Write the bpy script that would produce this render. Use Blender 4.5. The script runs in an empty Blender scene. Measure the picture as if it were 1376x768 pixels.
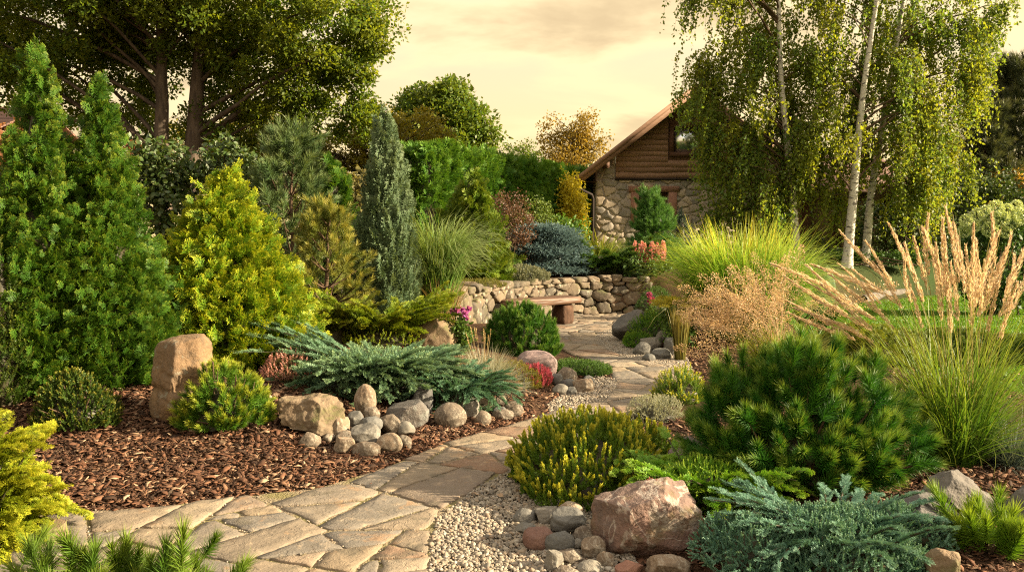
import bpy, math, random
import numpy as np
from mathutils import Vector, noise as mnoise

# ------------------------------------------------------------------ camera, sky, sun, exposure
scene = bpy.context.scene
COL = scene.collection
CAM_Z = 1.6
FPX = 1070.0                     # focal length in pixels of a 1376 px wide picture
PITCH = math.atan(64 / FPX)
cam_data = bpy.data.cameras.new('camera')
cam_data.sensor_width = 36.0
cam_data.lens = 36.0 * FPX / 1376
cam_data.clip_start = 0.05
cam_data.clip_end = 3000
camera = bpy.data.objects.new('camera', cam_data)
camera.location = (0, 0, CAM_Z)
camera.rotation_euler = (math.pi / 2 - PITCH, 0, 0)
COL.objects.link(camera)
scene.camera = camera

SUN_AZ = math.radians(97)        # clockwise from the view direction (+Y) towards +X
SUN_EL = math.radians(22)
world = bpy.data.worlds.new('World')
scene.world = world
world.use_nodes = True
wt = world.node_tree
wt.nodes.clear()
def wnode(kind, **kw):
    n = wt.nodes.new(kind)
    for k, v in kw.items():
        setattr(n, k, v)
    return n
def wmath(op, a, b=None, clamp=False):
    n = wnode('ShaderNodeMath', operation=op, use_clamp=clamp)
    for i, v in enumerate((a, b)):
        if v is None: continue
        if isinstance(v, (int, float)): n.inputs[i].default_value = v
        else: wt.links.new(v, n.inputs[i])
    return n.outputs[0]
def wmix(f, a, b):
    n = wnode('ShaderNodeMix', data_type='RGBA')
    for s, v in ((0, f), (6, a), (7, b)):
        if isinstance(v, (int, float)): n.inputs[s].default_value = v
        elif isinstance(v, tuple): n.inputs[s].default_value = v + (1,)
        else: wt.links.new(v, n.inputs[s])
    return n.outputs[2]
def wmap(v, a, b, c, d, smooth=True):
    n = wnode('ShaderNodeMapRange', interpolation_type='SMOOTHSTEP' if smooth else 'LINEAR')
    wt.links.new(v, n.inputs[0])
    for i, x in enumerate((a, b, c, d)): n.inputs[i + 1].default_value = x
    return n.outputs[0]
sky = wnode('ShaderNodeTexSky', sky_type='NISHITA', sun_disc=False)
sky.sun_elevation = SUN_EL
sky.sun_rotation = SUN_AZ
sky.air_density = 1.3
sky.dust_density = 3.0
tc = wnode('ShaderNodeTexCoord')
sep = wnode('ShaderNodeSeparateXYZ')
wt.links.new(tc.outputs['Generated'], sep.inputs[0])
elev = sep.outputs[2]
# thin evening veil: warm low down and towards the sun, paler, greyer and brightened overhead
toward = wnode('ShaderNodeVectorMath', operation='DOT_PRODUCT')
wt.links.new(tc.outputs['Generated'], toward.inputs[0])
toward.inputs[1].default_value = (math.sin(SUN_AZ), max(math.cos(SUN_AZ), .35), 0.1)
glow = wmap(toward.outputs['Value'], -0.25, 1.0, 0.0, 1.0)
low = wmix(glow, (6.4, 4.7, 2.0), (7.0, 5.25, 2.3))
mid = wmix(glow, (5.6, 4.5, 2.95), (6.2, 4.95, 2.95))
top = (9.5, 9.3, 8.8)  # overhead sky out of view, brightened to fill the shade
veil = wmix(wmap(elev, 0.0, 0.30, 0, 1), low, mid)
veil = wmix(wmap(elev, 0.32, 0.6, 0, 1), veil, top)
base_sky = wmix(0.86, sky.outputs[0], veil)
# stretched clouds: project the view direction on a plane overhead
den = wmath('MAXIMUM', wmath('ADD', elev, 0.30), 0.02)
cxy = wnode('ShaderNodeCombineXYZ')
wt.links.new(wmath('DIVIDE', sep.outputs[0], den), cxy.inputs[0])
wt.links.new(wmath('DIVIDE', sep.outputs[1], den), cxy.inputs[1])
cm = wnode('ShaderNodeMapping')
cm.inputs['Scale'].default_value = (1.6, 2.9, 1)
cm.inputs['Location'].default_value = (9.05, 0.45, 0)
wt.links.new(cxy.outputs[0], cm.inputs[0])
cn = wnode('ShaderNodeTexNoise')
cn.inputs['Scale'].default_value = 1.0
cn.inputs['Detail'].default_value = 7
cn.inputs['Roughness'].default_value = 0.52
cn.inputs['Distortion'].default_value = 0.25
wt.links.new(cm.outputs[0], cn.inputs['Vector'])
edge = wmap(cn.outputs[0], 0.40, 0.56, 0, 1)
core = wmap(cn.outputs[0], 0.50, 0.66, 0, 1)
fade = wmap(elev, 0.04, 0.17, 0, 1)
lit_cloud = wmix(glow, (6.6, 5.15, 2.95), (7.0, 5.45, 3.0))
dark_cloud = wmix(glow, (3.5, 2.6, 1.55), (3.9, 2.9, 1.65))
s1 = wmix(wmath('MULTIPLY', edge, wmath('MULTIPLY', fade, 0.75)), base_sky, lit_cloud)
s2 = wmix(wmath('MULTIPLY', core, wmath('MULTIPLY', fade, 0.8)), s1, dark_cloud)
bg = wnode('ShaderNodeBackground')
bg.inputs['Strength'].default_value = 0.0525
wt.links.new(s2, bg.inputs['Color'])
wo = wnode('ShaderNodeOutputWorld')
wt.links.new(bg.outputs[0], wo.inputs['Surface'])

sun_data = bpy.data.lights.new('sun', 'SUN')
sun_data.energy = 5.0
sun_data.angle = math.radians(0.6)
sun_data.color = (1.0, 0.83, 0.56)
sun = bpy.data.objects.new('sun', sun_data)
sd = Vector((math.sin(SUN_AZ) * math.cos(SUN_EL), math.cos(SUN_AZ) * math.cos(SUN_EL), math.sin(SUN_EL)))
sun.rotation_euler = sd.to_track_quat('Z', 'Y').to_euler()
sun.location = sd * 60
COL.objects.link(sun)

scene.view_settings.view_transform = 'Standard'
scene.view_settings.look = 'None'
scene.view_settings.exposure = 1.95
scene.view_settings.gamma = 1.0
scene.view_settings.use_curve_mapping = False
scene.render.engine = 'CYCLES'
scene.cycles.use_denoising = False
scene.cycles.filter_width = 1.15
scene.cycles.max_bounces = 6
scene.cycles.diffuse_bounces = 3
scene.cycles.glossy_bounces = 2
scene.cycles.transmission_bounces = 4
scene.cycles.transparent_max_bounces = 4

# ------------------------------------------------------------------ geometry helpers
def nrm(a):
    a = np.asarray(a, float)
    return a / np.maximum(np.linalg.norm(a, axis=-1, keepdims=True), 1e-9)
def sstep(a, b, x):
    t = np.clip((np.asarray(x, float) - a) / (b - a), 0, 1)
    return t * t * (3 - 2 * t)

class Geo:
    """Collects vertices, triangles and quads with two per-vertex values: rnd (per clump) and tip (0 base, 1 tip)."""
    def __init__(s):
        s.V, s.T, s.Q, s.R, s.P, s.n = [], [], [], [], [], 0
        s.TM, s.QM = [], []
    def add(s, V, F, rnd=0.5, tip=0.5, mat=0):
        V = np.asarray(V, float).reshape(-1, 3)
        F = np.asarray(F, int)
        if len(V) == 0 or len(F) == 0: return s
        n = len(V)
        s.V.append(V)
        s.R.append(np.broadcast_to(np.asarray(rnd, float), (n,)))
        s.P.append(np.broadcast_to(np.asarray(tip, float), (n,)))
        if F.shape[1] == 3:
            s.T.append(F + s.n); s.TM.append(np.full(len(F), mat))
        else:
            s.Q.append(F + s.n); s.QM.append(np.full(len(F), mat))
        s.n += n
        return s
    def join(s, g, offset=(0, 0, 0)):
        if g.n == 0: return s
        V = np.concatenate(g.V) + np.asarray(offset, float)
        R, P = np.concatenate(g.R), np.concatenate(g.P)
        s.V.append(V); s.R.append(R); s.P.append(P)
        s.T += [F + s.n for F in g.T]; s.TM += g.TM
        s.Q += [F + s.n for F in g.Q]; s.QM += g.QM
        s.n += g.n
        return s
    def mesh(s, name, mats, smooth=False):
        me = bpy.data.meshes.new(name)
        V = np.concatenate(s.V).astype(np.float32)
        T = np.concatenate(s.T) if s.T else np.zeros((0, 3), int)
        Q = np.concatenate(s.Q) if s.Q else np.zeros((0, 4), int)
        me.vertices.add(len(V)); me.vertices.foreach_set('co', V.ravel())
        nl = T.size + Q.size
        me.loops.add(nl)
        me.loops.foreach_set('vertex_index', np.concatenate([T.ravel(), Q.ravel()]).astype(np.int32))
        me.polygons.add(len(T) + len(Q))
        ls = np.concatenate([np.arange(len(T)) * 3, T.size + np.arange(len(Q)) * 4]).astype(np.int32)
        me.polygons.foreach_set('loop_start', ls)
        mi = np.concatenate([np.concatenate(s.TM) if s.TM else np.zeros(0, int), np.concatenate(s.QM) if s.QM else np.zeros(0, int)]).astype(np.int32)
        me.polygons.foreach_set('material_index', mi)
        if smooth:
            me.polygons.foreach_set('use_smooth', np.ones(len(mi), bool))
        for nm, arr in (('rnd', s.R), ('tip', s.P)):
            at = me.attributes.new(nm, 'FLOAT', 'POINT')
            at.data.foreach_set('value', np.concatenate(arr).astype(np.float32))
        me.update(calc_edges=True)
        for m in (mats if isinstance(mats, (list, tuple)) else [mats]):
            me.materials.append(m)
        return me

class Tpl:
    def __init__(s, V, F, tip):
        s.V, s.F, s.tip = np.asarray(V, float), np.asarray(F, int), np.asarray(tip, float)

def frames(dirs, rng, roll=None, up=None):
    z = nrm(dirs)
    if up is not None:
        y = np.broadcast_to(np.asarray(up, float), z.shape) + 1e-4
        x = nrm(np.cross(y, z))
    else:
        r = nrm(rng.normal(size=z.shape))
        x = nrm(np.cross(r, z))
    y = np.cross(z, x)
    if roll is not None:
        c, s_ = np.cos(roll)[:, None], np.sin(roll)[:, None]
        x, y = x * c + y * s_, y * c - x * s_
    return np.stack([x, y, z], axis=-1)          # columns

def inst(g, tpls, pos, dirs, size, rng, rnd=None, up=None, roll=None, mat=0, tipadd=0.0):
    """Copies of template meshes (all pointing +Z) along DIRS into one geometry."""
    pos, dirs = np.asarray(pos, float), np.asarray(dirs, float)
    N = len(pos)
    if N == 0: return g
    size = np.broadcast_to(np.asarray(size, float), (N,))
    rnd = rng.random(N) if rnd is None else np.broadcast_to(rnd, (N,))
    M = frames(dirs, rng, roll, up)
    if not isinstance(tpls, (list, tuple)): tpls = [tpls]
    pick = rng.integers(0, len(tpls), N)
    tipadd = np.broadcast_to(tipadd, (N,))
    for k, t in enumerate(tpls):
        i = np.nonzero(pick == k)[0]
        if len(i) == 0: continue
        W = np.einsum('nij,vj->nvi', M[i] * size[i][:, None, None], t.V) + pos[i][:, None, :]
        nv = len(t.V)
        F = (t.F[None] + (np.arange(len(i)) * nv)[:, None, None]).reshape(-1, t.F.shape[1])
        tip = np.clip(t.tip[None] + tipadd[i][:, None], 0, 1)
        g.add(W.reshape(-1, 3), F, np.repeat(rnd[i], nv), tip.ravel(), mat)
    return g

def tubes(g, P, R, sides=5, rnd=0.5, mat=0, rng=None):
    """P (N,k,3) polylines, R (N,k) radii -> tapered tubes."""
    P, R = np.asarray(P, float), np.asarray(R, float)
    N, k, _ = P.shape
    t = nrm(np.gradient(P, axis=1)) if k > 1 else P
    ref = np.array([0.31, 0.52, 0.80])
    ref = np.where(np.abs((t * ref).sum(-1, keepdims=True)) > 0.93, np.array([0.9, -0.3, 0.1]), ref)
    x = nrm(np.cross(ref, t)); y = np.cross(t, x)
    a = np.arange(sides) * 2 * math.pi / sides
    ring = (x[:, :, None, :] * np.cos(a)[None, None, :, None] + y[:, :, None, :] * np.sin(a)[None, None, :, None]) * R[:, :, None, None] + P[:, :, None, :]
    V = ring.reshape(-1, 3)
    b = (np.arange(N) * k * sides)[:, None, None]
    i = (np.arange(k - 1) * sides)[None, :, None]
    j = np.arange(sides)[None, None, :]
    j2 = (j + 1) % sides
    F = np.stack([b + i + j, b + i + j2, b + i + sides + j2, b + i + sides + j], -1).reshape(-1, 4)
    rn = np.repeat(np.broadcast_to(rnd, (N,)), k * sides)
    tp = np.tile(np.repeat(np.linspace(0, 1, k), sides), N)
    return g.add(V, F, rn, tp, mat)

def box(g, lo, hi, rnd=0.5, mat=0, xf=None):
    lo, hi = np.asarray(lo, float), np.asarray(hi, float)
    c = np.array([[x, y, z] for z in (0, 1) for y in (0, 1) for x in (0, 1)], float)
    V = lo + c * (hi - lo)
    if xf is not None: V = xf(V)
    F = [[0, 2, 3, 1], [4, 5, 7, 6], [0, 1, 5, 4], [2, 6, 7, 3], [0, 4, 6, 2], [1, 3, 7, 5]]
    return g.add(V, F, rnd, 0.5, mat)

def diamonds(P, D, L, W, Nn):
    """Narrow leaf-shaped quads from points P along D."""
    side = nrm(np.cross(D, Nn)) * np.asarray(W)[..., None]
    mid = P + D * (np.asarray(L) * 0.45)[..., None]
    V = np.stack([P, mid + side, P + D * np.asarray(L)[..., None], mid - side], 1).reshape(-1, 3)
    F = np.arange(len(P) * 4).reshape(-1, 4)
    return V, F

# ------------------------------------------------------------------ plant templates (unit length along +Z)
def tpl_spray(seed, nb=7, sub=4, w=0.035, fold=0.12, narrow=1.0):
    """A flat fan spray of scale leaves, as on arborvitae and juniper."""
    r = np.random.default_rng(seed)
    P, D, L, W, T = [], [], [], [], []
    def d2(a): return np.array([math.sin(a), 0, math.cos(a)])
    P.append([0, 0, 0]); D.append([0, 0, 1]); L.append(1.0); W.append(w * 0.8); T.append(0.6)
    for i in range(nb):
        z = 0.10 + 0.80 * i / nb
        bl = (0.50 * (1 - z) + 0.13) * r.uniform(0.8, 1.2) * narrow
        for s in (-1, 1):
            a = s * math.radians(r.uniform(32, 50))
            p0 = np.array([0, 0, z + r.uniform(-.03, .03)])
            d = d2(a) + np.array([0, r.normal(0, fold), 0])
            d /= np.linalg.norm(d)
            P.append(p0); D.append(d); L.append(bl); W.append(w * 0.8); T.append(z * .6 + .2)
            for k in range(sub):
                f = 0.2 + 0.7 * k / sub
                for q in (-1, 1):
                    if r.random() < 0.12: continue
                    d3 = d2(a + q * math.radians(r.uniform(28, 46))) + np.array([0, r.normal(0, fold), 0])
                    d3 /= np.linalg.norm(d3)
                    P.append(p0 + d * bl * f); D.append(d3); L.append(bl * (0.55 * (1 - f) + 0.18)); W.append(w); T.append(min(1, z * .5 + .2 + .45 * f))
    P, D, L, W = map(lambda a: np.array(a, float), (P, D, L, W))
    V, F = diamonds(P, D, L, W, np.broadcast_to([0, 1., 0], P.shape) + 1e-3)
    tb = np.array(T)
    tip = np.stack([tb * .7, tb * .85, np.minimum(1, tb + .25), tb * .85], 1).ravel()
    return Tpl(V, F, tip)

def tpl_tuft(seed, n=70, L=0.42, w=0.012, a0=62, a1=22, z0=0.12, stem=0.02):
    """A pine shoot: long needles all round a stem."""
    r = np.random.default_rng(seed)
    z = np.linspace(z0, 1.0, n) + r.uniform(-.02, .02, n)
    az = np.arange(n) * 2.39996 + r.uniform(-.4, .4, n)
    an = np.radians(a0 + (a1 - a0) * (z - z0) / (1 - z0) + r.uniform(-9, 9, n))
    d = np.stack([np.cos(az) * np.sin(an), np.sin(az) * np.sin(an), np.cos(an)], 1)
    p = np.stack([0 * z, 0 * z, z * 0.86], 1)
    ln = L * r.uniform(.8, 1.15, n)
    side = nrm(np.cross(d, nrm(r.normal(size=d.shape)))) * w
    V = np.stack([p - side, p + side, p + d * ln[:, None]], 1).reshape(-1, 3)
    F = np.arange(n * 3).reshape(-1, 3)
    tb = (z - z0) / (1 - z0)
    tip = np.stack([tb * .6, tb * .6, tb * .6 + .4], 1).ravel()
    # stem
    k = len(V)
    a = np.arange(3) * 2 * math.pi / 3
    s1 = np.stack([np.cos(a) * stem, np.sin(a) * stem, 0 * a], 1)
    V = np.concatenate([V, s1, [[0, 0, 0.9]]]); F = np.concatenate([F, [[k, k + 1, k + 3], [k + 1, k + 2, k + 3], [k + 2, k, k + 3]]])
    tip = np.concatenate([tip, [0, 0, 0, .3]])
    return Tpl(V, F, tip)

def tpl_sprig(seed, n=26, L=0.2, w=0.03, a0=55, a1=20, z0=0.0):
    """A short shoot with stubby leaves all round: heath, spruce, yew, creeping juniper."""
    r = np.random.default_rng(seed)
    z = np.linspace(z0, 0.93, n)
    az = np.arange(n) * 2.39996 + r.uniform(-.3, .3, n)
    an = np.radians(a0 + (a1 - a0) * z + r.uniform(-8, 8, n))
    d = np.stack([np.cos(az) * np.sin(an), np.sin(az) * np.sin(an), np.cos(an)], 1)
    p = np.stack([0 * z, 0 * z, z * 0.88], 1)
    ln = L * r.uniform(.75, 1.2, n) * (1 - .25 * z)
    V, F = diamonds(p, d, ln, np.full(n, w), nrm(r.normal(size=d.shape)))
    tip = np.stack([z * .8, z * .85, np.minimum(1, z * .85 + .15), z * .85], 1).ravel()
    return Tpl(V, F, tip)

def tpl_leaf(kind='oval', fold=0.25):
    """A broad leaf: two halves folded along the midrib."""
    if kind == 'oval':
        V = [[0, 0, 0], [.26, fold * .26, .3], [.24, fold * .24, .68], [0, 0, 1], [-.24, fold * .24, .68], [-.26, fold * .26, .3], [0, -.02, .5]]
        F = [[0, 1, 6, 5], [1, 2, 3, 6], [6, 3, 4, 5]]
        tip = [.1, .5, .8, 1, .8, .5, .5]
        return Tpl(V, F, tip)
    V = [[0, 0, 0], [.3, fold * .3, .45], [0, 0, 1], [-.3, fold * .3, .45]]
    return Tpl(V, [[0, 1, 2, 3]], [.1, .6, 1, .6])

SPRAY = [tpl_spray(i, nb=6, sub=2, w=.030, fold=.32) for i in range(5)]
SPRAY_FEW = [tpl_spray(10 + i, nb=5, sub=1, w=0.045, fold=.3) for i in range(4)]
SPRAY_FINE = [tpl_spray(20 + i, nb=8, sub=2, w=0.021, fold=.4, narrow=.6) for i in range(5)]
TUFT = [tpl_tuft(i, n=80, w=.016, L=.40) for i in range(4)]
TUFT_NEAR = [tpl_tuft(5 + i, n=230, w=0.0125, L=.42, a0=66, a1=20) for i in range(4)]
TUFT_SHORT = [tpl_tuft(9 + i, n=130, L=.30, w=.017, a0=62, a1=22) for i in range(3)]
TUFT_FEW = [tpl_tuft(15 + i, n=34, w=0.024) for i in range(3)]
SPRIG = [tpl_sprig(i) for i in range(4)]
SPRIG_NEAR = [tpl_sprig(8 + i, n=44, L=.15, w=.022) for i in range(4)]
SPRIG_FAT = [tpl_sprig(30 + i, n=46, L=.17, w=.036, a0=50, a1=16) for i in range(4)]
SPRIG_FEW = [tpl_sprig(15 + i, n=11, L=.3, w=.06) for i in range(3)]
LEAF_THIN = Tpl([[0, 0, 0], [.13, .02, .4], [0, 0, 1], [-.13, .02, .4]], [[0, 1, 2, 3]], [.1, .5, 1, .5])
LEAF = tpl_leaf('oval')
LEAF1 = tpl_leaf('diamond')

# ------------------------------------------------------------------ scene helpers
def empty(name, label, cat, loc, group=None, rz=0.0):
    o = bpy.data.objects.new(name, None)
    COL.objects.link(o)
    o.empty_display_size = 0.1
    o.location = loc
    o.rotation_euler = (0, 0, rz)
    o['label'] = label; o['category'] = cat
    if group: o['group'] = group
    return o
def part(name, geo, mats, parent, smooth=False, label=None):
    me = geo if isinstance(geo, bpy.types.Mesh) else geo.mesh(name, mats, smooth)
    o = bpy.data.objects.new(name, me)
    COL.objects.link(o)
    o.parent = parent
    if label: o['label'] = label
    return o
def single(name, geo, mats, label, cat, loc, group=None, smooth=False, rz=0.0):
    me = geo if isinstance(geo, bpy.types.Mesh) else geo.mesh(name, mats, smooth)
    o = bpy.data.objects.new(name, me)
    COL.objects.link(o)
    o.location = loc; o.rotation_euler = (0, 0, rz)
    o['label'] = label; o['category'] = cat
    if group: o['group'] = group
    return o
def setting(name, geo, mats, kind='structure', smooth=False):
    o = bpy.data.objects.new(name, geo.mesh(name, mats, smooth))
    COL.objects.link(o)
    o['kind'] = kind
    return o

# ------------------------------------------------------------------ materials
class NT:
    def __init__(s, name):
        s.m = bpy.data.materials.new(name)
        s.m.use_nodes = True
        s.t = s.m.node_tree
        s.t.nodes.clear()
        s.out = s.t.nodes.new('ShaderNodeOutputMaterial')
    def n(s, kind, ins=None, **kw):
        n = s.t.nodes.new(kind)
        for k, v in kw.items(): setattr(n, k, v)
        for k, v in (ins or {}).items():
            if isinstance(v, bpy.types.NodeSocket): s.t.links.new(v, n.inputs[k])
            elif isinstance(v, tuple) and len(v) == 3 and n.inputs[k].type == 'RGBA': n.inputs[k].default_value = v + (1,)
            else: n.inputs[k].default_value = v
        return n
    def attr(s, nm): return s.n('ShaderNodeAttribute', attribute_name=nm).outputs['Fac']
    def math(s, op, a, b=0.0, clamp=False): return s.n('ShaderNodeMath', {0: a, 1: b}, operation=op, use_clamp=clamp).outputs[0]
    def mix(s, f, a, b, blend='MIX'): return s.n('ShaderNodeMix', {0: f, 6: a, 7: b}, data_type='RGBA', blend_type=blend).outputs[2]
    def rng(s, v, a, b, c=0.0, d=1.0): return s.n('ShaderNodeMapRange', {0: v, 1: a, 2: b, 3: c, 4: d}, interpolation_type='SMOOTHSTEP').outputs[0]
    def noise(s, scale, detail=3, rough=.55, vec=None, dist=0.0):
        i = {'Scale': scale, 'Detail': detail, 'Roughness': rough, 'Distortion': dist}
        if vec is not None: i['Vector'] = vec
        return s.n('ShaderNodeTexNoise', i).outputs[0]
    def obj(s): return s.n('ShaderNodeTexCoord').outputs['Object']
    def bump(s, h, strength=.5, dist=.01): return s.n('ShaderNodeBump', {'Height': h, 'Strength': strength, 'Distance': dist}).outputs[0]
    def finish(s, col, rough=.8, normal=None, spec=.3):
        i = {'Base Color': col, 'Roughness': rough, 'Specular IOR Level': spec}
        if normal is not None: i['Normal'] = normal
        p = s.n('ShaderNodeBsdfPrincipled', i)
        s.t.links.new(p.outputs[0], s.out.inputs[0])
        return s.m

def fol(name, c1, c2, tip=None, amt=.6, t0=.45, t1=1.0, trans=.3, gloss=.25, big=None, tmul=(1.5, 1.35, .7), dead=.3):
    """Leaf material: clump-to-clump variation, paler new growth at shoot tips, light coming through."""
    k = NT(name)
    col = k.mix(k.attr('rnd'), c1, c2)
    if big is not None:
        col = k.mix(k.rng(k.noise(big[1], 2, vec=k.obj()), .42, .62, 0, big[2]), col, big[0])
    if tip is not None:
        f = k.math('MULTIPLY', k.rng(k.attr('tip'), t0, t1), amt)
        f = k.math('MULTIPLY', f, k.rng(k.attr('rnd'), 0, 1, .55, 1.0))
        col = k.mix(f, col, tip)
    if dead:        # scattered dried patches
        col = k.mix(k.rng(k.noise(6.5, 3, .6, k.obj()), .66, .74, 0, dead), col, (.13, .075, .03))
    p = k.n('ShaderNodeBsdfPrincipled', {'Base Color': col, 'Roughness': .5, 'Specular IOR Level': gloss})
    tcol = k.mix(1.0, col, tmul, 'MULTIPLY')
    t = k.n('ShaderNodeBsdfTranslucent', {'Color': tcol})
    mx = k.n('ShaderNodeMixShader', {0: trans, 1: p.outputs[0], 2: t.outputs[0]})
    k.t.links.new(mx.outputs[0], k.out.inputs[0])
    return k.m

def stone(name, c1, c2, c3, lichen=None, scale=6.0, bump=.6, moss=None, veins=None):
    k = NT(name)
    o = k.obj()
    n1 = k.noise(scale * .35, 4, .6, o)
    n2 = k.noise(scale * 2.2, 5, .65, o)
    n3 = k.noise(scale * 14, 3, .6, o)
    col = k.mix(k.rng(n1, .35, .65), c1, c2)
    col = k.mix(k.rng(n2, .45, .72, 0, .8), col, c3)
    col = k.mix(k.rng(n3, .35, .7, 0, .55), col, tuple(x * .55 for x in c1))
    col = k.mix(1.0, col, k.n('ShaderNodeCombineColor', {0: k.rng(k.attr('rnd'), 0, 1, .72, 1.28), 1: k.rng(k.attr('rnd'), 0, 1, .75, 1.2), 2: k.rng(k.attr('rnd'), 0, 1, .8, 1.12)}).outputs[0], 'MULTIPLY')
    if veins:
        v = k.n('ShaderNodeTexNoise', {'Vector': o, 'Scale': scale * .5, 'Detail': 5, 'Distortion': 1.5}).outputs[0]
        v = k.math('ABSOLUTE', k.math('SUBTRACT', v, .5))
        col = k.mix(k.rng(v, 0, .025, .6, 0), col, veins)
    if lichen:
        l = k.noise(scale * 1.1, 6, .72, o)
        col = k.mix(k.rng(l, .57, .64, 0, .75), col, lichen)
    if moss:
        nz = k.n('ShaderNodeNewGeometry').outputs['Normal']
        zz = k.n('ShaderNodeSeparateXYZ', {0: nz}).outputs[2]
        mo = k.math('MULTIPLY', k.rng(k.noise(scale * .8, 5, .6, o), .5, .62), k.rng(zz, -.2, .6, .2, .8))
        col = k.mix(mo, col, moss)
    h = k.math('ADD', k.math('MULTIPLY', n2, 1.0), k.math('MULTIPLY', n3, .45))
    return k.finish(col, .82, k.bump(h, bump, .02), .25)

def bark(name, c1, c2, scale=12.0, stretch=5.0):
    k = NT(name)
    mp = k.n('ShaderNodeMapping', {'Vector': k.obj(), 'Scale': (scale, scale, scale / stretch)}).outputs[0]
    n1 = k.noise(1.0, 5, .65, mp, .6)
    col = k.mix(k.rng(n1, .35, .65), c1, c2)
    return k.finish(col, .9, k.bump(n1, .8, .03), .2)

# ------------------------------------------------------------------ picture measurements -> places
_c, _s = math.cos(PITCH), math.sin(PITCH)
def ray(px, py):
    x, y = (px - 688.0) / FPX, (384.0 - py) / FPX
    # camera space (x, y, -1) rotated by (90deg - pitch) about X
    return np.array([x, _c + y * _s, -_s + y * _c])
def at(px, py, d):
    r = ray(px, py)
    return np.array([0, 0, CAM_Z]) + r * (d / r[1])
def flat(px, py, z=0.0):
    r = ray(px, py)
    return np.array([0, 0, CAM_Z]) + r * ((z - CAM_Z) / r[2])
def zpx(py, d): return at(688, py, d)[2]
def wpx(n, d): return n * d / FPX

# ================================================================== ground layout (metres, from picture corners on flat ground)
def poly(pts): return np.array([flat(x, y)[:2] for x, y in pts])
PATH = poly([(-330, 715), (-200, 704), (0, 699), (85, 690), (200, 684), (330, 668), (430, 657), (520, 629), (600, 596), (690, 571), (760, 548), (812, 541),
             (826, 520), (815, 492), (770, 478), (746, 465), (742, 450), (745, 437), (758, 424), (862, 421), (852, 435), (826, 441), (814, 446), (802, 452), (808, 462),
             (826, 474), (872, 487), (906, 496), (945, 508), (925, 528), (850, 552), (790, 584), (745, 612), (692, 632), (637, 662), (590, 700), (580, 735), (577, 800), (572, 900), (-330, 900)])
GRAVEL_NEAR = poly([(570, 900), (575, 800), (578, 735), (588, 700), (635, 661), (690, 632), (760, 632), (800, 680), (835, 715), (860, 768), (880, 900)])
GRAVEL_FAR = poly([(798, 452), (812, 445), (826, 440), (836, 460), (872, 472), (920, 476), (932, 500), (905, 498), (870, 490), (824, 476), (804, 463)])
GRAVEL_EDGE = poly([(775, 515), (800, 505), (832, 512), (820, 542), (790, 551), (742, 563), (735, 545)])
LAWN = np.array([[4.7, 12.8], [5.0, 10.5], [5.2, 8.0], [6.2, 5.6], [9, 3.5], [24, 3], [24, 26], [15, 25], [11, 22.5], [8.6, 20.5], [7.0, 19.0], [5.6, 16.5]])
WALL_LINE = np.array([[-1.5, 11.7], [-1.1, 12.3], [-0.55, 13.5], [0.0, 14.9], [0.7, 15.95], [1.5, 16.6], [2.2, 16.8], [2.95, 16.7]])

def inside(P, x, y):
    x, y = np.asarray(x, float), np.asarray(y, float)
    c = np.zeros(np.broadcast(x, y).shape, bool)
    for i in range(len(P)):
        (x1, y1), (x2, y2) = P[i], P[i - 1]
        if y1 == y2: continue
        c ^= ((y1 > y) != (y2 > y)) & (x < (x2 - x1) * (y - y1) / (y2 - y1) + x1)
    return c
def seg_dist(L, x, y, closed=True):
    d = np.full(np.broadcast(x, y).shape, 1e9)
    for i in range(0 if closed else 1, len(L)):
        a, b = L[i - 1], L[i]
        ab = b - a
        t = np.clip(((x - a[0]) * ab[0] + (y - a[1]) * ab[1]) / (ab @ ab), 0, 1)
        d = np.minimum(d, np.hypot(x - a[0] - t * ab[0], y - a[1] - t * ab[1]))
    return d
def poly_dist(P, x, y): return np.where(inside(P, x, y), 0, seg_dist(P, x, y))
PATH_MID_Y = np.array([0, 4, 4.6, 5.2, 6.5, 8, 9.2, 10.5, 12, 15.6, 18])
PATH_MID_X = np.array([-1.2, -1.2, -1.0, -.6, .4, 1.3, 1.8, 1.5, 1.2, 1.5, 1.7])
_wx = np.concatenate([[[-3.4, 10.2]], WALL_LINE, [[4.2, 15.0], [6, 15.6], [9, 19.5], [14, 23.5], [40, 34]]])
def H(x, y):
    """Height of the planting beds, the lawn and the terrace behind the dry wall."""
    x, y = np.broadcast_arrays(np.asarray(x, float), np.asarray(y, float))
    d = poly_dist(PATH, x, y)
    for P in (GRAVEL_NEAR, GRAVEL_FAR, GRAVEL_EDGE, LAWN): d = np.minimum(d, poly_dist(P, x, y))
    left = x < np.interp(y, PATH_MID_Y, PATH_MID_X)
    h = np.where(left, .34 * sstep(.05, 2.4, d) + .03 * sstep(0, .15, d), .12 * sstep(.05, 1.1, d) + .02 * sstep(0, .1, d))
    bump = .03 * np.sin(x * 2.1 + 1.3) * np.sin(y * 1.7 + .4) * sstep(.3, 1.2, d)
    # terrace
    wy = np.interp(x, _wx[:, 0], _wx[:, 1], left=9.3)
    dd = seg_dist(_wx, x, y, closed=False)
    s = np.where(y > wy, dd, -dd)
    wid = .16 + 2.2 * sstep(-1.3, -2.6, x) + 1.8 * sstep(2.9, 4.4, x)
    up = sstep(.05, 1.0, np.clip(s, -1, 9) / wid)
    h = h + bump
    terrace = .76 + .012 * np.clip(y - 14, 0, 30)
    return h + (terrace - h) * up
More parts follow.
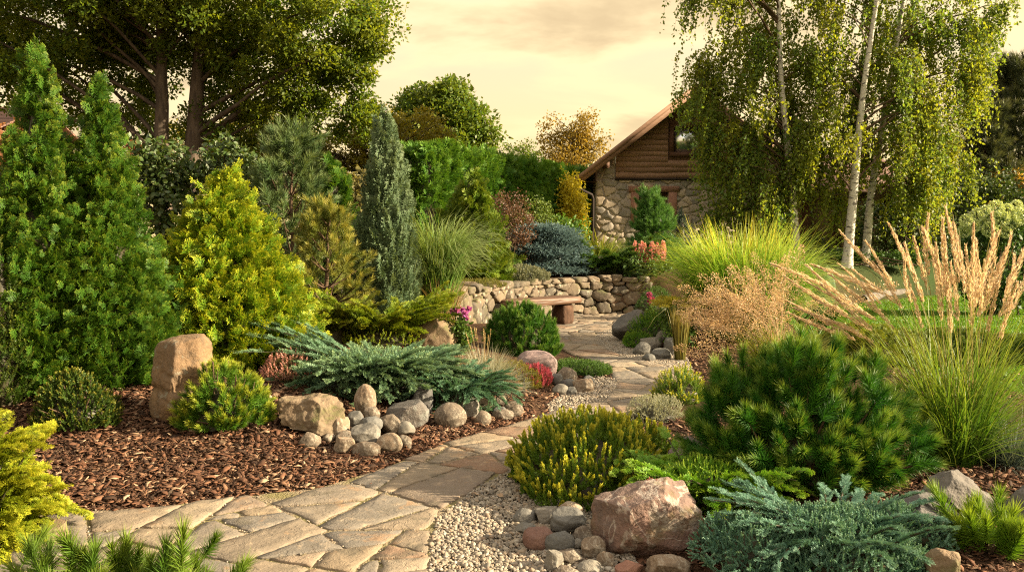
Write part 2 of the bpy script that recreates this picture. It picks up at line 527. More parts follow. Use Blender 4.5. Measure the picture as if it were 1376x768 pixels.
def gp(px, py):
    """Where the sight line through a picture point meets the ground."""
    r = ray(px, py)
    t = np.linspace(2.5, 60, 2400)
    p = np.array([0, 0, CAM_Z])[None] + r[None] * t[:, None]
    hit = np.nonzero(p[:, 2] <= H(p[:, 0], p[:, 1]))[0]
    q = p[hit[0]] if len(hit) else p[-1]
    return np.array([q[0], q[1], float(H(q[0], q[1]))])
def gd(px, d):
    """Ground point in picture column PX at distance D."""
    x = (px - 688.0) / FPX * d / (_c)
    return np.array([x, d, float(H(x, d))])

# ------------------------------------------------------------------ materials of the ground
def mat_soil():
    k = NT('soil')
    o = k.obj()
    n = k.noise(9, 6, .65, o); n2 = k.noise(60, 3, .6, o)
    col = k.mix(k.rng(n, .3, .7), (.035, .02, .012), (.085, .046, .026))
    far = k.rng(k.n('ShaderNodeSeparateXYZ', {0: o}).outputs[1], 17, 24)
    col = k.mix(far, col, (.035, .06, .015))
    return k.finish(col, .95, k.bump(k.math('ADD', n, n2), .8, .03), .1)
def mat_grit(name, a, b, c):
    k = NT(name)
    o = k.obj()
    v = k.n('ShaderNodeTexVoronoi', {'Vector': o, 'Scale': 70.0})
    col = k.mix(k.n('ShaderNodeSeparateColor', {0: v.outputs['Color']}).outputs[0], a, b)
    col = k.mix(k.rng(k.noise(4, 4, .6, o), .4, .65), col, c)
    return k.finish(col, .9, k.bump(v.outputs['Distance'], .7, .01), .15)
def mat_flag():
    k = NT('flagstone')
    o = k.obj()
    r = k.attr('rnd')
    n = k.noise(2.2, 5, .6, o); n2 = k.noise(13, 6, .68, o, .4); n3 = k.noise(85, 3, .6, o)
    ramp = k.n('ShaderNodeValToRGB', {0: r})
    el = ramp.color_ramp.elements
    el[0].position, el[0].color = 0, (.27, .205, .14, 1)
    el[1].position, el[1].color = 1, (.25, .205, .155, 1)
    for p, c in ((.18, (.38, .28, .18, 1)), (.36, (.26, .215, .165, 1)), (.52, (.21, .18, .145, 1)), (.68, (.34, .245, .15, 1)), (.8, (.42, .33, .225, 1)), (.93, (.32, .17, .095, 1))):
        e = el.new(p); e.color = c
    col = ramp.outputs[0]
    col = k.mix(1.0, col, (.67, .69, .74), 'MULTIPLY')
    col = k.mix(k.rng(n, .35, .7, 0, .45), col, (.15, .128, .10))
    col = k.mix(k.rng(n2, .5, .72, 0, .5), col, (.40, .30, .20))
    col = k.mix(k.rng(n2, .47, .28, 0, .55), col, (.16, .12, .085))
    col = k.mix(k.rng(n3, .3, .7, 0, .25), col, (.12, .1, .075))
    st = k.noise(5, 3, .5, k.n('ShaderNodeMapping', {'Vector': o, 'Location': (3, 7, 1)}).outputs[0])
    col = k.mix(k.rng(st, .58, .68, 0, .6), col, (.10, .085, .06))
    col = k.mix(k.rng(k.noise(3.2, 6, .7, k.n('ShaderNodeMapping', {'Vector': o, 'Location': (9, 1, 4)}).outputs[0]), .56, .66, 0, .45), col, (.30, .165, .075))
    lay = k.noise(6, 5, .62, o, .5)
    step = k.math('ADD', k.rng(lay, .46, .5), k.math('ADD', k.rng(lay, .58, .6, 0, .8), k.rng(lay, .36, .38, 0, .8)))
    h = k.math('ADD', k.math('MULTIPLY', n2, .9), k.math('ADD', k.math('MULTIPLY', n3, .3), k.math('MULTIPLY', step, .28)))
    return k.finish(col, .8, k.bump(h, .55, .018), .25)
def mat_pebble():
    k = NT('pebble')
    r = k.attr('rnd')
    ramp = k.n('ShaderNodeValToRGB', {0: r})
    el = ramp.color_ramp.elements
    el[0].color = (.09, .08, .068, 1); el[1].color = (.28, .235, .18, 1)
    for p, c in ((.2, (.25, .205, .15, 1)), (.4, (.17, .148, .122, 1)), (.55, (.30, .245, .175, 1)), (.7, (.22, .15, .10, 1)), (.85, (.37, .33, .275, 1))):
        e = el.new(p); e.color = c
    col = k.mix(k.rng(k.noise(120, 3, .6, k.obj()), .4, .7, 0, .4), ramp.outputs[0], (.17, .14, .11))
    return k.finish(col, .75, None, .3)
def mat_mulch():
    k = NT('bark_chips')
    r = k.attr('rnd')
    ramp = k.n('ShaderNodeValToRGB', {0: r})
    el = ramp.color_ramp.elements
    el[0].color = (.025, .014, .009, 1); el[1].color = (.40, .28, .18, 1)
    for p, c in ((.25, (.06, .029, .017, 1)), (.5, (.11, .05, .028, 1)), (.72, (.16, .072, .038, 1)), (.88, (.21, .115, .066, 1))):
        e = el.new(p); e.color = c
    n = k.noise(50, 4, .6, k.n('ShaderNodeMapping', {'Vector': k.obj(), 'Scale': (1, 1, .4)}).outputs[0])
    col = k.mix(k.rng(n, .35, .7, 0, .5), ramp.outputs[0], (.05, .028, .016))
    return k.finish(col, .85, k.bump(n, .6, .006), .2)
M_SOIL = mat_soil()
M_GRIT = mat_grit('joint_grit', (.26, .205, .14), (.15, .115, .08), (.16, .135, .06))
M_GRAVEL = mat_grit('gravel_bed', (.20, .165, .125), (.10, .083, .066), (.15, .12, .09))
M_FLAG, M_PEBBLE, M_MULCH = mat_flag(), mat_pebble(), mat_mulch()
M_LAWN = (lambda k: k.finish(k.mix(k.rng(k.noise(1.2, 4, .6, k.obj()), .35, .65), (.05, .12, .012), (.085, .17, .02)), .9, k.bump(k.noise(60, 3, .6, k.obj()), .8, .03), .1))(NT('lawn'))

# ------------------------------------------------------------------ ground sheet
def axis(stops):
    out = [stops[0][0]]
    for (a, _), (b, st) in zip(stops[:-1], stops[1:]):
        n = max(1, int(round((b - a) / st)))
        out += list(a + (b - a) * (np.arange(1, n + 1) / n))
    return np.array(out)
gx = axis([(-900, 0), (-120, 130), (-30, 10), (-8, 1), (-4.5, .15), (5, .06), (9, .2), (30, 1), (120, 10), (900, 130)])
gy = axis([(-300, 0), (-20, 40), (1.5, 2), (11, .07), (18, .09), (26, .5), (60, 4), (160, 20), (1500, 170)])
X, Y = np.meshgrid(gx, gy)
Z = H(X, Y)
nx, ny = len(gx), len(gy)
i = np.arange(nx - 1)[None, :]; j = np.arange(ny - 1)[:, None] * nx
GF = np.stack([i + j, i + j + 1, i + j + 1 + nx, i + j + nx], -1).reshape(-1, 4)
g = Geo().add(np.stack([X, Y, Z], -1).reshape(-1, 3), GF)
setting('ground', g, M_SOIL, smooth=True)

def sheet(name, P, z, m):
    me = bpy.data.meshes.new(name)
    me.from_pydata([(x, y, z) for x, y in P], [], [list(range(len(P)))])
    if me.polygons[0].normal.z < 0: me.flip_normals()
    me.materials.append(m)
    o = bpy.data.objects.new(name, me)
    COL.objects.link(o)
    o['kind'] = 'structure'
    return o
sheet('gravel_bed', GRAVEL_NEAR, .004, M_GRAVEL)
sheet('gravel_bed', GRAVEL_FAR, .0045, M_GRAVEL)
sheet('gravel_bed', GRAVEL_EDGE, .005, M_GRAVEL)
sheet('lawn', LAWN, .006, M_LAWN)

# ------------------------------------------------------------------ flagstone path (one surface: stones bedded in grit)
def clip(poly_, a, b):
    """Part of POLY on the side of points nearer to A than to B."""
    m, n = (a + b) / 2, a - b
    out = []
    for k in range(len(poly_)):
        p, q = poly_[k - 1], poly_[k]
        dp, dq = (p - m) @ n, (q - m) @ n
        if dp >= 0: out.append(p)
        if (dp >= 0) != (dq >= 0): out.append(p + (q - p) * (dp / (dp - dq)))
    return out
def cells(P, spacing, rng, scale=(1, 1), jitter=.5, keep=None):
    """Irregular stone outlines that fill polygon P."""
    S = np.asarray(scale, float)
    Q = P * S
    lo, hi = Q.min(0) - spacing, Q.max(0) + spacing
    pts, tries = [], 0
    A = rng.uniform(lo, hi, (6000, 2))
    rad = spacing * rng.uniform(.55, 1.25, 6000)
    ok = inside(Q, A[:, 0], A[:, 1]) | (seg_dist(Q, A[:, 0], A[:, 1]) < spacing * .2)
    R = []
    for p, r, k in zip(A, rad, ok):
        if not k: continue
        if pts:
            d = np.hypot(*(np.array(pts) - p).T)
            if (d < np.maximum(r, np.array(R)) * .95).any(): continue
        pts.append(p); R.append(r)
    pts = np.array(pts)
    out = []
    for a in pts:
        d = np.hypot(*(pts - a).T)
        idx = np.argsort(d)[1:22]
        c = [np.array(v) for v in Q]
        for b in pts[idx]:
            c = clip(c, a, b)
            if len(c) < 3: break
        if len(c) >= 3:
            c = np.array(c) / S
            x, y = c[:, 0], c[:, 1]
            ar = abs((x * np.roll(y, -1) - y * np.roll(x, -1)).sum()) / 2
            if ar > spacing * spacing * .06 / (S[0] * S[1]): out.append(c)
    return out
def stone_slab(g, c, gap, h, rng, rough=.01, step=.07, bevel=.008, tilt=.01, to3=None, rnd=None, mat=0, dome=0.0):
    """One stone: outline C drawn in by GAP, edges broken, top slightly tilted. TO3 lifts (x, y, z) to the place."""
    cen = c.mean(0)
    pts = []
    for k in range(len(c)):
        a, b = c[k - 1], c[k]
        n = max(1, int(np.hypot(*(b - a)) / step))
        for q in range(n): pts.append(a + (b - a) * (q / n))
    pts = np.array(pts)
    v = pts - cen
    L = np.hypot(v[:, 0], v[:, 1])
    if len(pts) < 4 or L.min() < 1e-4: return
    sgn = ((np.roll(pts, -1, 0)[:, 0] * pts[:, 1] - np.roll(pts, -1, 0)[:, 1] * pts[:, 0]).sum())
    if sgn > 0: pts, v, L = pts[::-1], v[::-1], L[::-1]
    pts = .90 * pts + .05 * (np.roll(pts, 1, 0) + np.roll(pts, -1, 0))      # corners worn a little
    v = pts - cen; L = np.hypot(v[:, 0], v[:, 1])
    f = np.maximum(.3, 1 - (gap + rng.normal(0, rough, len(L)) + .4 * gap * np.sin(np.arange(len(L)) * rng.uniform(.3, 1.2))) / np.maximum(L, .03))
    o = cen + v * f[:, None]
    ins = cen + (o - cen) * np.maximum(.4, 1 - bevel / np.maximum(L * f, .02))[:, None]
    n = len(o)
    tx, ty = rng.normal(0, tilt, 2)
    zt = lambda p: h + (p - cen) @ np.array([tx, ty])
    rows = [np.column_stack([o + (o - cen) * .0, np.full(n, -.01)]), np.column_stack([o, np.maximum(zt(o) - bevel, .002)]), np.column_stack([ins, zt(ins)])]
    mid = cen + (o - cen) * .55
    rows.append(np.column_stack([mid, zt(mid) + dome * .8 + rng.normal(0, .0015, n)]))
    V = np.concatenate(rows + [np.array([[cen[0], cen[1], h + dome]])])
    F = []
    for r in range(3):
        k = np.arange(n); k2 = (k + 1) % n
        F.append(np.stack([r * n + k, r * n + k2, (r + 1) * n + k2, (r + 1) * n + k], 1))
    F = np.concatenate(F)
    k = np.arange(n); k2 = (k + 1) % n
    T = np.stack([3 * n + k, 3 * n + k2, np.full(n, 4 * n)], 1)
    if to3 is not None: V = to3(V)
    rn = rng.random() if rnd is None else rnd
    s = g.n
    g.V.append(V); g.R.append(np.full(len(V), rn)); g.P.append(np.full(len(V), .5)); g.n += len(V)
    g.Q.append(F + s); g.QM.append(np.full(len(F), mat)); g.T.append(T + s); g.TM.append(np.full(len(T), mat))
rng = np.random.default_rng(11)
g = Geo()
def halves(c, m, n):
    return clip(c, m + n, m - n), clip(c, m - n, m + n)
def area(c):
    x, y = c[:, 0], c[:, 1]
    return abs((x * np.roll(y, -1) - y * np.roll(x, -1)).sum()) / 2
def split_slabs(c, rng, out, lo=.05, hi=.36, depth=0):
    """Break an outline into angular slabs with staggered joints."""
    c = np.array(c)
    if len(c) < 3 or area(c) < .004: return
    tgt = lo + (hi - lo) * rng.random() ** 1.3
    v = c - c.mean(0)
    ev, evec = np.linalg.eigh(np.cov(v.T))
    ratio = math.sqrt(max(ev[1], 1e-9) / max(ev[0], 1e-9))
    if area(c) < tgt and ratio < 3.2: out.append(c); return
    if depth > 9: out.append(c); return
    ax = evec[:, 1]
    a = math.radians(rng.normal(0, 13))
    if ratio < 1.5 and rng.random() < .5: a += math.pi / 2 * rng.choice([-1, 1]) * .8
    n = np.array([ax[0] * math.cos(a) - ax[1] * math.sin(a), ax[0] * math.sin(a) + ax[1] * math.cos(a)])
    pr = v @ n
    m = c.mean(0) + n * (pr.min() + (pr.max() - pr.min()) * rng.uniform(.36, .64) - 0)
    for h in halves(c, m, n): split_slabs(h, rng, out, lo, hi, depth + 1)
def inset(c, gap):
    c = np.array(c)
    cen = c.mean(0)
    s = ((np.roll(c, -1, 0)[:, 0] * c[:, 1] - np.roll(c, -1, 0)[:, 1] * c[:, 0]).sum())
    if s > 0: c = c[::-1]
    out = [p for p in c]
    for k in range(len(c)):
        a, b = c[k - 1], c[k]
        e = b - a
        L = np.hypot(*e)
        if L < 1e-5: continue
        n = np.array([-e[1], e[0]]) / L
        if n @ (cen - a) < 0: continue
        m = a + n * gap
        out = clip(out, m + n, m - n)
        if len(out) < 3: break
    out = np.array(out)
    if len(out) < 3 or area(out) < .62 * area(c):      # outline with a hollow corner: draw it in towards its middle
        v = c - cen
        out = cen + v * np.maximum(.6, 1 - gap * 1.5 / np.maximum(np.hypot(v[:, 0], v[:, 1]), .03))[:, None]
    return out
_seeds = np.array([flat(x, y)[:2] for x, y in ((-250, 760), (-60, 740), (60, 735), (200, 790), (180, 715), (330, 720), (430, 760), (470, 680), (560, 650), (640, 610), (740, 575), (840, 540), (870, 512), (830, 480), (780, 462), (765, 447), (800, 434))])
PATH_CELLS = []
for q, a_ in enumerate(_seeds):
    c_ = [np.array(v) for v in PATH]
    for r_, b_ in enumerate(_seeds):
        if r_ != q: c_ = clip(c_, a_, b_)
        if len(c_) < 3: break
    if len(c_) >= 3: split_slabs(c_, rng, PATH_CELLS)
for c in PATH_CELLS:
    c2 = inset(c, rng.uniform(.006, .015))
    if c2 is not None and len(c2) > 2 and area(c2) > .003: stone_slab(g, c2, .003, rng.uniform(.017, .024), rng, rough=.007, step=.035, tilt=.004, bevel=.004)
def mesh_join_sheet(g, P, z, mat):
    me = bpy.data.meshes.new('tmp')
    me.from_pydata([(x, y, z) for x, y in P], [], [list(range(len(P)))])
    me.calc_loop_triangles()
    T = np.array([t.vertices[:] for t in me.loop_triangles])
    V = np.array([[x, y, z] for x, y in P])
    a = V[T]
    flip = np.cross(a[:, 1] - a[:, 0], a[:, 2] - a[:, 0])[:, 2] < 0
    T[flip] = T[flip][:, ::-1]
    g.add(V, T, .5, .5, mat)
    bpy.data.meshes.remove(me)
mesh_join_sheet(g, PATH, .010, 1)
setting('path', g, [M_FLAG, M_GRIT])

# ------------------------------------------------------------------ gravel stones, bark chips, lawn blades (nobody could count them)
def ico_tpl(sub, seed):
    import bmesh
    bm = bmesh.new()
    bmesh.ops.create_icosphere(bm, subdivisions=sub, radius=.5)
    V = np.array([v.co[:] for v in bm.verts]); F = np.array([[v.index for v in f.verts] for f in bm.faces])
    bm.free()
    r = np.random.default_rng(seed)
    for _ in range(5):
        n = nrm(r.normal(size=3)); d = V @ n
        V = V - np.outer(np.maximum(0, d - r.uniform(.3, .44)), n)
    V = V * np.array([r.uniform(.85, 1.25), r.uniform(.7, 1), r.uniform(.5, .75)])
    return Tpl(V, F, np.full(len(V), .5))
PEB = [ico_tpl(2, i) for i in range(6)]
PEB_LOW = [ico_tpl(1, 20 + i) for i in range(6)]
def scatter_in(P, n, rng, extra=0.0):
    lo, hi = P.min(0), P.max(0)
    A = rng.uniform(lo, hi, (int(n), 2))
    return A[inside(P, A[:, 0], A[:, 1])]
def flat_dirs(n, rng, tilt): return nrm(np.column_stack([rng.normal(0, tilt, n), rng.normal(0, tilt, n), np.ones(n)]))
def in_stone(A):
    m = np.zeros(len(A), bool)
    for c in PATH_CELLS:
        cen = c.mean(0)
        near = np.hypot(*(A - cen).T) < 1.2
        if near.any():
            s = cen + (c - cen) * .94
            m[near] |= inside(s, A[near, 0], A[near, 1])
    return m
rng = np.random.default_rng(5)
g = Geo()
A = scatter_in(GRAVEL_NEAR, 21000, rng)
A = A[A[:, 1] > 3.3]
A2 = np.concatenate([scatter_in(GRAVEL_NEAR, 1600, rng)])
for P, s0, s1, tp in ((A, .010, .026, PEB), (A2, .026, .042, PEB)):
    sz = s0 + (s1 - s0) * rng.random(len(P)) ** 1.6
    inst(g, tp, np.column_stack([P, .006 + sz * .22 + rng.random(len(P)) * .006]), flat_dirs(len(P), rng, .35), sz, rng)
for P0, n in ((GRAVEL_FAR, 26000), (GRAVEL_EDGE, 6000)):
    P = scatter_in(P0, n, rng)
    sz = .014 + .022 * rng.random(len(P)) ** 1.5
    inst(g, PEB_LOW, np.column_stack([P, .008 + sz * .2]), flat_dirs(len(P), rng, .35), sz, rng)
# grit between the flagstones
P = scatter_in(PATH, 90000, rng)
P = P[(P[:, 1] < 8.5) & (P[:, 1] > 3.3)]
P = P[~in_stone(P)]
sz = .006 + .012 * rng.random(len(P)) ** 2
inst(g, PEB_LOW, np.column_stack([P, .012 + sz * .2]), flat_dirs(len(P), rng, .4), sz, rng)
# stray stones just over the edge of the slabs
P = scatter_in(PATH, 3000, rng); P = P[(seg_dist(GRAVEL_NEAR, P[:, 0], P[:, 1]) < .07)]
sz = rng.uniform(.008, .016, len(P))
inst(g, PEB_LOW, np.column_stack([P, .026 + sz * .2]), flat_dirs(len(P), rng, .3), sz, rng)
setting('gravel', g, M_PEBBLE, 'stuff', smooth=True)

def chip_tpl(seed):
    r = np.random.default_rng(seed)
    n = 4
    t = np.linspace(-.5, .5, n)
    w = .5 * r.uniform(.14, .52) * np.array([r.uniform(.3, .7), 1, r.uniform(.8, 1.1), r.uniform(.2, .7)])
    bend = r.normal(0, .09) * np.cos(t * math.pi) + r.normal(0, .02, n)
    side = r.normal(0, .05, n)
    th = r.uniform(.012, .03)
    V = []
    for k in range(n):
        for sx, sz_ in ((-1, -1), (1, -1), (1, 1), (-1, 1)):
            V.append([t[k] + r.normal(0, .015), side[k] + sx * w[k] * r.uniform(.85, 1.1), bend[k] + sz_ * th + sx * r.normal(0, .02)])
    F = []
    for k in range(n - 1):
        b = k * 4
        for q in range(4): F.append([b + q, b + 4 + q, b + 4 + (q + 1) % 4, b + (q + 1) % 4])
    F.append([0, 1, 2, 3]); F.append([4 * n - 1, 4 * n - 2, 4 * n - 3, 4 * n - 4])
    return Tpl(V, F, np.full(len(V), .5))
CHIP = [chip_tpl(i) for i in range(10)]
rng = np.random.default_rng(8)
g = Geo()
def mulch(x0, x1, y0, y1, dens, s0, s1, pile=.02, side=None):
    n = int((x1 - x0) * (y1 - y0) * dens)
    A = rng.uniform((x0, y0), (x1, y1), (n, 2))
    dpath = np.minimum(poly_dist(PATH, A[:, 0], A[:, 1]), np.minimum(poly_dist(GRAVEL_NEAR, A[:, 0], A[:, 1]), np.minimum(poly_dist(GRAVEL_FAR, A[:, 0], A[:, 1]), poly_dist(GRAVEL_EDGE, A[:, 0], A[:, 1]))))
    ok = (dpath > 0) | (rng.random(n) < .0)
    A = A[ok]
    sz = s0 + (s1 - s0) * rng.random(len(A)) ** 2.2
    inst(g, CHIP, np.column_stack([A, H(A[:, 0], A[:, 1]) + .006 + rng.random(len(A)) ** 2 * pile]), flat_dirs(len(A), rng, .30), sz, rng)
mulch(-3.9, .2, 4.55, 7.2, 4200, .012, .085)
mulch(-3.6, 1.3, 7.2, 9.5, 700, .025, .08)
mulch(-6.5, -3.9, 4.6, 8.5, 900, .02, .1)
mulch(.5, 3.6, 3.4, 6.6, 1500, .012, .075)
mulch(3.6, 6.2, 4.0, 10.5, 500, .02, .075)
mulch(1.6, 3.2, 8.8, 12, 700, .025, .08)
mulch(-3.9, .2, 4.55, 7.0, 5200, .004, .022, .012)
# fallen leaves among the chips
n = 150
A = rng.uniform((-3.6, 4.7), (.2, 7.2), (n, 2)); A = A[poly_dist(PATH, A[:, 0], A[:, 1]) > .03]
inst(g, LEAF, np.column_stack([A, H(A[:, 0], A[:, 1]) + .028]), nrm(np.column_stack([rng.normal(0, 1, (len(A), 2)), rng.normal(0, .25, len(A))])), rng.uniform(.03, .06, len(A)), rng, rng.uniform(.9, 1, len(A)))
# a few chips strayed onto the stones
A = scatter_in(PATH, 2600, rng)
A = A[(seg_dist(PATH, A[:, 0], A[:, 1]) < .25) & (A[:, 1] < 8) & (A[:, 0] < np.interp(A[:, 1], PATH_MID_Y, PATH_MID_X))]
A = A[rng.random(len(A)) < .16]
inst(g, CHIP, np.column_stack([A, np.full(len(A), .030)]), flat_dirs(len(A), rng, .1), rng.uniform(.015, .05, len(A)), rng)
setting('bark_mulch', g, M_MULCH, 'stuff')

# ------------------------------------------------------------------ grass blades
def blades(g, n, R, L, lean, droop, w, rng, seg=6, rnd=None, z0=0.0, ell=(1, 1), az=None, cen=(0, 0), mat=0, tip0=0, tipw=.06, lean_pow=1.0, dpow=1.7):
    """Arching blades from a tuft of radius R."""
    r = R * np.sqrt(rng.random(n)); a = rng.uniform(0, 2 * math.pi, n)
    base = np.column_stack([r * np.cos(a) * ell[0] + cen[0], r * np.sin(a) * ell[1] + cen[1], np.full(n, z0)])
    az_ = a + rng.normal(0, .7, n) if az is None else rng.normal(az[0], az[1], n)
    Ln = rng.uniform(L[0], L[1], n)
    le = lean[0] + (lean[1] - lean[0]) * rng.random(n) ** lean_pow
    dr = rng.uniform(droop[0], droop[1], n)
    t = np.linspace(0, 1, seg + 1)
    th = le[:, None] + dr[:, None] * t[None] ** dpow
    st = (Ln / seg)[:, None]
    dx = np.sin(th) * st; dz = np.cos(th) * st
    hx = np.concatenate([np.zeros((n, 1)), np.cumsum(dx[:, :-1], 1)], 1)
    hz = np.concatenate([np.zeros((n, 1)), np.cumsum(dz[:, :-1], 1)], 1)
    tw = az_[:, None] + rng.normal(0, .18, n)[:, None] * t
    P = base[:, None, :] + np.stack([hx * np.cos(tw), hx * np.sin(tw), hz], -1)
    wd = w * rng.uniform(.7, 1.2, n)[:, None] * np.maximum(tipw, np.minimum(1, (1 - t[None]) * 2.2) ** .8)
    sd = np.stack([-np.sin(tw), np.cos(tw), .25 * np.ones_like(tw)], -1)
    rot = rng.normal(0, .6, n)
    sd = nrm(sd + np.stack([np.cos(tw), np.sin(tw), 0 * tw], -1) * rot[:, None, None])
    V = np.stack([P - sd * wd[..., None], P + sd * wd[..., None]], 2)
    b = (np.arange(n) * (seg + 1) * 2)[:, None]
    k = (np.arange(seg) * 2)[None]
    F = np.stack([b + k, b + k + 1, b + k + 3, b + k + 2], -1).reshape(-1, 4)
    rn = rng.random(n) if rnd is None else np.broadcast_to(rnd, (n,))
    g.add(V.reshape(-1, 3), F, np.repeat(rn, (seg + 1) * 2), np.tile(np.repeat(np.clip(t + tip0, 0, 1), 2), n), mat)
    return P
M_GRASS = fol('lawn_blades', (.06, .15, .012), (.11, .22, .02), (.17, .25, .03), .5, trans=.35, dead=.1)
rng = np.random.default_rng(3)
g = Geo()
A = scatter_in(LAWN, 330000, rng)
A = A[(A[:, 1] < 23) & (np.abs(A[:, 0] / A[:, 1]) < .72)]
n = len(A)
up = nrm(np.column_stack([rng.normal(0, .4, n), rng.normal(0, .4, n), np.ones(n)]))
hgt = rng.uniform(.03, .065, n)
sd = nrm(np.cross(up, nrm(rng.normal(size=(n, 3))))) * (.006 + .0006 * A[:, 1:2])
b = np.column_stack([A, np.full(n, .006)])
g.add(np.stack([b - sd, b + sd, b + up * hgt[:, None]], 1).reshape(-1, 3), np.arange(n * 3).reshape(-1, 3), np.repeat(rng.random(n), 3), np.tile([0, 0, 1.], n))
setting('grass', g, M_GRASS, 'stuff')

# ================================================================== stones
def ico_dirs(sub, _cache={}):
    if sub not in _cache:
        import bmesh
        bm = bmesh.new()
        bmesh.ops.create_icosphere(bm, subdivisions=sub, radius=1)
        _cache[sub] = (np.array([v.co[:] for v in bm.verts]), np.array([[v.index for v in f.verts] for f in bm.faces]))
        bm.free()
    return _cache[sub]
def rock_vf(rx, ry, rz, seed, sub=5, boxy=2.0, cuts=6, cut=(.6, .9), amp=.10, freq=1.6, fine=.02, planes=(), flat_base=.75, ridge=0.0):
    """A stone: rounded or boxy body, broken along planes, with uneven faces."""
    r = np.random.default_rng(seed)
    U, F = ico_dirs(sub)
    P = U / ((np.abs(U) ** boxy).sum(1, keepdims=True) ** (1 / boxy))
    for n, d in planes:
        n = nrm(np.array(n, float)); q = P @ n
        P = P - np.outer(np.maximum(0, q - d), n)
    for _ in range(cuts):
        n = nrm(r.normal(size=3)); d = r.uniform(*cut); q = P @ n
        P = P - np.outer(np.maximum(0, q - d) * .96, n)
    off = Vector(r.uniform(-50, 50, 3))
    a = np.empty(len(P))
    for i, u in enumerate(P):
        v = Vector(u)
        a[i] = amp * mnoise.fractal(v * freq + off, .9, 2.1, 4) + fine * mnoise.noise(v * freq * 7 + off)
        if ridge: a[i] -= ridge * max(0, .16 - abs(mnoise.noise(v * freq * 1.3 - off))) * 6
    P = P * (1 + a)[:, None]
    P[:, 2] = np.where(P[:, 2] < -flat_base, -flat_base + (P[:, 2] + flat_base) * .15, P[:, 2])
    P[:, :2] /= np.maximum(np.abs(P[:, :2]).max(0), 1e-6)
    P[:, 2] = (P[:, 2] - P[:, 2].min()) / (P[:, 2].max() - P[:, 2].min()) * (1 + min(flat_base, 1)) - min(flat_base, 1)
    return P * np.array([rx, ry, rz]), F
M_SAND = stone('tan_sandstone', (.20, .13, .075), (.28, .175, .09), (.11, .085, .06), scale=7, bump=.7, lichen=(.26, .23, .17))
M_TAN = stone('tan_boulder', (.21, .15, .095), (.165, .125, .082), (.26, .195, .125), scale=7, bump=.6, moss=(.09, .09, .03))
M_GREY = stone('grey_boulder', (.105, .10, .095), (.15, .135, .122), (.07, .068, .066), scale=7, bump=.7, lichen=(.19, .19, .17))
M_MAUVE = stone('mauve_boulder', (.23, .165, .16), (.26, .20, .19), (.17, .125, .125), scale=9, bump=.45, lichen=(.31, .27, .26))
M_PINK = stone('pink_granite', (.17, .12, .10), (.21, .125, .10), (.11, .09, .082), scale=5, bump=.75, lichen=(.29, .25, .22), veins=(.40, .35, .30), moss=(.10, .085, .03))
M_COB = stone('cobble', (.19, .14, .098), (.135, .11, .082), (.25, .19, .135), scale=13, bump=.4, lichen=(.27, .24, .19), veins=(.33, .29, .23))
M_COBG = stone('grey_cobble', (.15, .142, .125), (.19, .178, .155), (.11, .107, .10), scale=13, bump=.4, lichen=(.23, .22, .19))
M_COBR = stone('red_cobble', (.20, .105, .08), (.24, .14, .105), (.16, .09, .07), scale=13, bump=.4)
M_WALLST = stone('dry_wall_stone', (.155, .12, .085), (.105, .088, .066), (.19, .148, .105), scale=6, bump=.6, moss=(.085, .085, .03), lichen=(.34, .31, .24))

def rock(name, label, px, py, w, h, m, seed, depth=.8, z=None, lift=0.0, group=None, rz=0, cat='boulder', sink=.16, d=None, vari=None, **kw):
    """A stone whose foot is seen at picture point (px, py), w by h picture pixels large."""
    c = gp(px, py) if d is None else gd(px, d)
    W, Ht = wpx(w, c[1]) / 2, wpx(h, c[1])
    rzz = Ht / (1.75 - sink)
    V, F = rock_vf(W, W * depth, rzz, seed, **kw)
    y = c[1] + W * depth * .85
    zb = float(H(c[0], y)) if z is None else z
    zb = min(zb, c[2] + .02)
    g = Geo().add(V, F, np.random.default_rng(seed).random() if vari is None else vari)
    x = c[0] * (y / c[1]) 
    return single(name, g, m, label, cat, (x, y, zb + lift + rzz * (.75 - sink)), group, smooth=True, rz=rz)

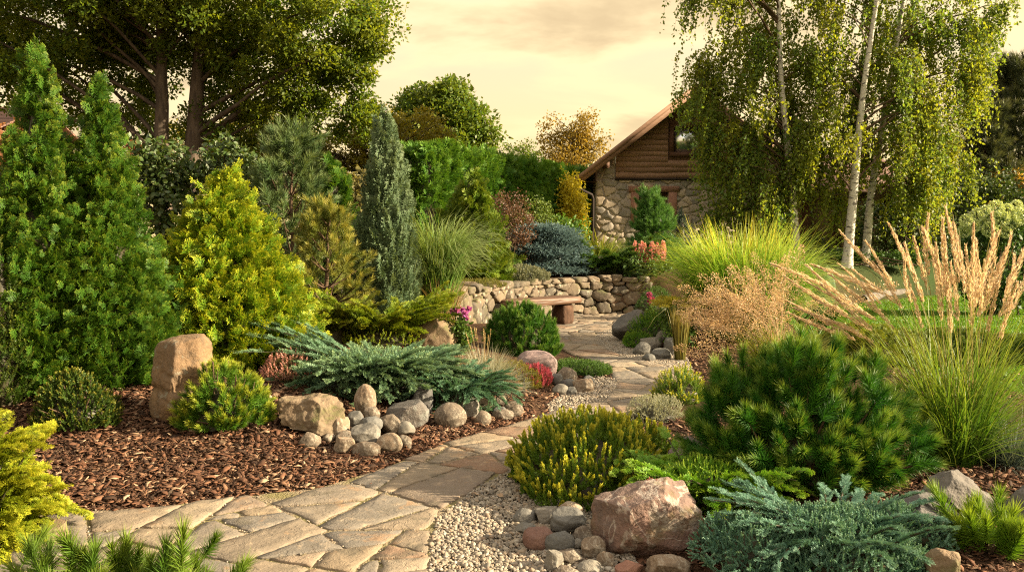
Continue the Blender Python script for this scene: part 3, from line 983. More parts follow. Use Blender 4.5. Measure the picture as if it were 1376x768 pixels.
# standing stone: a ridge towards the viewer, an undercut on its left face, flat sloping top
def standing_stone():
    c = gp(236, 574)
    s = c[1] / FPX
    # outline corners (x, y) per height: left, ridge, right front, right back, back, left back
    lev = [(0.00, [(-54, 4), (6, -46), (46, -22), (50, 22), (8, 46), (-40, 36)]),
           (0.22, [(-51, 4), (6, -43), (42, -20), (46, 22), (8, 42), (-38, 34)]),
           (0.38, [(-46, 2), (6, -41), (42, -19), (44, 22), (8, 40), (-36, 32)]),
           (0.45, [(-37, 5), (4, -35), (43, -17), (44, 22), (8, 38), (-32, 30)]),
           (0.53, [(-41, 2), (3, -37), (43, -16), (45, 20), (8, 36), (-32, 28)]),
           (0.72, [(-40, 1), (3, -36), (45, -15), (47, 18), (8, 34), (-30, 26)]),
           (0.90, [(-36, 2), (3, -34), (45, -14), (46, 16), (8, 30), (-27, 24)]),
           (1.00, [(-29, 2), (4, -30), (42, -12), (43, 14), (8, 26), (-24, 20)])]
    hz = np.array([l[0] for l in lev]); pr = np.array([l[1] for l in lev], float)
    nz, ne = 70, 16
    rows = []
    for t in np.linspace(0, 1, nz):
        q = np.array([[np.interp(t, hz, pr[:, k, j]) for j in (0, 1)] for k in range(6)])
        ring = []
        for k in range(6):
            a, b = q[k], q[(k + 1) % 6]
            for e in range(ne): ring.append(a + (b - a) * e / ne)
        ring = np.array(ring)
        ring = .8 * ring + .1 * (np.roll(ring, 1, 0) + np.roll(ring, -1, 0))
        # sloping uneven top
        z = t * (118 + .14 * ring[:, 0] + .10 * ring[:, 1])
        rows.append(np.column_stack([ring, z]))
    top = rows[-1]
    cen = top.mean(0)
    for f in (.93, .8, .6, .4, .2, .03):
        q = cen + (top - cen) * f
        q[:, 2] = top[:, 2] * f + cen[2] * (1 - f) + 5 * (1 - f) ** .5
        rows.append(q)
    V = np.concatenate(rows)
    m = 6 * ne
    k = np.arange(m); k2 = (k + 1) % m
    F = np.concatenate([np.stack([j * m + k, j * m + k2, (j + 1) * m + k2, (j + 1) * m + k], 1) for j in range(len(rows) - 1)])
    rr = np.random.default_rng(5)
    C0 = np.array([3, 0, 58.])
    for _ in range(26):
        nv = nrm(np.array([rr.normal(), rr.normal() - .3, rr.normal(.1, .45)]))
        q = (V - C0) @ nv
        d = q.max() * rr.uniform(.84, .96)
        V = V - np.outer(np.maximum(0, q - d) * .9, nv)
    o = nrm(np.column_stack([V[:, :2] - cen[:2] * .3, (V[:, 2] - 60) * .3]))
    dsp = np.empty(len(V))
    for i, p in enumerate(V):
        v = Vector(p) / 30
        lay = mnoise.noise(Vector((p[0] / 60, p[1] / 60, p[2] / 13)) + Vector((4, 2, 9)))
        crk = max(0, .09 - abs(mnoise.noise(Vector((p[0] / 34, p[1] / 34, p[2] / 60)) + Vector((2.4, 7.3, 1.9)))))
        chip = mnoise.cell(Vector((p[0] / 22, p[1] / 22, p[2] / 30)))
        dsp[i] = 2.3 * mnoise.fractal(v, .9, 2.1, 5) + 1.1 * lay - 26 * crk + .8 * mnoise.noise(v * 7)
    V = V + o * dsp[:, None]
    V2, F2 = rock_vf(26, 22, 34, 77, sub=5, boxy=5, cuts=5, cut=(.7, .95), amp=.10, planes=[((.7, -.7, .2), .6), ((.5, -.2, 1), .7)])
    g = Geo().add(V * s, F, .42).add((V2 + np.array([30, -14, 28])) * s, F2, .6)
    single('standing_stone', g, M_SAND, 'tall tan block of rock standing upright in the bark mulch', 'standing stone', (c[0] - 12 * s, c[1] + 38 * s, c[2] - .03), smooth=True)
standing_stone()
G_C = 'cobbles piled at the edge of the left bed'
rock('boulder', 'broad flat-topped tan boulder beside the cobble pile', 424, 592, 110, 54, M_TAN, 3, depth=.6, boxy=3.2, cuts=9, cut=(.5, .8), amp=.2, ridge=.03, sub=6, planes=[((-.1, -.2, 1), .62), ((-.3, -1, .3), .6)], rz=.1, vari=.4)
rock('boulder', 'rough grey boulder under the blue juniper behind the cobbles', 541, 580, 74, 36, M_GREY, 4, depth=.7, boxy=2.6, cuts=8, cut=(.5, .85), vari=.6)
rock('boulder', 'smooth round greyish green boulder under the hanging juniper tips', 605, 577, 46, 32, M_COB, 5, depth=.9, cuts=0, amp=.05, vari=.25)
rock('boulder', 'dark block of stone half hidden under the juniper between two boulders', 566, 560, 34, 44, M_GREY, 6, depth=.8, boxy=3, cuts=6, vari=.2)
rock('boulder', 'pale tan domed boulder behind the blue spreading juniper', 583, 474, 68, 46, M_TAN, 7, depth=.8, cuts=4, cut=(.6, .9), amp=.09, vari=.7)
rock('boulder', 'rounded mauve boulder above the red heather', 721, 507, 58, 33, M_MAUVE, 8, depth=.75, boxy=2.7, cuts=5, cut=(.7, .92), amp=.07, vari=.6)
rock('boulder', 'dark grey leaning boulder on the gravel beside the green juniper', 848, 459, 54, 42, M_GREY, 9, depth=.8, boxy=2.4, cuts=7, cut=(.5, .8), planes=[((-.5, -.2, .85), .55)], vari=.55)
rock('boulder', 'large broken pink granite boulder among the river pebbles', 868, 758, 156, 99, M_PINK, 21, depth=.62, boxy=4.0, cuts=7, cut=(.62, .92), amp=.10, sub=6, fine=.012, planes=[((-.25, -.15, 1), .62), ((.55, -.25, .75), .78), ((.25, -1, .12), .60), ((-.85, -.55, .05), .72)], rz=0, vari=.5, ridge=.02)
rock('boulder', 'mauve grey boulder wedged between the heath and the big pine', 926, 640, 62, 46, M_MAUVE, 22, depth=.8, boxy=3, cuts=7, cut=(.5, .85), planes=[((-.6, -.3, .8), .55)], vari=.4)
rock('boulder', 'rounded grey boulder below the tall feather grass', 1288, 706, 98, 66, M_GREY, 23, depth=.7, boxy=2.6, cuts=7, cut=(.55, .88), amp=.12, sub=6, vari=.75, planes=[((.5, -.3, .8), .65)])
rock('boulder', 'lower darker boulder with pale lichen touching the blue creeping juniper', 1240, 735, 100, 64, M_GREY, 24, depth=.6, boxy=2.8, cuts=8, cut=(.5, .85), amp=.12, sub=6, vari=.45)
rock('boulder', 'jagged grey rock cut by the right edge of the picture', 1384, 738, 74, 86, M_GREY, 25, depth=.8, boxy=3, cuts=9, cut=(.45, .8), amp=.14, sub=6, vari=.5, ridge=.03)
rock('boulder', 'coarse ochre rock at the front beside the bright young pine', 1268, 786, 52, 44, M_TAN, 26, depth=.9, boxy=2.5, cuts=6, amp=.1, vari=.6)
rock('boulder', 'small buff rock at the front edge below the pink granite', 900, 782, 66, 30, M_COB, 27, depth=.7, boxy=2.6, cuts=5, amp=.08, vari=.7)
rock('boulder', 'flat stone block at the bottom left under the golden cypress', 42, 742, 92, 26, M_TAN, 28, depth=.8, boxy=4, cuts=4, cut=(.7, .9), planes=[((0, -.1, 1), .5)], vari=.5)

CC = {'t': M_COB, 'g': M_COBG, 'r': M_COBR}
def cobbles(rows, group, base=100):
    for k, (px, py, w, h, mt, lift, label) in enumerate(rows):
        r = np.random.default_rng(base + k)
        rock('cobble', label, px, py, w * 1.17, h * 1.08, CC[mt], base + k, depth=r.uniform(.75, 1), cuts=5, cut=(.62, .92), amp=.085, fine=.006, sub=4 if w < 24 else 5,
             lift=lift, group=group, rz=r.uniform(-.5, .5), cat='cobble', vari=r.uniform(.15, .95), boxy=r.uniform(2.0, 2.9), sink=.2)
cobbles([
    (416, 606, 27, 20, 't', 0, 'pale oval cobble alone at the left end of the pile'),
    (453, 591, 30, 26, 't', 0, 'tan upright cobble leaning on the broad flat boulder'),
    (491, 571, 26, 34, 't', .10, 'pointed tan cobble standing on top of the pile'),
    (478, 582, 19, 17, 'g', .05, 'small grey cobble just below the pointed one'),
    (500, 580, 20, 15, 't', .09, 'small beige cobble right of the pointed one'),
    (499, 592, 28, 18, 'g', .06, 'flattish grey green cobble in the middle of the pile'),
    (466, 603, 25, 16, 't', .02, 'narrow tan cobble between the upright and the round ones'),
    (491, 603, 36, 24, 'g', .02, 'greenish grey round cobble at the heart of the pile'),
    (525, 591, 28, 24, 't', .04, 'orange tinted wedge shaped cobble at the upper right of the pile'),
    (545, 591, 22, 17, 'g', .03, 'angular grey cobble at the far right of the pile'),
    (462, 612, 27, 20, 't', 0, 'sandy cobble at the front left of the pile'),
    (492, 615, 35, 17, 't', 0, 'brown flat cobble at the front centre of the pile'),
    (523, 611, 32, 24, 't', 0, 'large smooth tan cobble at the front right of the pile'),
    (544, 604, 21, 16, 't', 0, 'small cream cobble behind the large smooth tan one'),
    (441, 598, 17, 12, 't', 0, 'little brown stone left of the sandy cobble'),
], G_C)
cobbles([
    (648, 573, 22, 18, 't', 0, 'buff cobble right of the smooth round boulder'),
    (632, 563, 22, 22, 'g', 0, 'mossy grey cobble tucked behind the buff one'),
    (652, 556, 26, 24, 't', .02, 'round olive tan cobble under the yellow green stonecrop'),
    (672, 563, 18, 14, 'g', 0, 'small flat grey cobble between two tan ones'),
    (690, 560, 24, 17, 't', 0, 'pale slanting cobble nearest the path below the stonecrop'),
    (676, 566, 26, 12, 't', 0, 'low brown cobble in front of the slanting one'),
    (674, 550, 16, 14, 't', .02, 'small rounded tan cobble at the top of the row'),
], 'cobbles below the stonecrop')
cobbles([
    (759, 518, 30, 20, 't', .01, 'long cream cobble against the mauve boulder'),
    (783, 529, 26, 18, 't', 0, 'smooth tan cobble at the right end by the gravel'),
    (753, 532, 20, 14, 'g', 0, 'round grey cobble at the front beside the red heather'),
    (768, 532, 12, 11, 'g', 0, 'very small grey cobble in the middle of the front row'),
    (749, 518, 14, 14, 'g', 0, 'dark grey cobble right under the mauve boulder'),
    (764, 523, 18, 12, 'g', 0, 'bluish grey flat cobble below the long cream one'),
    (792, 517, 15, 10, 'g', .01, 'tiny pale cobble behind the smooth tan one'),
], 'cobbles beside the mauve boulder')
cobbles([
    (862, 478, 24, 17, 'g', 0, 'flat topped grey stone at the left of the slate heap'),
    (874, 474, 26, 14, 'g', .06, 'long grey stone sloping across the slate heap'),
    (889, 468, 14, 12, 'g', .11, 'round dark stone on top of the slate heap'),
    (888, 484, 24, 14, 'g', 0, 'dark lumpy stone at the front of the slate heap'),
    (902, 478, 18, 20, 'g', .03, 'upright dark stone at the right of the slate heap'),
    (872, 486, 15, 10, 'g', 0, 'small round stone at the foot of the slate heap'),
], 'grey stones beside the gravel')
cobbles([
    (704, 708, 32, 20, 'g', 0, 'grey cobble at the left end under the heath shrub'),
    (735, 710, 30, 18, 'g', .02, 'slate blue grey cobble under the heath shrub'),
    (764, 712, 36, 24, 't', .03, 'mauve tan cobble half under the heath shrub'),
    (763, 727, 44, 24, 'g', .05, 'long beige cobble lying across the others'),
    (725, 744, 42, 26, 'r', 0, 'brick red cobble at the left of the pebble heap'),
    (752, 750, 36, 26, 'g', .01, 'squarish grey cobble right of the red one'),
    (787, 740, 30, 17, 't', .03, 'sand coloured flat cobble touching the granite boulder'),
    (797, 757, 30, 26, 't', .01, 'smooth olive cobble leaning on the granite boulder'),
    (765, 762, 34, 18, 't', 0, 'peach coloured cobble at the front of the heap'),
    (776, 744, 16, 12, 'g', .02, 'small grey cobble in the middle of the heap'),
    (744, 772, 24, 26, 'g', 0, 'pale grey upright cobble at the front left'),
    (813, 768, 22, 22, 't', 0, 'brown egg shaped cobble below the granite boulder'),
    (792, 778, 34, 20, 'g', 0, 'grey angular stone at the very front of the heap'),
    (762, 782, 34, 16, 't', 0, 'flat brown stone cut by the bottom edge'),
    (706, 722, 26, 14, 'g', 0, 'small half buried grey stone in the gravel'),
    (728, 722, 24, 12, 't', 0, 'low tan stone between the gravel and the long beige cobble'),
    (846, 782, 36, 22, 'r', 0, 'reddish brown stone at the front right of the heap'),
], 'river cobbles around the granite boulder')

# ================================================================== dry stone wall round the bench
def arc(L, n):
    s = np.concatenate([[0], np.cumsum(np.hypot(*np.diff(L, axis=0).T))])
    # smooth the corner points with a fine resample
    t = np.linspace(0, s[-1], n)
    P = np.column_stack([np.interp(t, s, L[:, 0]), np.interp(t, s, L[:, 1])])
    for _ in range(6): P[1:-1] = .5 * P[1:-1] + .25 * (P[:-2] + P[2:])
    return P, np.linspace(0, s[-1], n)
WP, WS = arc(WALL_LINE, 160)
rng = np.random.default_rng(31)
g = Geo()
U4, F4 = ico_dirs(4)
def wall_stone(s, z, l, h, dep, out=0.0, tilt=0.0):
    x, y = np.interp(s, WS, WP[:, 0]), np.interp(s, WS, WP[:, 1])
    x2, y2 = np.interp(s + .1, WS, WP[:, 0]), np.interp(s + .1, WS, WP[:, 1])
    x1, y1 = np.interp(s - .1, WS, WP[:, 0]), np.interp(s - .1, WS, WP[:, 1])
    t = nrm(np.array([x2 - x1, y2 - y1])); nn = np.array([t[1], -t[0]])
    V, F = rock_vf(l / 2, dep / 2, h / 2, int(rng.integers(1e6)), sub=4, boxy=rng.uniform(3.5, 7), cuts=4, cut=(.85, 1.15), amp=.07, freq=1.3, flat_base=2)
    ct, st = math.cos(tilt), math.sin(tilt)
    V = np.column_stack([V[:, 0] * ct - V[:, 2] * st, V[:, 1], V[:, 0] * st + V[:, 2] * ct])
    W = np.column_stack([x + t[0] * V[:, 0] + nn[0] * (V[:, 1] + out), y + t[1] * V[:, 0] + nn[1] * (V[:, 1] + out), z + V[:, 2]])
    g.add(W, F, rng.random())
smax = WS[-1]
def on_wall(V):
    """(along the wall, height, outwards) -> place."""
    s_ = V[:, 0]
    x, y = np.interp(s_, WS, WP[:, 0]), np.interp(s_, WS, WP[:, 1])
    t = nrm(np.column_stack([np.interp(s_ + .1, WS, WP[:, 0]) - np.interp(s_ - .1, WS, WP[:, 0]), np.interp(s_ + .1, WS, WP[:, 1]) - np.interp(s_ - .1, WS, WP[:, 1])]))
    o = V[:, 2]
    return np.column_stack([x + t[:, 1] * o, y - t[:, 0] * o, V[:, 1]])
for c in cells(np.array([[.85, -.06], [smax, -.06], [smax, .70], [.85, .70]]), .205, rng, (.66, 1.0)):
    stone_slab(g, c, .012, rng.uniform(.10, .17), rng, rough=.010, step=.04, bevel=.02, tilt=.12, dome=.008, to3=on_wall)
s_ = .9
while s_ < smax - .05:
    l = rng.uniform(.22, .46)
    h = rng.uniform(.10, .17)
    wall_stone(s_ + l / 2, .68 + h / 2, l * .99, h * 1.05, .36, .0, rng.normal(0, .05))
    s_ += l
# big upright stones where the wall runs out at its near end
for s, l, h in ((.22, .42, .5), (.62, .3, .62), (.95, .34, .5), (1.28, .3, .58), (1.62, .36, .42)):
    wall_stone(s, h * .6 + .12, l, h, .36, .03, rng.normal(-.15, .15))
single('dry_stone_wall', g, M_WALLST, 'low curved dry stone retaining wall behind the bench', 'wall', (0, 0, 0), smooth=True)
for px, py, w, h, lab, sd in ((634, 411, 46, 30, 'long slanting pale stone lying at the near end of the dry wall', 301),):
    rock('boulder', lab, px, py, w, h, M_WALLST, sd, depth=.7, boxy=3, cuts=6, cut=(.6, .9), amp=.08, vari=.7, cat='stone')

# ================================================================== bench
M_WOOD = (lambda k: k.finish(k.mix(k.rng(k.noise(1.0, 5, .6, k.n('ShaderNodeMapping', {'Vector': k.obj(), 'Scale': (2.5, 26, 26)}).outputs[0], .4), .3, .7), (.07, .036, .02), (.13, .068, .038)), .55,
        k.bump(k.noise(1.0, 5, .6, k.n('ShaderNodeMapping', {'Vector': k.obj(), 'Scale': (3, 40, 40)}).outputs[0]), .5, .01), .35))(NT('bench_wood'))
M_LOG = bark('bench_log', (.05, .028, .018), (.10, .055, .035), 9, 3)
def slab(l, w, h, seed, amp=.02, sub=5):
    V, F = rock_vf(l / 2, w / 2, h / 2, seed, sub=sub, boxy=11, cuts=0, amp=amp, freq=1.0, fine=.004, flat_base=2)
    return V, F
def bench():
    b = empty('bench', 'rustic plank bench on two thick log supports before the dry wall', 'bench', (.52, 14.45, 0), rz=math.atan2(.66, .75))
    V, F = slab(1.8, .48, .14, 41, .05)
    V[:, 1] *= 1 + .06 * np.sin(V[:, 0] * 3)
    part('seat', Geo().add(V + [0, 0, .455], F), M_WOOD, b, True)
    for x, sd, lab in ((-.62, 42, None), (.55, 43, None)):
        V, F = rock_vf(.17, .21, .215, sd, sub=5, boxy=4.5, cuts=3, cut=(.8, .98), amp=.06, flat_base=2)
        part('leg', Geo().add(V + [x, 0, .19], F), M_LOG, b, True)
bench()

# ================================================================== stone cottage with timber gable
HD = 26.0
M_FACE = stone('fieldstone', (.42, .355, .28), (.31, .265, .215), (.48, .41, .31), scale=4, bump=.4)
M_MORTAR = stone('mortar', (.42, .37, .29), (.37, .32, .25), (.45, .40, .32), scale=9, bump=.4)
def wood_mat(name, a, b, sc=(1.2, 22, 22)):
    k = NT(name)
    mp = k.n('ShaderNodeMapping', {'Vector': k.obj(), 'Scale': sc}).outputs[0]
    n = k.noise(1, 5, .6, mp, .3)
    col = k.mix(k.rng(n, .3, .7), a, b)
    col = k.mix(k.attr('rnd'), col, k.mix(1.0, col, (.72, .70, .68), 'MULTIPLY'))
    return k.finish(col, .7, k.bump(n, .4, .01), .25)
M_CLAD = wood_mat('gable_boards', (.25, .145, .092), (.33, .20, .13))
M_BARGE = wood_mat('barge_board', (.22, .125, .08), (.29, .17, .11), (3, 3, 12))
M_TRIM = wood_mat('window_wood', (.10, .05, .03), (.14, .07, .042))
M_ROOF = stone('roof_tiles', (.10, .055, .04), (.13, .07, .05), (.075, .05, .04), scale=4, bump=.5)
M_LINTEL = stone('red_lintel', (.25, .13, .095), (.29, .165, .12), (.20, .11, .085), scale=7, bump=.3)
M_METAL = (lambda k: k.finish((.03, .02, .016), .7, None, .15))(NT('gutter_metal'))
M_DARK = (lambda k: k.finish((.035, .022, .018), .25, None, .5))(NT('dark_pane'))
M_RENDER = stone('cream_render', (.34, .25, .15), (.30, .22, .13), (.36, .28, .18), scale=3, bump=.2)
def mat_pane():
    k = NT('sky_lit_pane')
    p = k.n('ShaderNodeBsdfPrincipled', {'Base Color': (.80, .86, .92), 'Metallic': 1.0, 'Roughness': .22})
    k.t.links.new(p.outputs[0], k.out.inputs[0])
    return k.m
M_PANE = mat_pane()
def house():
    hx = lambda px: (px - 688) * HD / FPX
    XL, XP, XR, ZB = 2.72, 5.80, 8.88, .60
    zE, zT, slope = 3.50, zpx(240, HD), .776
    def roofz(x): return zE + (min(x, 2 * XP - x) - 2.03) * slope
    b = empty('cottage', 'stone cottage with brown timber gable and a steep roof', 'house', (XP, HD, ZB))
    O = np.array([XP, HD, ZB])
    rng = np.random.default_rng(17)
    w = Geo()
    wx0, wx1, wz0, wz1 = 4.12, 5.08, 2.0, zpx(258, HD)
    for lo, hi in (((XL, 0, 0), (wx0, .35, zT)), ((wx1, 0, 0), (XR, .35, zT)), ((wx0, 0, 0), (wx1, .35, wz0)), ((wx0, 0, wz1), (wx1, .35, zT))):
        lo, hi = np.array(lo), np.array(hi)
        lo[2] = max(lo[2], ZB) if lo[2] else ZB
        box(w, lo + [0, HD, 0] - O, hi + [0, HD, 0] - O, .5, 1)
    # corner piers beside the boards, side and back walls
    for xa, xb in ((XL, 3.36), (2 * XP - 3.36, XR)):
        n = w.n
        za, zb = roofz(xa) - .2, roofz(xb) - .2
        V = [[xa, HD, zT], [xb, HD, zT], [xb, HD, zb], [xa, HD, za], [xa, HD + .35, zT], [xb, HD + .35, zT], [xb, HD + .35, zb], [xa, HD + .35, za]]
        w.add(np.array(V) - O, [[0, 1, 2, 3], [5, 4, 7, 6], [4, 0, 3, 7], [1, 5, 6, 2], [3, 2, 6, 7]], .5, .5, 1)
    for x in (XL, XR - .35):
        box(w, np.array([x, HD + .35, ZB]) - O, np.array([x + .35, HD + 8, roofz(XL) - .2]) - O, .5, 1)
    box(w, np.array([XL + .35, HD + 7.65, ZB]) - O, np.array([XR - .35, HD + 8, roofz(XL) - .2]) - O, .5, 1)
    face = np.array([[XL, ZB], [XR, ZB], [XR, zT], [2 * XP - 3.36, zT], [3.36, zT], [XL, zT]])
    cl = cells(np.array([[XL, ZB], [XR, ZB], [XR, zT - .03], [XL, zT - .03]]), .23, rng, (.72, 1.0))
    cl += cells(np.array([[XL, zT], [3.34, zT], [3.34, roofz(3.34) - .25], [XL, roofz(XL) - .22]]), .25, rng, (.7, 1.0))
    for c in cl:
        cc = c.mean(0)
        if c[:, 0].max() > wx0 - .02 and c[:, 0].min() < wx1 + .02 and c[:, 1].max() > wz0 - .02 and c[:, 1].min() < wz1 + .02:
            # keep stones that merely touch the opening, cut back to its edge
            if wx0 - .04 < cc[0] < wx1 + .04 and wz0 - .04 < cc[1] < wz1 + .04: continue
            if cc[0] < wx0: c = np.column_stack([np.minimum(c[:, 0], wx0), c[:, 1]])
            elif cc[0] > wx1: c = np.column_stack([np.maximum(c[:, 0], wx1), c[:, 1]])
            elif cc[1] > wz1: c = np.column_stack([c[:, 0], np.maximum(c[:, 1], wz1)])
            else: c = np.column_stack([c[:, 0], np.minimum(c[:, 1], wz0)])
        big = rng.random() < .55
        stone_slab(w, c, .018 if big else .035, rng.uniform(.02, .05), rng, rough=.014, step=.06, bevel=.014, tilt=.05, dome=.006,
                   to3=lambda V: np.column_stack([V[:, 0], HD - V[:, 2], V[:, 1]]) - O)
    part('wall', w, [M_FACE, M_MORTAR], b)
    # waney-edged boards in the gable
    g = Geo()
    z = zT + .03
    nb = 0
    wnx0, wnx1, wnz0, wnz1 = 5.10, 6.30, zpx(210, HD), zpx(166, HD)
    while z < roofz(XP) - .3:
        hb = rng.uniform(.16, .20)
        def xs_at(zz): return max(3.36, 2.03 + (zz + .2 - zE) / slope)
        xa = xs_at(z); xb = 2 * XP - xa
        if xb - xa < .3: break
        spans = [(xa, xb)]
        if z + hb > wnz0 - .05 and z < wnz1 + .05: spans = [(xa, wnx0 - .05), (wnx1 + .05, xb)]
        for xa_, xb_ in spans:
            if xb_ - xa_ < .05: continue
            n = max(4, int((xb_ - xa_) / .12))
            x = np.linspace(xa_, xb_, n)
            ph = rng.uniform(0, 9)
            lo = z - .02 + .012 * np.sin(x * rng.uniform(2, 4) + ph) + .008 * np.sin(x * 7.3 + ph * 2) + rng.normal(0, .004, n)
            hi = np.minimum(np.full(n, z + hb + .02), [roofz(q) - .16 for q in x])
            hi = np.maximum(hi, lo + .01)
            rows = [np.column_stack([x, np.full(n, HD - .005), lo]), np.column_stack([x, np.full(n, HD - .03), lo]), np.column_stack([x, np.full(n, HD - .012), hi]), np.column_stack([x, np.full(n, HD + .05), hi])]
            V = np.concatenate(rows) - O
            k = np.arange(n - 1)
            F = np.concatenate([np.stack([r * n + k, r * n + k + 1, (r + 1) * n + k + 1, (r + 1) * n + k], 1) for r in range(3)])
            g.add(V, F, rng.random())
        z += hb
    box(g, np.array([3.36, HD + .06, zT + .02]) - O, np.array([2 * XP - 3.36, HD + .1, zT + .5]) - O)
    V = np.array([[3.3, HD + .1, zT], [2 * XP - 3.3, HD + .1, zT], [XP, HD + .1, roofz(XP) - .2]]) - O
    g.add(V, [[0, 1, 2]], .8)
    part('gable_cladding', g, M_CLAD, b)
    g = Geo(); box(g, np.array([3.34, HD - .09, zT - .05]) - O, np.array([2 * XP - 3.34, HD + .0, zT + .018]) - O)
    part('drip_board', g, M_METAL, b)
    # roof: two thick planes that run out over the gable, tiles as overlapping steps
    g = Geo()
    y0, y1 = HD - .55, HD + 8.4
    for sgn in (-1, 1):
        X0 = XP + sgn * .0
        nstep = 16
        L = XP - 2.0
        for q in range(nstep):
            a, c = q / nstep, (q + 1) / nstep
            xa, xb = XP + sgn * L * a, XP + sgn * L * (c + .012)
            za, zb = zE + (L * (1 - a) - .03) * slope, zE + (L * (1 - c - .012) - .03) * slope
            V = np.array([[xa, y0, za], [xb, y0, zb + .035], [xb, y1, zb + .035], [xa, y1, za], [xa, y0, za - .06], [xb, y0, zb - .06], [xb, y1, zb - .06], [xa, y1, za - .06]]) - O
            F = np.array([[0, 1, 2, 3], [7, 6, 5, 4], [0, 4, 5, 1], [2, 6, 7, 3], [1, 5, 6, 2], [0, 3, 7, 4]])
            g.add(V, F if sgn > 0 else F[:, ::-1], rng.random())
    part('roof', g, M_ROOF, b)
    for sgn in (-1, 1):
        g = Geo()
        L = XP - 1.99
        for dy, dz0, dz1, th in ((-.585, -.30, -.02, .03), (-.62, -.14, .03, .032)):
            V = []
            for x_, zz in ((0, L * slope + zE), (L, zE)):
                for q in (dz0, dz1):
                    for y_ in (0, th): V.append([XP + sgn * x_, HD + dy + y_, zz + q - .02])
            V = np.array(V) - O
            F = np.array([[0, 4, 6, 2], [1, 3, 7, 5], [2, 6, 7, 3], [0, 1, 5, 4], [0, 2, 3, 1], [4, 5, 7, 6]])
            g.add(V, F if sgn < 0 else F[:, ::-1], rng.random())
        part('barge_board', g, M_BARGE, b)
        g = Geo()
        xe = XP + sgn * L
        V = np.array([[xe - sgn * 0, y0, zE - .07], [XP + sgn * (XP - XL), y0, zE - .10], [XP + sgn * (XP - XL), y1, zE - .10], [xe, y1, zE - .07]]) - O
        g.add(V, [[0, 1, 2, 3]]); g.add(V + [0, 0, .01], [[3, 2, 1, 0]])
        part('soffit', g, M_TRIM, b)
    # purlin end under the overhang
    g = Geo(); box(g, np.array([2.92, HD - .5, roofz(2.92) - .34]) - O, np.array([3.1, HD - .002, roofz(2.92) - .17]) - O)
    part('purlin_end', g, M_TRIM, b)
    # gutter and downpipe
    gu = Geo()
    n = 9
    a = np.linspace(math.pi, 2 * math.pi, n)
    sec = np.column_stack([np.cos(a) * .075, np.sin(a) * .075])
    ys = np.array([y0 - .02, y1])
    V = np.array([[1.95 + sx, y, zE - .02 + sz] for y in ys for sx, sz in sec] + [[1.95 + sx * .86, y, zE - .02 + sz * .86] for y in ys for sx, sz in sec]) - O
    F = []
    for q in range(n - 1): F += [[q, q + 1, n + q + 1, n + q], [2 * n + q, 3 * n + q, 3 * n + q + 1, 2 * n + q + 1], [q, 2 * n + q, 2 * n + q + 1, q + 1]]
    gu.add(V, F)
    go = part('gutter', gu, M_METAL, b)
    dp = Geo()
    P = np.array([[1.97, HD - .3, zE - .08], [1.98, HD - .3, zE - .2], [2.3, HD - .2, zE - .38], [2.58, HD - .1, zE - .5], [2.62, HD - .1, zE - .62], [2.62, HD - .1, 2.0], [2.62, HD - .1, ZB]]) - O
    tubes(dp, P[None], np.full((1, 7), .05), 8)
    part('downpipe', dp, M_METAL, go)
    def window(x0, x1, z0, z1, frame_w, pane, y, mull=None, label=None):
        f = Geo()
        for lo, hi in (((x0 - .01, y, z1 - frame_w), (x1 + .01, y + .09, z1 + .01)), ((x0 - .01, y, z0 - .01), (x1 + .01, y + .09, z0 + frame_w)), ((x0 - .01, y + .002, z0 + frame_w), (x0 + frame_w, y + .088, z1 - frame_w)), ((x1 - frame_w, y + .002, z0 + frame_w), (x1 + .01, y + .088, z1 - frame_w))):
            box(f, np.array(lo) - O, np.array(hi) - O)
        if mull: box(f, np.array([mull - .035, y + .004, z0 + frame_w]) - O, np.array([mull + .035, y + .086, z1 - frame_w]) - O)
        fo = part('window', f, M_TRIM, b, label=label)
        p = Geo(); box(p, np.array([x0 + frame_w * .6, y + .05, z0 + frame_w * .6]) - O, np.array([x1 - frame_w * .6, y + .062, z1 - frame_w * .6]) - O)
        part('pane', p, pane, fo)
        return fo
    window(wnx0, wnx1, wnz0, wnz1, .13, M_PANE, HD - .08, None, 'gable window with bright pane')
    window(wx0, wx1, wz0, wz1, .09, M_DARK, HD + .12, 4.66, 'dark window in the stone wall')
    g = Geo()
    for x0, x1, z0, z1 in ((3.78, 5.42, wz1 - .003, wz1 + .19), (3.86, 4.117, wz0, wz1 - .006), (5.083, 5.34, wz0, wz1 - .006)):
        box(g, np.array([x0, HD - .085, z0]) - O, np.array([x1, HD + .02, z1]) - O, rng.random())
    part('lintel', g, M_LINTEL, b)
    # side wing with a timber post and rendered panel to the right
    w2 = Geo()
    box(w2, np.array([XR + .002, HD + .6, ZB]) - O, np.array([13.2, HD + .9, 1.25]) - O, .5, 1)
    for c in cells(np.array([[XR + .01, ZB], [13.2, ZB], [13.2, 1.25], [XR + .01, 1.25]]), .27, rng, (.72, 1)):
        stone_slab(w2, c, .025, rng.uniform(.03, .06), rng, rough=.012, step=.09, bevel=.03, tilt=.04, dome=.02, to3=lambda V: np.column_stack([V[:, 0], HD + .6 - V[:, 2], V[:, 1]]) - O)
    part('plinth', w2, [M_FACE, M_MORTAR], b)
    w3 = Geo(); box(w3, np.array([XR + .002, HD + .7, 1.252]) - O, np.array([13.2, HD + .9, 3.3]) - O)
    part('side_wall', w3, M_RENDER, b)
    for x in (9.7, 10.75, 12.4):
        p = Geo(); box(p, np.array([x, HD + .55, 1.253]) - O, np.array([x + .24, HD + .698, 3.3]) - O)
        part('post', p, M_TRIM, b)
    p = Geo(); V = np.array([[XR - .3, HD - .1, 3.05], [13.6, HD - .1, 3.05], [13.6, HD + 4, 4.6], [XR - .3, HD + 4, 4.6]]) - O
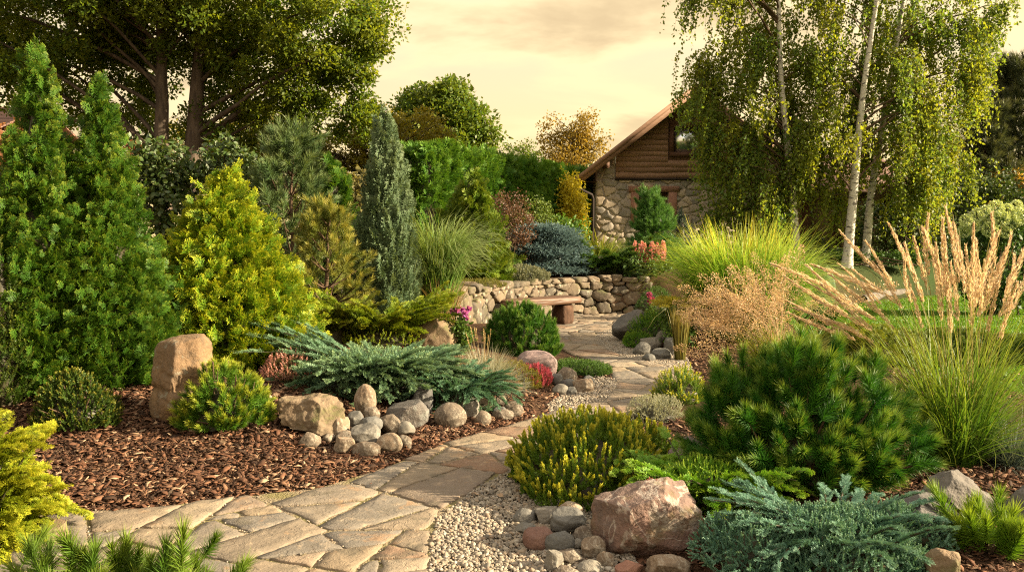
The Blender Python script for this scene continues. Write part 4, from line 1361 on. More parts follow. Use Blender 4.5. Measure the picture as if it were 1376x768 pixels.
    p.add(np.concatenate([V, V + [0, 0, .12]]), [[3, 2, 1, 0], [4, 5, 6, 7], [0, 1, 5, 4], [1, 2, 6, 5], [2, 3, 7, 6], [3, 0, 4, 7]])
    part('porch_roof', p, M_ROOF, b)
house()

# neighbour's house: only a slope of its roof shows at the far left
def neighbour():
    d = 34.0
    x0, x1 = (-160 - 688) * d / FPX, (14 - 688) * d / FPX
    zt, ze = zpx(128, d), zpx(172, d)
    b = empty('house', 'neighbouring house with a dull red tiled roof behind the trees', 'house', ((x0 + x1) / 2, d + 3, .8))
    O = np.array([(x0 + x1) / 2, d + 3, .8])
    w = Geo(); box(w, np.array([x0 + .4, d, .8]) - O, np.array([x1 - .4, d + 6, ze - .05]) - O)
    part('wall', w, M_RENDER, b)
    g = Geo()
    n = 14
    for sgn in (-1, 1):
        for q in range(n):
            a, c = q / n, (q + 1.1) / n
            ya, yb = d + 3 + sgn * 3.4 * a, d + 3 + sgn * 3.4 * c
            za, zb = zt + (ze - zt) * a, zt + (ze - zt) * c + .03
            V = np.array([[x0, ya, za], [x1, ya, za], [x1, yb, zb], [x0, yb, zb], [x0, ya, za - .08], [x1, ya, za - .08], [x1, yb, zb - .1], [x0, yb, zb - .1]]) - O
            F = np.array([[3, 2, 1, 0], [4, 5, 6, 7], [3, 7, 6, 2], [0, 3, 7, 4], [1, 5, 6, 2]])
            g.add(V, F if sgn > 0 else F[:, ::-1], np.random.default_rng(q).random())
    part('roof', g, stone('red_tiles', (.16, .09, .07), (.20, .115, .09), (.12, .075, .06), scale=4, bump=.5), b)
neighbour()
# weathered timber edging of the lawn
g = Geo()
P = np.array([[8.7, 19.7, .08], [9.2, 20.2, .10], [9.7, 20.8, .11], [10.3, 21.3, .11], [10.9, 21.9, .10]])
tubes(g, P[None], np.array([[.12, .13, .125, .13, .12]]), 10)
single('log', g, bark('weathered_log', (.10, .085, .07), (.16, .14, .118), 8, 6), 'weathered grey log lying along the lawn edge', 'log', (0, 0, 0), smooth=True)

# ================================================================== plant builders (all in metres, foot at the origin)
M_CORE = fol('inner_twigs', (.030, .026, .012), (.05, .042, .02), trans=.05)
M_TWIG = bark('twig_bark', (.075, .045, .028), (.13, .085, .055), 30, 3)
M_BARK = bark('tree_bark', (.045, .033, .025), (.10, .075, .055), 9, 5)

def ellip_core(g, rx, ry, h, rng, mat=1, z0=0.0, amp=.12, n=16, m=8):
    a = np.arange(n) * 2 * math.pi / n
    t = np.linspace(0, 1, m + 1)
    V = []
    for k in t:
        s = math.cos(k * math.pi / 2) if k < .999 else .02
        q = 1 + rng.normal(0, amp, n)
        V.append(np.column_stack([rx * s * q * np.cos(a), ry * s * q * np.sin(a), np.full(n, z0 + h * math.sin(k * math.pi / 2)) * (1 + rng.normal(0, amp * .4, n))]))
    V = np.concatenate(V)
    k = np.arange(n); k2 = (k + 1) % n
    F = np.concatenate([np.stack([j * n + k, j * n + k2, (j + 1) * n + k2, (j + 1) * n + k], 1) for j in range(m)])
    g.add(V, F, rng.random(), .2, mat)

def cone_conifer(h, r, rng, tpls, nbr=120, per=14, size=(.14, .26), pw=.8, up=(.5, 1.1), lump=.14, spread=.10, prof=None, core=True, leaders=0, jit=.34, z0=.0, spires=(), ribs=0.0):
    if prof is None:
        prof = lambda t: r * np.clip(1 - t, 0, 1) ** pw * (.72 + .28 * sstep(0, .22, t))
    g = Geo()
    t = rng.random(nbr * 12)
    t = t[rng.random(len(t)) < (prof(t) / r) ** 1 + .04][:nbr]
    n = len(t)
    az = rng.uniform(0, 2 * math.pi, n)
    R = prof(t) * (1 + rng.normal(0, lump, n)) * (1 + ribs * np.cos(7 * az + 2.2 * np.sin(5 * t) + 1.0))
    o = np.column_stack([np.cos(az), np.sin(az), np.zeros(n)])
    u = up[0] + (up[1] - up[0]) * t + rng.normal(0, .12, n)
    d = nrm(o + np.column_stack([0 * t, 0 * t, u]))
    tipp = o * R[:, None] + np.column_stack([0 * t, 0 * t, t * h * .97 + z0 + .02])
    ln = np.minimum(.42 * R + .10, .5)
    k = per
    f = rng.random((n, k)) ** .7
    P = tipp[:, None] - d[:, None] * (ln[:, None] * (1 - f) * 1.15)[..., None] + rng.normal(0, 1, (n, k, 3)) * (spread * (.35 + .65 * R / max(r, .01)))[:, None, None] * np.array([1, 1, 1.5])
    D = nrm(d[:, None] + rng.normal(0, jit, (n, k, 3)))
    sz = rng.uniform(size[0], size[1], (n, k)) * (.75 + .35 * f)
    rn = np.clip(rng.random(n)[:, None] * .7 + rng.random((n, k)) * .3, 0, 1)
    P = P.reshape(-1, 3); P[:, 2] = np.maximum(P[:, 2], .02)
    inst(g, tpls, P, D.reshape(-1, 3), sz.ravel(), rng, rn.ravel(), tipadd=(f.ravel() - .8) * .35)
    # leading shoots at the top
    for sx, sy, ztop, zlen, n_s in spires:
        f = rng.random(n_s)
        rr = .07 * (1 - f) * rng.random(n_s) ** .5 + .006; a2 = rng.uniform(0, 2 * math.pi, n_s)
        P = np.column_stack([sx + rr * np.cos(a2), sy + rr * np.sin(a2), ztop - zlen * (1 - f)])
        inst(g, tpls, P, nrm(np.column_stack([np.cos(a2) * .32 + rng.normal(0, .1, n_s), np.sin(a2) * .32 + rng.normal(0, .1, n_s), np.ones(n_s)])), rng.uniform(size[0], size[1], n_s) * (.9 - .35 * f), rng, rng.uniform(.5, 1, n_s), tipadd=.15)
    if leaders:
        az = rng.uniform(0, 2 * math.pi, leaders); q = rng.uniform(0, .12 * r, leaders)
        P = np.column_stack([q * np.cos(az), q * np.sin(az), h * rng.uniform(.86, .97, leaders) + z0])
        inst(g, tpls, P, nrm(np.column_stack([rng.normal(0, .12, (leaders, 2)), np.ones(leaders)])), rng.uniform(size[0], size[1] * 1.25, leaders), rng)
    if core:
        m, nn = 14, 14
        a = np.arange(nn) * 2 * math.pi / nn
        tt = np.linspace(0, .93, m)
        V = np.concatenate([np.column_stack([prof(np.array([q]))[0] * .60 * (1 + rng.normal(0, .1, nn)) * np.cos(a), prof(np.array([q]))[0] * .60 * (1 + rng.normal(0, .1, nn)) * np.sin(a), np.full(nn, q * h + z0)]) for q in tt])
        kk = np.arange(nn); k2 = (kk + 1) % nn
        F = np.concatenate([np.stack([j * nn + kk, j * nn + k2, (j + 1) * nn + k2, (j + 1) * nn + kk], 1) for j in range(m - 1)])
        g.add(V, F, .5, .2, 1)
    return g

def lumpy(U, rng, n, depth, wid=.5):
    """Clumped outline: radius factor for directions U."""
    C = nrm(rng.normal(size=(n, 3)) + [0, 0, .4])
    d = (U[:, None] * C[None]).sum(-1).max(1)
    return 1 - depth + depth * np.exp(-((1 - d) / (wid * .22)) ** 1.0)

def mound(rx, ry, h, n, rng, tpls, size, out=.7, jit=.3, lumps=22, depth=.25, inner=.35, stems=0, core=.62, g=None, tip_up=True, zmin=.0, flat=1.0, corez=.75):
    """Shoots all over a low rounded bush, pointing outwards and up, gathered in clumps."""
    g = Geo() if g is None else g
    U = nrm(rng.normal(size=(int(n * 2.4), 3)) * [1, 1, 1.0])
    U = U[U[:, 2] > -.12][:n]
    n = len(U)
    L = lumpy(U, rng, lumps, depth)
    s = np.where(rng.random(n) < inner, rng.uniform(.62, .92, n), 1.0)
    P = U * (L * s)[:, None]
    W = P * [rx, ry, h]
    W[:, 2] = np.maximum(W[:, 2], zmin + rng.uniform(0, .03, n))
    N = nrm(U / [rx, ry, h * flat])
    D = nrm(N * out + np.array([0, 0, 1 - out + .12]) + rng.normal(0, jit, (n, 3)))
    sz = rng.uniform(size[0], size[1], n)
    rn = np.clip((L - (1 - depth)) / max(depth, .01) * .5 + rng.random(n) * .5, 0, 1)
    W = W - D * (sz * .55)[:, None]
    W[:, 2] = np.maximum(W[:, 2], .0)
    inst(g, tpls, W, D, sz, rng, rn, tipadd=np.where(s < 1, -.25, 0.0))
    core = min(core, (1 - depth) * .86)
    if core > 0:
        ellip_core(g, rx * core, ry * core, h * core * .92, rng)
    return g
def twigs(R, h, n, rng, ry=None, rad=.012, up=.9, k=6, curve=.5):
    """Bare stems running from the foot out to the shoots."""
    az = rng.uniform(0, 2 * math.pi, n); el = rng.uniform(.15, 1.35, n)
    t = np.linspace(0, 1, k)[None, :, None]
    end = np.column_stack([np.cos(az) * np.cos(el) * R, np.sin(az) * np.cos(el) * (ry or R), np.sin(el) * h])
    mid = end * [.6, .6, .3]
    P = (1 - t) ** 2 * (rng.normal(0, .03, (n, 1, 3)) * [1, 1, 0]) + 2 * t * (1 - t) * mid[:, None] + t ** 2 * end[:, None]
    P[..., :2] += rng.normal(0, .012, P.shape[:2] + (2,))
    g = Geo()
    return tubes(g, P, np.linspace(1, .3, k)[None] * rad * rng.uniform(.7, 1.3, (n, 1)), 5, rng.random(n))

def arching(nb, per, L, elev, droop, tpls, size, rng, az=(0, 2 * math.pi), g=None, side=.75, lift=.25, R0=.06, flatness=1.0, start=.12, zoff=.03, sq=(1, 1), wob=.2, tip_add=.0):
    """Spreading juniper: boughs that rise from the middle, arch over and carry feathery sprays on both sides."""
    g = Geo() if g is None else g
    a = rng.uniform(az[0], az[1], nb)
    Ln = rng.uniform(L[0], L[1], nb)
    e = rng.uniform(elev[0], elev[1], nb); dr = rng.uniform(droop[0], droop[1], nb)
    m = 10
    t = np.linspace(0, 1, m)
    th = e[:, None] - dr[:, None] * t[None] ** 1.4
    st = (Ln / (m - 1))[:, None]
    hx = np.concatenate([np.zeros((nb, 1)), np.cumsum(np.cos(th[:, :-1]) * st, 1)], 1)
    hz = np.concatenate([np.zeros((nb, 1)), np.cumsum(np.sin(th[:, :-1]) * st, 1)], 1)
    aw = a[:, None] + rng.normal(0, wob, nb)[:, None] * t[None]
    r0 = R0 * np.sqrt(rng.random(nb))
    P = np.stack([(np.cos(a) * r0)[:, None] + hx * np.cos(aw), (np.sin(a) * r0)[:, None] + hx * np.sin(aw), hz + zoff], -1)
    P[..., 0] *= sq[0]; P[..., 1] *= sq[1]
    P[..., 2] = np.maximum(P[..., 2], .02)
    T = nrm(np.gradient(P, axis=1))
    f = start + (1 - start) * rng.random((nb, per)) ** .85
    idx = f * (m - 1); i0 = np.minimum(idx.astype(int), m - 2); w = (idx - i0)[..., None]
    bi = np.arange(nb)[:, None]
    Q = P[bi, i0] * (1 - w) + P[bi, i0 + 1] * w
    TT = nrm(T[bi, i0] * (1 - w) + T[bi, i0 + 1] * w)
    sd = nrm(np.cross(TT, [0, 0, 1.0]))
    s = rng.choice([-1, 1], (nb, per)) * rng.uniform(.2, 1, (nb, per)) * side
    D = nrm(TT + sd * s[..., None] + np.array([0, 0, 1.0]) * (lift * rng.uniform(-.3, 1.3, (nb, per)))[..., None])
    sz = rng.uniform(size[0], size[1], (nb, per)) * (1.12 - .5 * f)
    rn = np.clip(rng.random(nb)[:, None] * .6 + .4 * rng.random((nb, per)), 0, 1)
    upv = nrm(np.array([0, 0, 1.0]) * flatness + rng.normal(0, .5, (nb * per, 3)))
    inst(g, tpls, Q.reshape(-1, 3), D.reshape(-1, 3), sz.ravel(), rng, rn.ravel(), up=upv, tipadd=(f.ravel() - .75) * .5 + tip_add)
    tubes(g, P[:, ::3], np.broadcast_to(np.array([.009, .007, .005, .002])[None], (nb, 4)), 4, .5, 1)
    return g

def clusters(C, per, rad, rng, tpl, size, g=None, hang=.0, mat=0, squash=(1, 1, .75), outc=None, rn_w=.6):
    """Leaves gathered round the twig ends C."""
    g = Geo() if g is None else g
    n = len(C)
    off = nrm(rng.normal(size=(n, per, 3))) * (rng.random((n, per, 1)) ** .45) * rad * np.asarray(squash) * rng.uniform(.6, 1.3, (n, 1, 1))
    P = C[:, None] + off
    D = nrm(off / rad * .8 + rng.normal(0, .7, (n, per, 3)) + np.array([0, 0, -hang]))
    rn = np.clip(rng.random(n)[:, None] * rn_w + (1 - rn_w) * rng.random((n, per)), 0, 1)
    inst(g, tpl, P.reshape(-1, 3), D.reshape(-1, 3), rng.uniform(size[0], size[1], n * per), rng, rn.ravel(), mat=mat)
    return g
def lobe_points(lobes, n, rng, shell=.55, zcut=None):
    """Points spread through a union of ellipsoids (cx, cy, cz, rx, ry, rz), denser near the outside."""
    L = np.array(lobes, float)
    w = (L[:, 3] * L[:, 4] * L[:, 5]) ** .72
    k = rng.choice(len(L), n, p=w / w.sum())
    U = nrm(rng.normal(size=(n, 3)))
    r = shell + (1 - shell) * rng.random(n) ** .6
    P = L[k, :3] + U * r[:, None] * L[k, 3:] * (1 + rng.normal(0, .07, n))[:, None]
    return P
def limbs_to(C, trunk, rng, rad=.04, k=6, sag=.0, frac=1.0, sides=4, lowest=.25):
    """Curved limbs from the trunk polyline to a share of the twig ends."""
    sel = C[rng.random(len(C)) < frac]
    tz = trunk[:, 2]
    h0, h1 = tz[0] + (tz[-1] - tz[0]) * lowest, tz[-1]
    reach = np.hypot(sel[:, 0] - np.interp(sel[:, 2], tz, trunk[:, 0]), sel[:, 1] - np.interp(sel[:, 2], tz, trunk[:, 1]))
    zs = np.clip(sel[:, 2] - reach * rng.uniform(.35, .9, len(sel)), h0, h1 * .97)
    A = np.column_stack([np.interp(zs, tz, trunk[:, 0]), np.interp(zs, tz, trunk[:, 1]), zs])
    M = A * .45 + sel * .55 + np.array([0, 0, 1.0]) * (.10 * reach - sag)[:, None] + rng.normal(0, .12, A.shape)
    t = np.linspace(0, 1, k)[None, :, None]
    P = (1 - t) ** 2 * A[:, None] + 2 * t * (1 - t) * M[:, None] + t ** 2 * sel[:, None]
    P += rng.normal(0, .025, P.shape) * t * (1 - t) * 4
    R = rad * (np.clip(reach, .4, 4) / 2.5)[:, None] ** .8 * np.linspace(1, .18, k)[None]
    return P, R

def shrub(lobes, ncl, per, rad, size, rng, tpl=LEAF, stems=14, stem_r=.012, mat_n=0, hang=.1, shell=.6, squash=(1, 1, .8), foot=.15):
    C = lobe_points(lobes, ncl, rng, shell)
    C[:, 2] = np.maximum(C[:, 2], .06)
    g = clusters(C, per, rad, rng, tpl, size, hang=hang, squash=squash)
    s = C[rng.integers(0, len(C), stems)]
    t = np.linspace(0, 1, 6)[None, :, None]
    A = np.column_stack([rng.normal(0, foot, (stems, 2)) + s[:, :2] * .25, np.zeros(stems)])
    P = A[:, None] * (1 - t) + s[:, None] * t + np.array([0, 0, 1.0]) * 0
    P[..., :2] -= (s - A)[:, None, :2] * (t * (1 - t)) * .5
    st = tubes(Geo(), P, np.linspace(1, .35, 6)[None] * stem_r * rng.uniform(.7, 1.4, (stems, 1)), 5)
    return g, st

def plant(name, label, cat, loc, fol_geo, fol_mats, stem_geo=None, stem_mat=None, group=None, fol_name='foliage', stem_name='stems', rz=0.0):
    o = empty(name, label, cat, tuple(loc), group, rz)
    part(fol_name, fol_geo, fol_mats, o)
    if stem_geo is not None: part(stem_name, stem_geo, stem_mat or M_TWIG, o, True)
    return o
def trunk_geo(h, r, rng, k=10, lean=(0, 0), top=.25, sides=10, wob=.02, flare=1.5):
    t = np.linspace(0, 1, k)
    P = np.column_stack([lean[0] * t + np.cumsum(rng.normal(0, wob, k)), lean[1] * t + np.cumsum(rng.normal(0, wob, k)), h * t])
    P[:, :2] -= P[0, :2]
    R = r * (1 - (1 - top) * t); R[0] *= flare
    return P, R

# ================================================================== conifers of the left bed
def D(px, d): return gd(px, d)
def top_h(py, d, z0): return zpx(py, d) - z0

GR_ARB = 'pair of tall dark arborvitae at the left'
M_ARB = fol('arborvitae_green', (.030, .088, .008), (.062, .138, .012), (.28, .31, .03), .8, .55, 1.0, trans=.3, gloss=.2)
rng = np.random.default_rng(101)
L = D(60, 6.55); h = top_h(66, 6.55, L[2])
def arb_prof(r): return lambda t: r * np.minimum(1, np.clip(1 - t, 0, 1) / .80) ** 1.0 * (.88 + .12 * sstep(0, .25, t))
plant('arborvitae', 'tallest dark green arborvitae with two pointed leaders, left of its twin', 'conifer', L,
      cone_conifer(h, .62, rng, SPRAY, 360, 40, (.06, .125), prof=arb_prof(.47), ribs=.13, up=(.7, 2.6), lump=.10, spread=.075, leaders=6, spires=((0, 0, h, .65, 80), (.16, -.05, h - .18, .55, 70), (-.13, .0, h - .40, .4, 50), (.26, -.2, h - .9, .5, 50), (-.25, -.2, h - 1.0, .45, 50), (.06, -.36, h - 1.3, .5, 50))), [M_ARB, M_CORE],
      tubes(Geo(), np.array([[[0, 0, 0], [.01, 0, h * .3], [0, .01, h * .8]]]), np.array([[.07, .05, .015]]), 7), M_BARK, GR_ARB, stem_name='trunk')
rng = np.random.default_rng(102)
L = D(142, 6.75); h = top_h(104, 6.75, L[2])
plant('arborvitae', 'slightly shorter dark green arborvitae between its taller twin and the golden cone', 'conifer', L,
      cone_conifer(h, .50, rng, SPRAY, 330, 40, (.06, .125), prof=arb_prof(.42), ribs=.13, up=(.7, 2.6), lump=.10, spread=.07, leaders=6, spires=((0, 0, h, .7, 90), (.16, -.1, h - .5, .5, 60), (-.14, -.1, h - .55, .45, 50), (.05, -.36, h - 1.2, .5, 50))), [M_ARB, M_CORE],
      tubes(Geo(), np.array([[[0, 0, 0], [.01, 0, h * .3], [0, .01, h * .8]]]), np.array([[.07, .05, .015]]), 7), M_BARK, GR_ARB, stem_name='trunk')
M_GOLD = fol('golden_arborvitae', (.055, .140, .008), (.16, .25, .012), (.52, .48, .03), .9, .42, .95, trans=.28, gloss=.2)
rng = np.random.default_rng(103)
L = D(306, 7.75); h = top_h(238, 7.75, L[2])
plant('golden_arborvitae', 'broad golden yellow arborvitae cone behind the standing stone', 'conifer', L,
      cone_conifer(h, .80, rng, SPRAY, 360, 30, (.10, .19), prof=lambda t: .72 * np.clip(1 - t, 0, 1) ** .78 * (.86 + .14 * sstep(0, .25, t)), up=(.35, 1.7), lump=.13, spread=.09, leaders=6, spires=((0, 0, h, .45, 60), (-.28, -.05, h - .30, .35, 46), (.2, -.1, h - .42, .3, 40), (.3, -.3, h - .85, .35, 40), (-.35, -.3, h - .9, .35, 40), (0, -.5, h - 1.05, .3, 40))), [M_GOLD, M_CORE],
      tubes(Geo(), np.array([[[0, 0, 0], [.01, 0, h * .3], [0, .01, h * .8]]]), np.array([[.06, .04, .015]]), 7), M_BARK, stem_name='trunk')
M_YEW = fol('yew_shoots', (.030, .065, .008), (.065, .095, .012), (.20, .19, .03), .7, .5, 1, trans=.2)
rng = np.random.default_rng(104)
L = D(-4, 6.1); h = top_h(325, 6.1, L[2])
plant('yew', 'narrow upright yew with olive shoots at the left edge', 'conifer', L,
      cone_conifer(h, .24, rng, SPRIG_NEAR, 110, 12, (.08, .17), prof=lambda t: .26 * np.clip(1 - t, 0, 1) ** .55 * (.8 + .2 * sstep(0, .2, t)), up=(1.2, 2.6), spread=.05, leaders=12), [M_YEW, M_CORE])
M_GCYP = fol('golden_cypress', (.12, .19, .008), (.24, .30, .015), (.52, .47, .035), .85, .25, .9, trans=.3)
rng = np.random.default_rng(105)
L = D(-52, 4.1); h = top_h(512, 4.1, L[2])
g = arching(80, 40, (.25, .46), (.5, 1.35), (.6, 1.5), SPRAY, (.06, .11), rng, R0=.14, lift=.15, wob=.3, start=.2)
g.join(arching(70, 40, (.22, .40), (.0, .8), (.6, 1.6), SPRAY, (.06, .11), rng, R0=.2, lift=.1, zoff=.10))
g.join(arching(70, 34, (.18, .38), (.2, 1.2), (.4, 1.5), SPRAY, (.06, .11), rng, R0=.2, lift=.1, zoff=.22), (0, 0, 0))
g.join(arching(50, 34, (.22, .42), (.3, 1.3), (.4, 1.3), SPRAY, (.06, .11), rng, R0=.1, lift=.1, zoff=.40), (0, 0, 0))
plant('golden_cypress', 'feathery golden threadleaf cypress at the lower left edge', 'shrub', L, g, [M_GCYP, M_CORE])
rng = np.random.default_rng(106)
L = D(100, 5.85)
plant('dwarf_yew', 'low dark dwarf yew with yellow shoot tips in the mulch', 'shrub', L,
      mound(.32, .27, .40, 800, rng, SPRIG_FAT, (.07, .15), out=.5, lumps=26, depth=.28), [fol('dwarf_yew', (.030, .062, .008), (.055, .09, .012), (.30, .24, .03), .75, .6, 1, trans=.2), M_CORE],
      twigs(.28, .34, 26, rng))
M_MUGO = fol('mugo_needles', (.045, .135, .010), (.10, .20, .016), (.42, .42, .04), .9, .4, .95, trans=.22, gloss=.3)
rng = np.random.default_rng(107)
L = D(296, 5.95)
g = mound(.35, .32, .45, 300, rng, TUFT_SHORT, (.11, .17), out=.62, jit=.26, lumps=34, depth=.22)
plant('dwarf_mugo_pine', 'round dwarf mugo pine with yellow green candles before the standing stone', 'shrub', L, g, [M_MUGO, M_CORE], twigs(.30, .5, 34, rng))

# heather: green shoots with flower tips
def heather(name, label, px, d, w, h, m, seed, n=420, group=None, depth=.8, tpl=SPRIG, size=(.07, .13)):
    rng = np.random.default_rng(seed)
    L = D(px, d)
    return plant(name, label, 'heather', L, mound(wpx(w, d) / 2, wpx(w, d) / 2 * depth, wpx(h, d), n, rng, tpl, size, out=.35, jit=.22, lumps=24, depth=.22, core=.55), [m, M_CORE], None, None, group)
M_HPINK = fol('pink_heather', (.08, .10, .03), (.16, .12, .06), (.62, .30, .26), 1.0, .2, .5, trans=.25)
M_HRED = fol('red_heather', (.12, .09, .03), (.24, .09, .07), (.52, .09, .15), 1.0, .2, .5, trans=.25)
heather('heather', 'pale pink heather in bloom above the broad tan boulder', 388, 7.15, 78, 42, M_HPINK, 110)
heather('heather', 'crimson red heather below the mauve boulder', 716, 8.35, 62, 30, M_HRED, 111, 520)

# big blue spreading juniper of the left bed
M_JBLUE = fol('blue_juniper', (.08, .165, .095), (.14, .235, .13), (.30, .38, .16), .8, .5, 1, trans=.2)
rng = np.random.default_rng(112)
L = D(502, 7.2)
g = arching(120, 60, (.5, .95), (.05, .48), (.2, .7), SPRAY_FINE, (.08, .15), rng, R0=.28, lift=.30, sq=(.88, .62), zoff=.14, side=.6)
g.join(arching(90, 44, (.35, .7), (.3, .75), (.5, 1.2), SPRAY_FINE, (.08, .14), rng, R0=.3, lift=.35, sq=(.95, .6), zoff=.10, side=.6))
g.join(arching(20, 60, (.9, 1.2), (.35, .6), (.2, .5), SPRAY_FINE, (.08, .15), rng, az=(2.5, 3.4), R0=.1, lift=.3, zoff=.16, side=.6))
g.join(arching(10, 60, (.6, .85), (.2, .45), (.3, .6), SPRAY_FINE, (.08, .15), rng, az=(.0, .7), R0=.1, lift=.3, zoff=.16, side=.6))
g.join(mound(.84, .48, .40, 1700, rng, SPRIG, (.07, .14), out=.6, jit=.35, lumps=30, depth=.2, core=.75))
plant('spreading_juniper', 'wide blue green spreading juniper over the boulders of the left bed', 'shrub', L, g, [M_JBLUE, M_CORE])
M_JBLUE2 = fol('blue_juniper_low', (.060, .150, .085), (.10, .20, .11), (.2, .28, .13), .5, .5, 1, trans=.2)
rng = np.random.default_rng(113)
L = D(612, 7.05)
g = arching(80, 40, (.25, .55), (.3, 1.0), (.6, 1.5), SPRAY_FINE, (.06, .11), rng, R0=.16, lift=.2, sq=(1.1, .7), zoff=.12)
g.join(mound(.40, .28, .26, 520, rng, SPRIG, (.06, .12), out=.6, lumps=20, depth=.25, core=.7))
plant('creeping_juniper', 'dark blue green juniper hanging over the round boulder', 'shrub', L, g, [M_JBLUE2, M_CORE])
M_JGOLD = fol('golden_juniper', (.095, .17, .010), (.18, .24, .014), (.44, .42, .03), .8, .4, 1, trans=.25)
rng = np.random.default_rng(114)
L = D(508, 9.3)
g = arching(110, 44, (.4, .95), (.2, .75), (.1, .7), SPRAY, (.08, .15), rng, R0=.2, lift=.25, zoff=.12, sq=(1, .7))
g.join(arching(12, 44, (.75, .95), (.3, .5), (.1, .35), SPRAY, (.08, .15), rng, az=(-.25, .5), R0=.1, lift=.2, zoff=.2))
g.join(mound(.62, .45, .30, 700, rng, SPRIG, (.07, .14), out=.6, jit=.35, lumps=30, depth=.2, core=.75))
plant('spreading_juniper', 'yellow green spreading juniper behind the blue one', 'shrub', L, g, [M_JGOLD, M_CORE])
rng = np.random.default_rng(115)
L = D(432, 9.2)
g = arching(70, 36, (.3, .7), (.4, 1.0), (.2, .8), SPRAY, (.08, .14), rng, R0=.2, lift=.25, zoff=.10)
ellip_core(g, .35, .35, .3, rng)
plant('spreading_juniper', 'olive gold juniper between the golden cone and the mixed pine', 'shrub', L, g, [fol('olive_juniper', (.055, .095, .010), (.11, .13, .012), (.26, .23, .03), .75, .4, 1, trans=.25), M_CORE])

# loose pine, several leaders, tufts at the ends of whorled branches
def loose_pine(h, r, rng, tpl, size, whorls=7, arms=6, per=9, lean=0, pw=.75, trunk_r=.045):
    P, R = trunk_geo(h * .96, trunk_r, rng, 9, (lean, 0), .2, 7, .015)
    st = tubes(Geo(), P[None], R[None], 7)
    pos, dr = [], []
    arm = []
    for k in range(whorls):
        t = .08 + .84 * (k / (whorls - 1)) ** .9
        z = t * h
        base = np.array([np.interp(z, P[:, 2], P[:, 0]), np.interp(z, P[:, 2], P[:, 1]), z])
        rr = r * (1 - t) ** pw + .06
        n = arms if t < .7 else max(4, arms - 1)
        for q in range(n):
            az = rng.uniform(0, .7) + q * 2 * math.pi / n + k
            l = rr * rng.uniform(.75, 1.2)
            upk = rng.uniform(.25, .55) + t * .7
            e = base + np.array([math.cos(az) * l, math.sin(az) * l, l * upk])
            tt = np.linspace(0, 1, 5)[:, None]
            m = base * .5 + e * .5 - np.array([0, 0, l * .12])
            C = (1 - tt) ** 2 * base + 2 * tt * (1 - tt) * m + tt ** 2 * e
            arm.append(C)
            d = nrm(C[-1] - C[-2])
            pos.append(e - d * size[0] * .3); dr.append(nrm(d + [0, 0, .5]))
            for w in range(per):
                f = rng.uniform(.35, 1.0)
                c = (1 - f) ** 2 * base + 2 * f * (1 - f) * m + f ** 2 * e
                dd = nrm(d + rng.normal(0, .55, 3) + np.array([0, 0, .45]))
                pos.append(c + dd * size[0] * rng.uniform(0, .5)); dr.append(dd)
    arm = np.array(arm)
    tubes(st, arm, np.linspace(.016, .006, 5)[None].repeat(len(arm), 0), 5)
    for q in range(6):
        pos.append(np.array([P[-1, 0], P[-1, 1], h * .93]) + rng.normal(0, .03, 3)); dr.append(nrm(np.array([0, 0, 1.]) + rng.normal(0, .3, 3)))
    pos, dr = np.array(pos), np.array(dr)
    n = len(pos)
    g = inst(Geo(), tpl, pos, dr, rng.uniform(size[0], size[1], n), rng)
    return g, st
M_PINE = fol('pine_needles', (.055, .105, .036), (.105, .155, .052), (.20, .23, .08), .7, .5, 1, trans=.2)
M_PINEY = fol('golden_pine_needles', (.085, .125, .020), (.17, .175, .03), (.42, .36, .07), .9, .4, 1, trans=.25)
rng = np.random.default_rng(120)
L = D(392, 11.4); h = top_h(192, 11.4, L[2])
g, st = loose_pine(h, .82, rng, TUFT, (.24, .34), 8, 7, 6)
plant('scots_pine', 'tall loose grey green pine behind the golden arborvitae', 'pine', L, g, [M_PINE, M_CORE], st, M_TWIG)
rng = np.random.default_rng(121)
L = D(440, 10.3); h = top_h(292, 10.3, L[2])
g, st = loose_pine(h, .52, rng, TUFT, (.17, .26), 7, 6, 6)
plant('scots_pine', 'shorter pine with golden tipped shoots in front of the tall grey green one', 'pine', L, g, [M_PINEY, M_CORE], st, M_TWIG)
rng = np.random.default_rng(122)
L = D(447, 13); h = top_h(214, 13, L[2])
plant('dark_arborvitae', 'small dark green arborvitae between the loose pine and the blue column', 'conifer', L,
      cone_conifer(h, .35, rng, SPRAY_FEW, 130, 14, (.14, .24), prof=lambda t: .37 * np.clip(1 - t, 0, 1) ** .5, up=(1, 2.4), spread=.06, leaders=8), [M_ARB, M_CORE])
M_JCOL = fol('grey_blue_juniper', (.070, .120, .060), (.125, .180, .092), (.22, .26, .13), .6, .5, 1, trans=.2)
rng = np.random.default_rng(123)
L = D(521, 11.5); h = top_h(163, 11.5, L[2])
plant('columnar_juniper', 'slender blue grey columnar juniper rising to a soft point', 'conifer', L,
      cone_conifer(h, .36, rng, SPRAY_FINE, 300, 22, (.20, .38), prof=lambda t: .35 * np.minimum(1, np.clip(1 - t, 0, 1) / .8) ** .8 * (.72 + .28 * sstep(0, .25, t)), up=(3.0, 6.0), lump=.10, spread=.05, leaders=6, jit=.13, spires=((0, 0, h, .6, 90), (.1, -.05, h - .35, .5, 50), (-.09, -.05, h - .4, .5, 50))), [M_JCOL, M_CORE])
M_CON = fol('green_gold_arborvitae', (.055, .115, .010), (.11, .165, .014), (.26, .27, .03), .75, .45, 1, trans=.22)
rng = np.random.default_rng(124)
L = D(634, 15.2); h = top_h(238, 15.2, L[2])
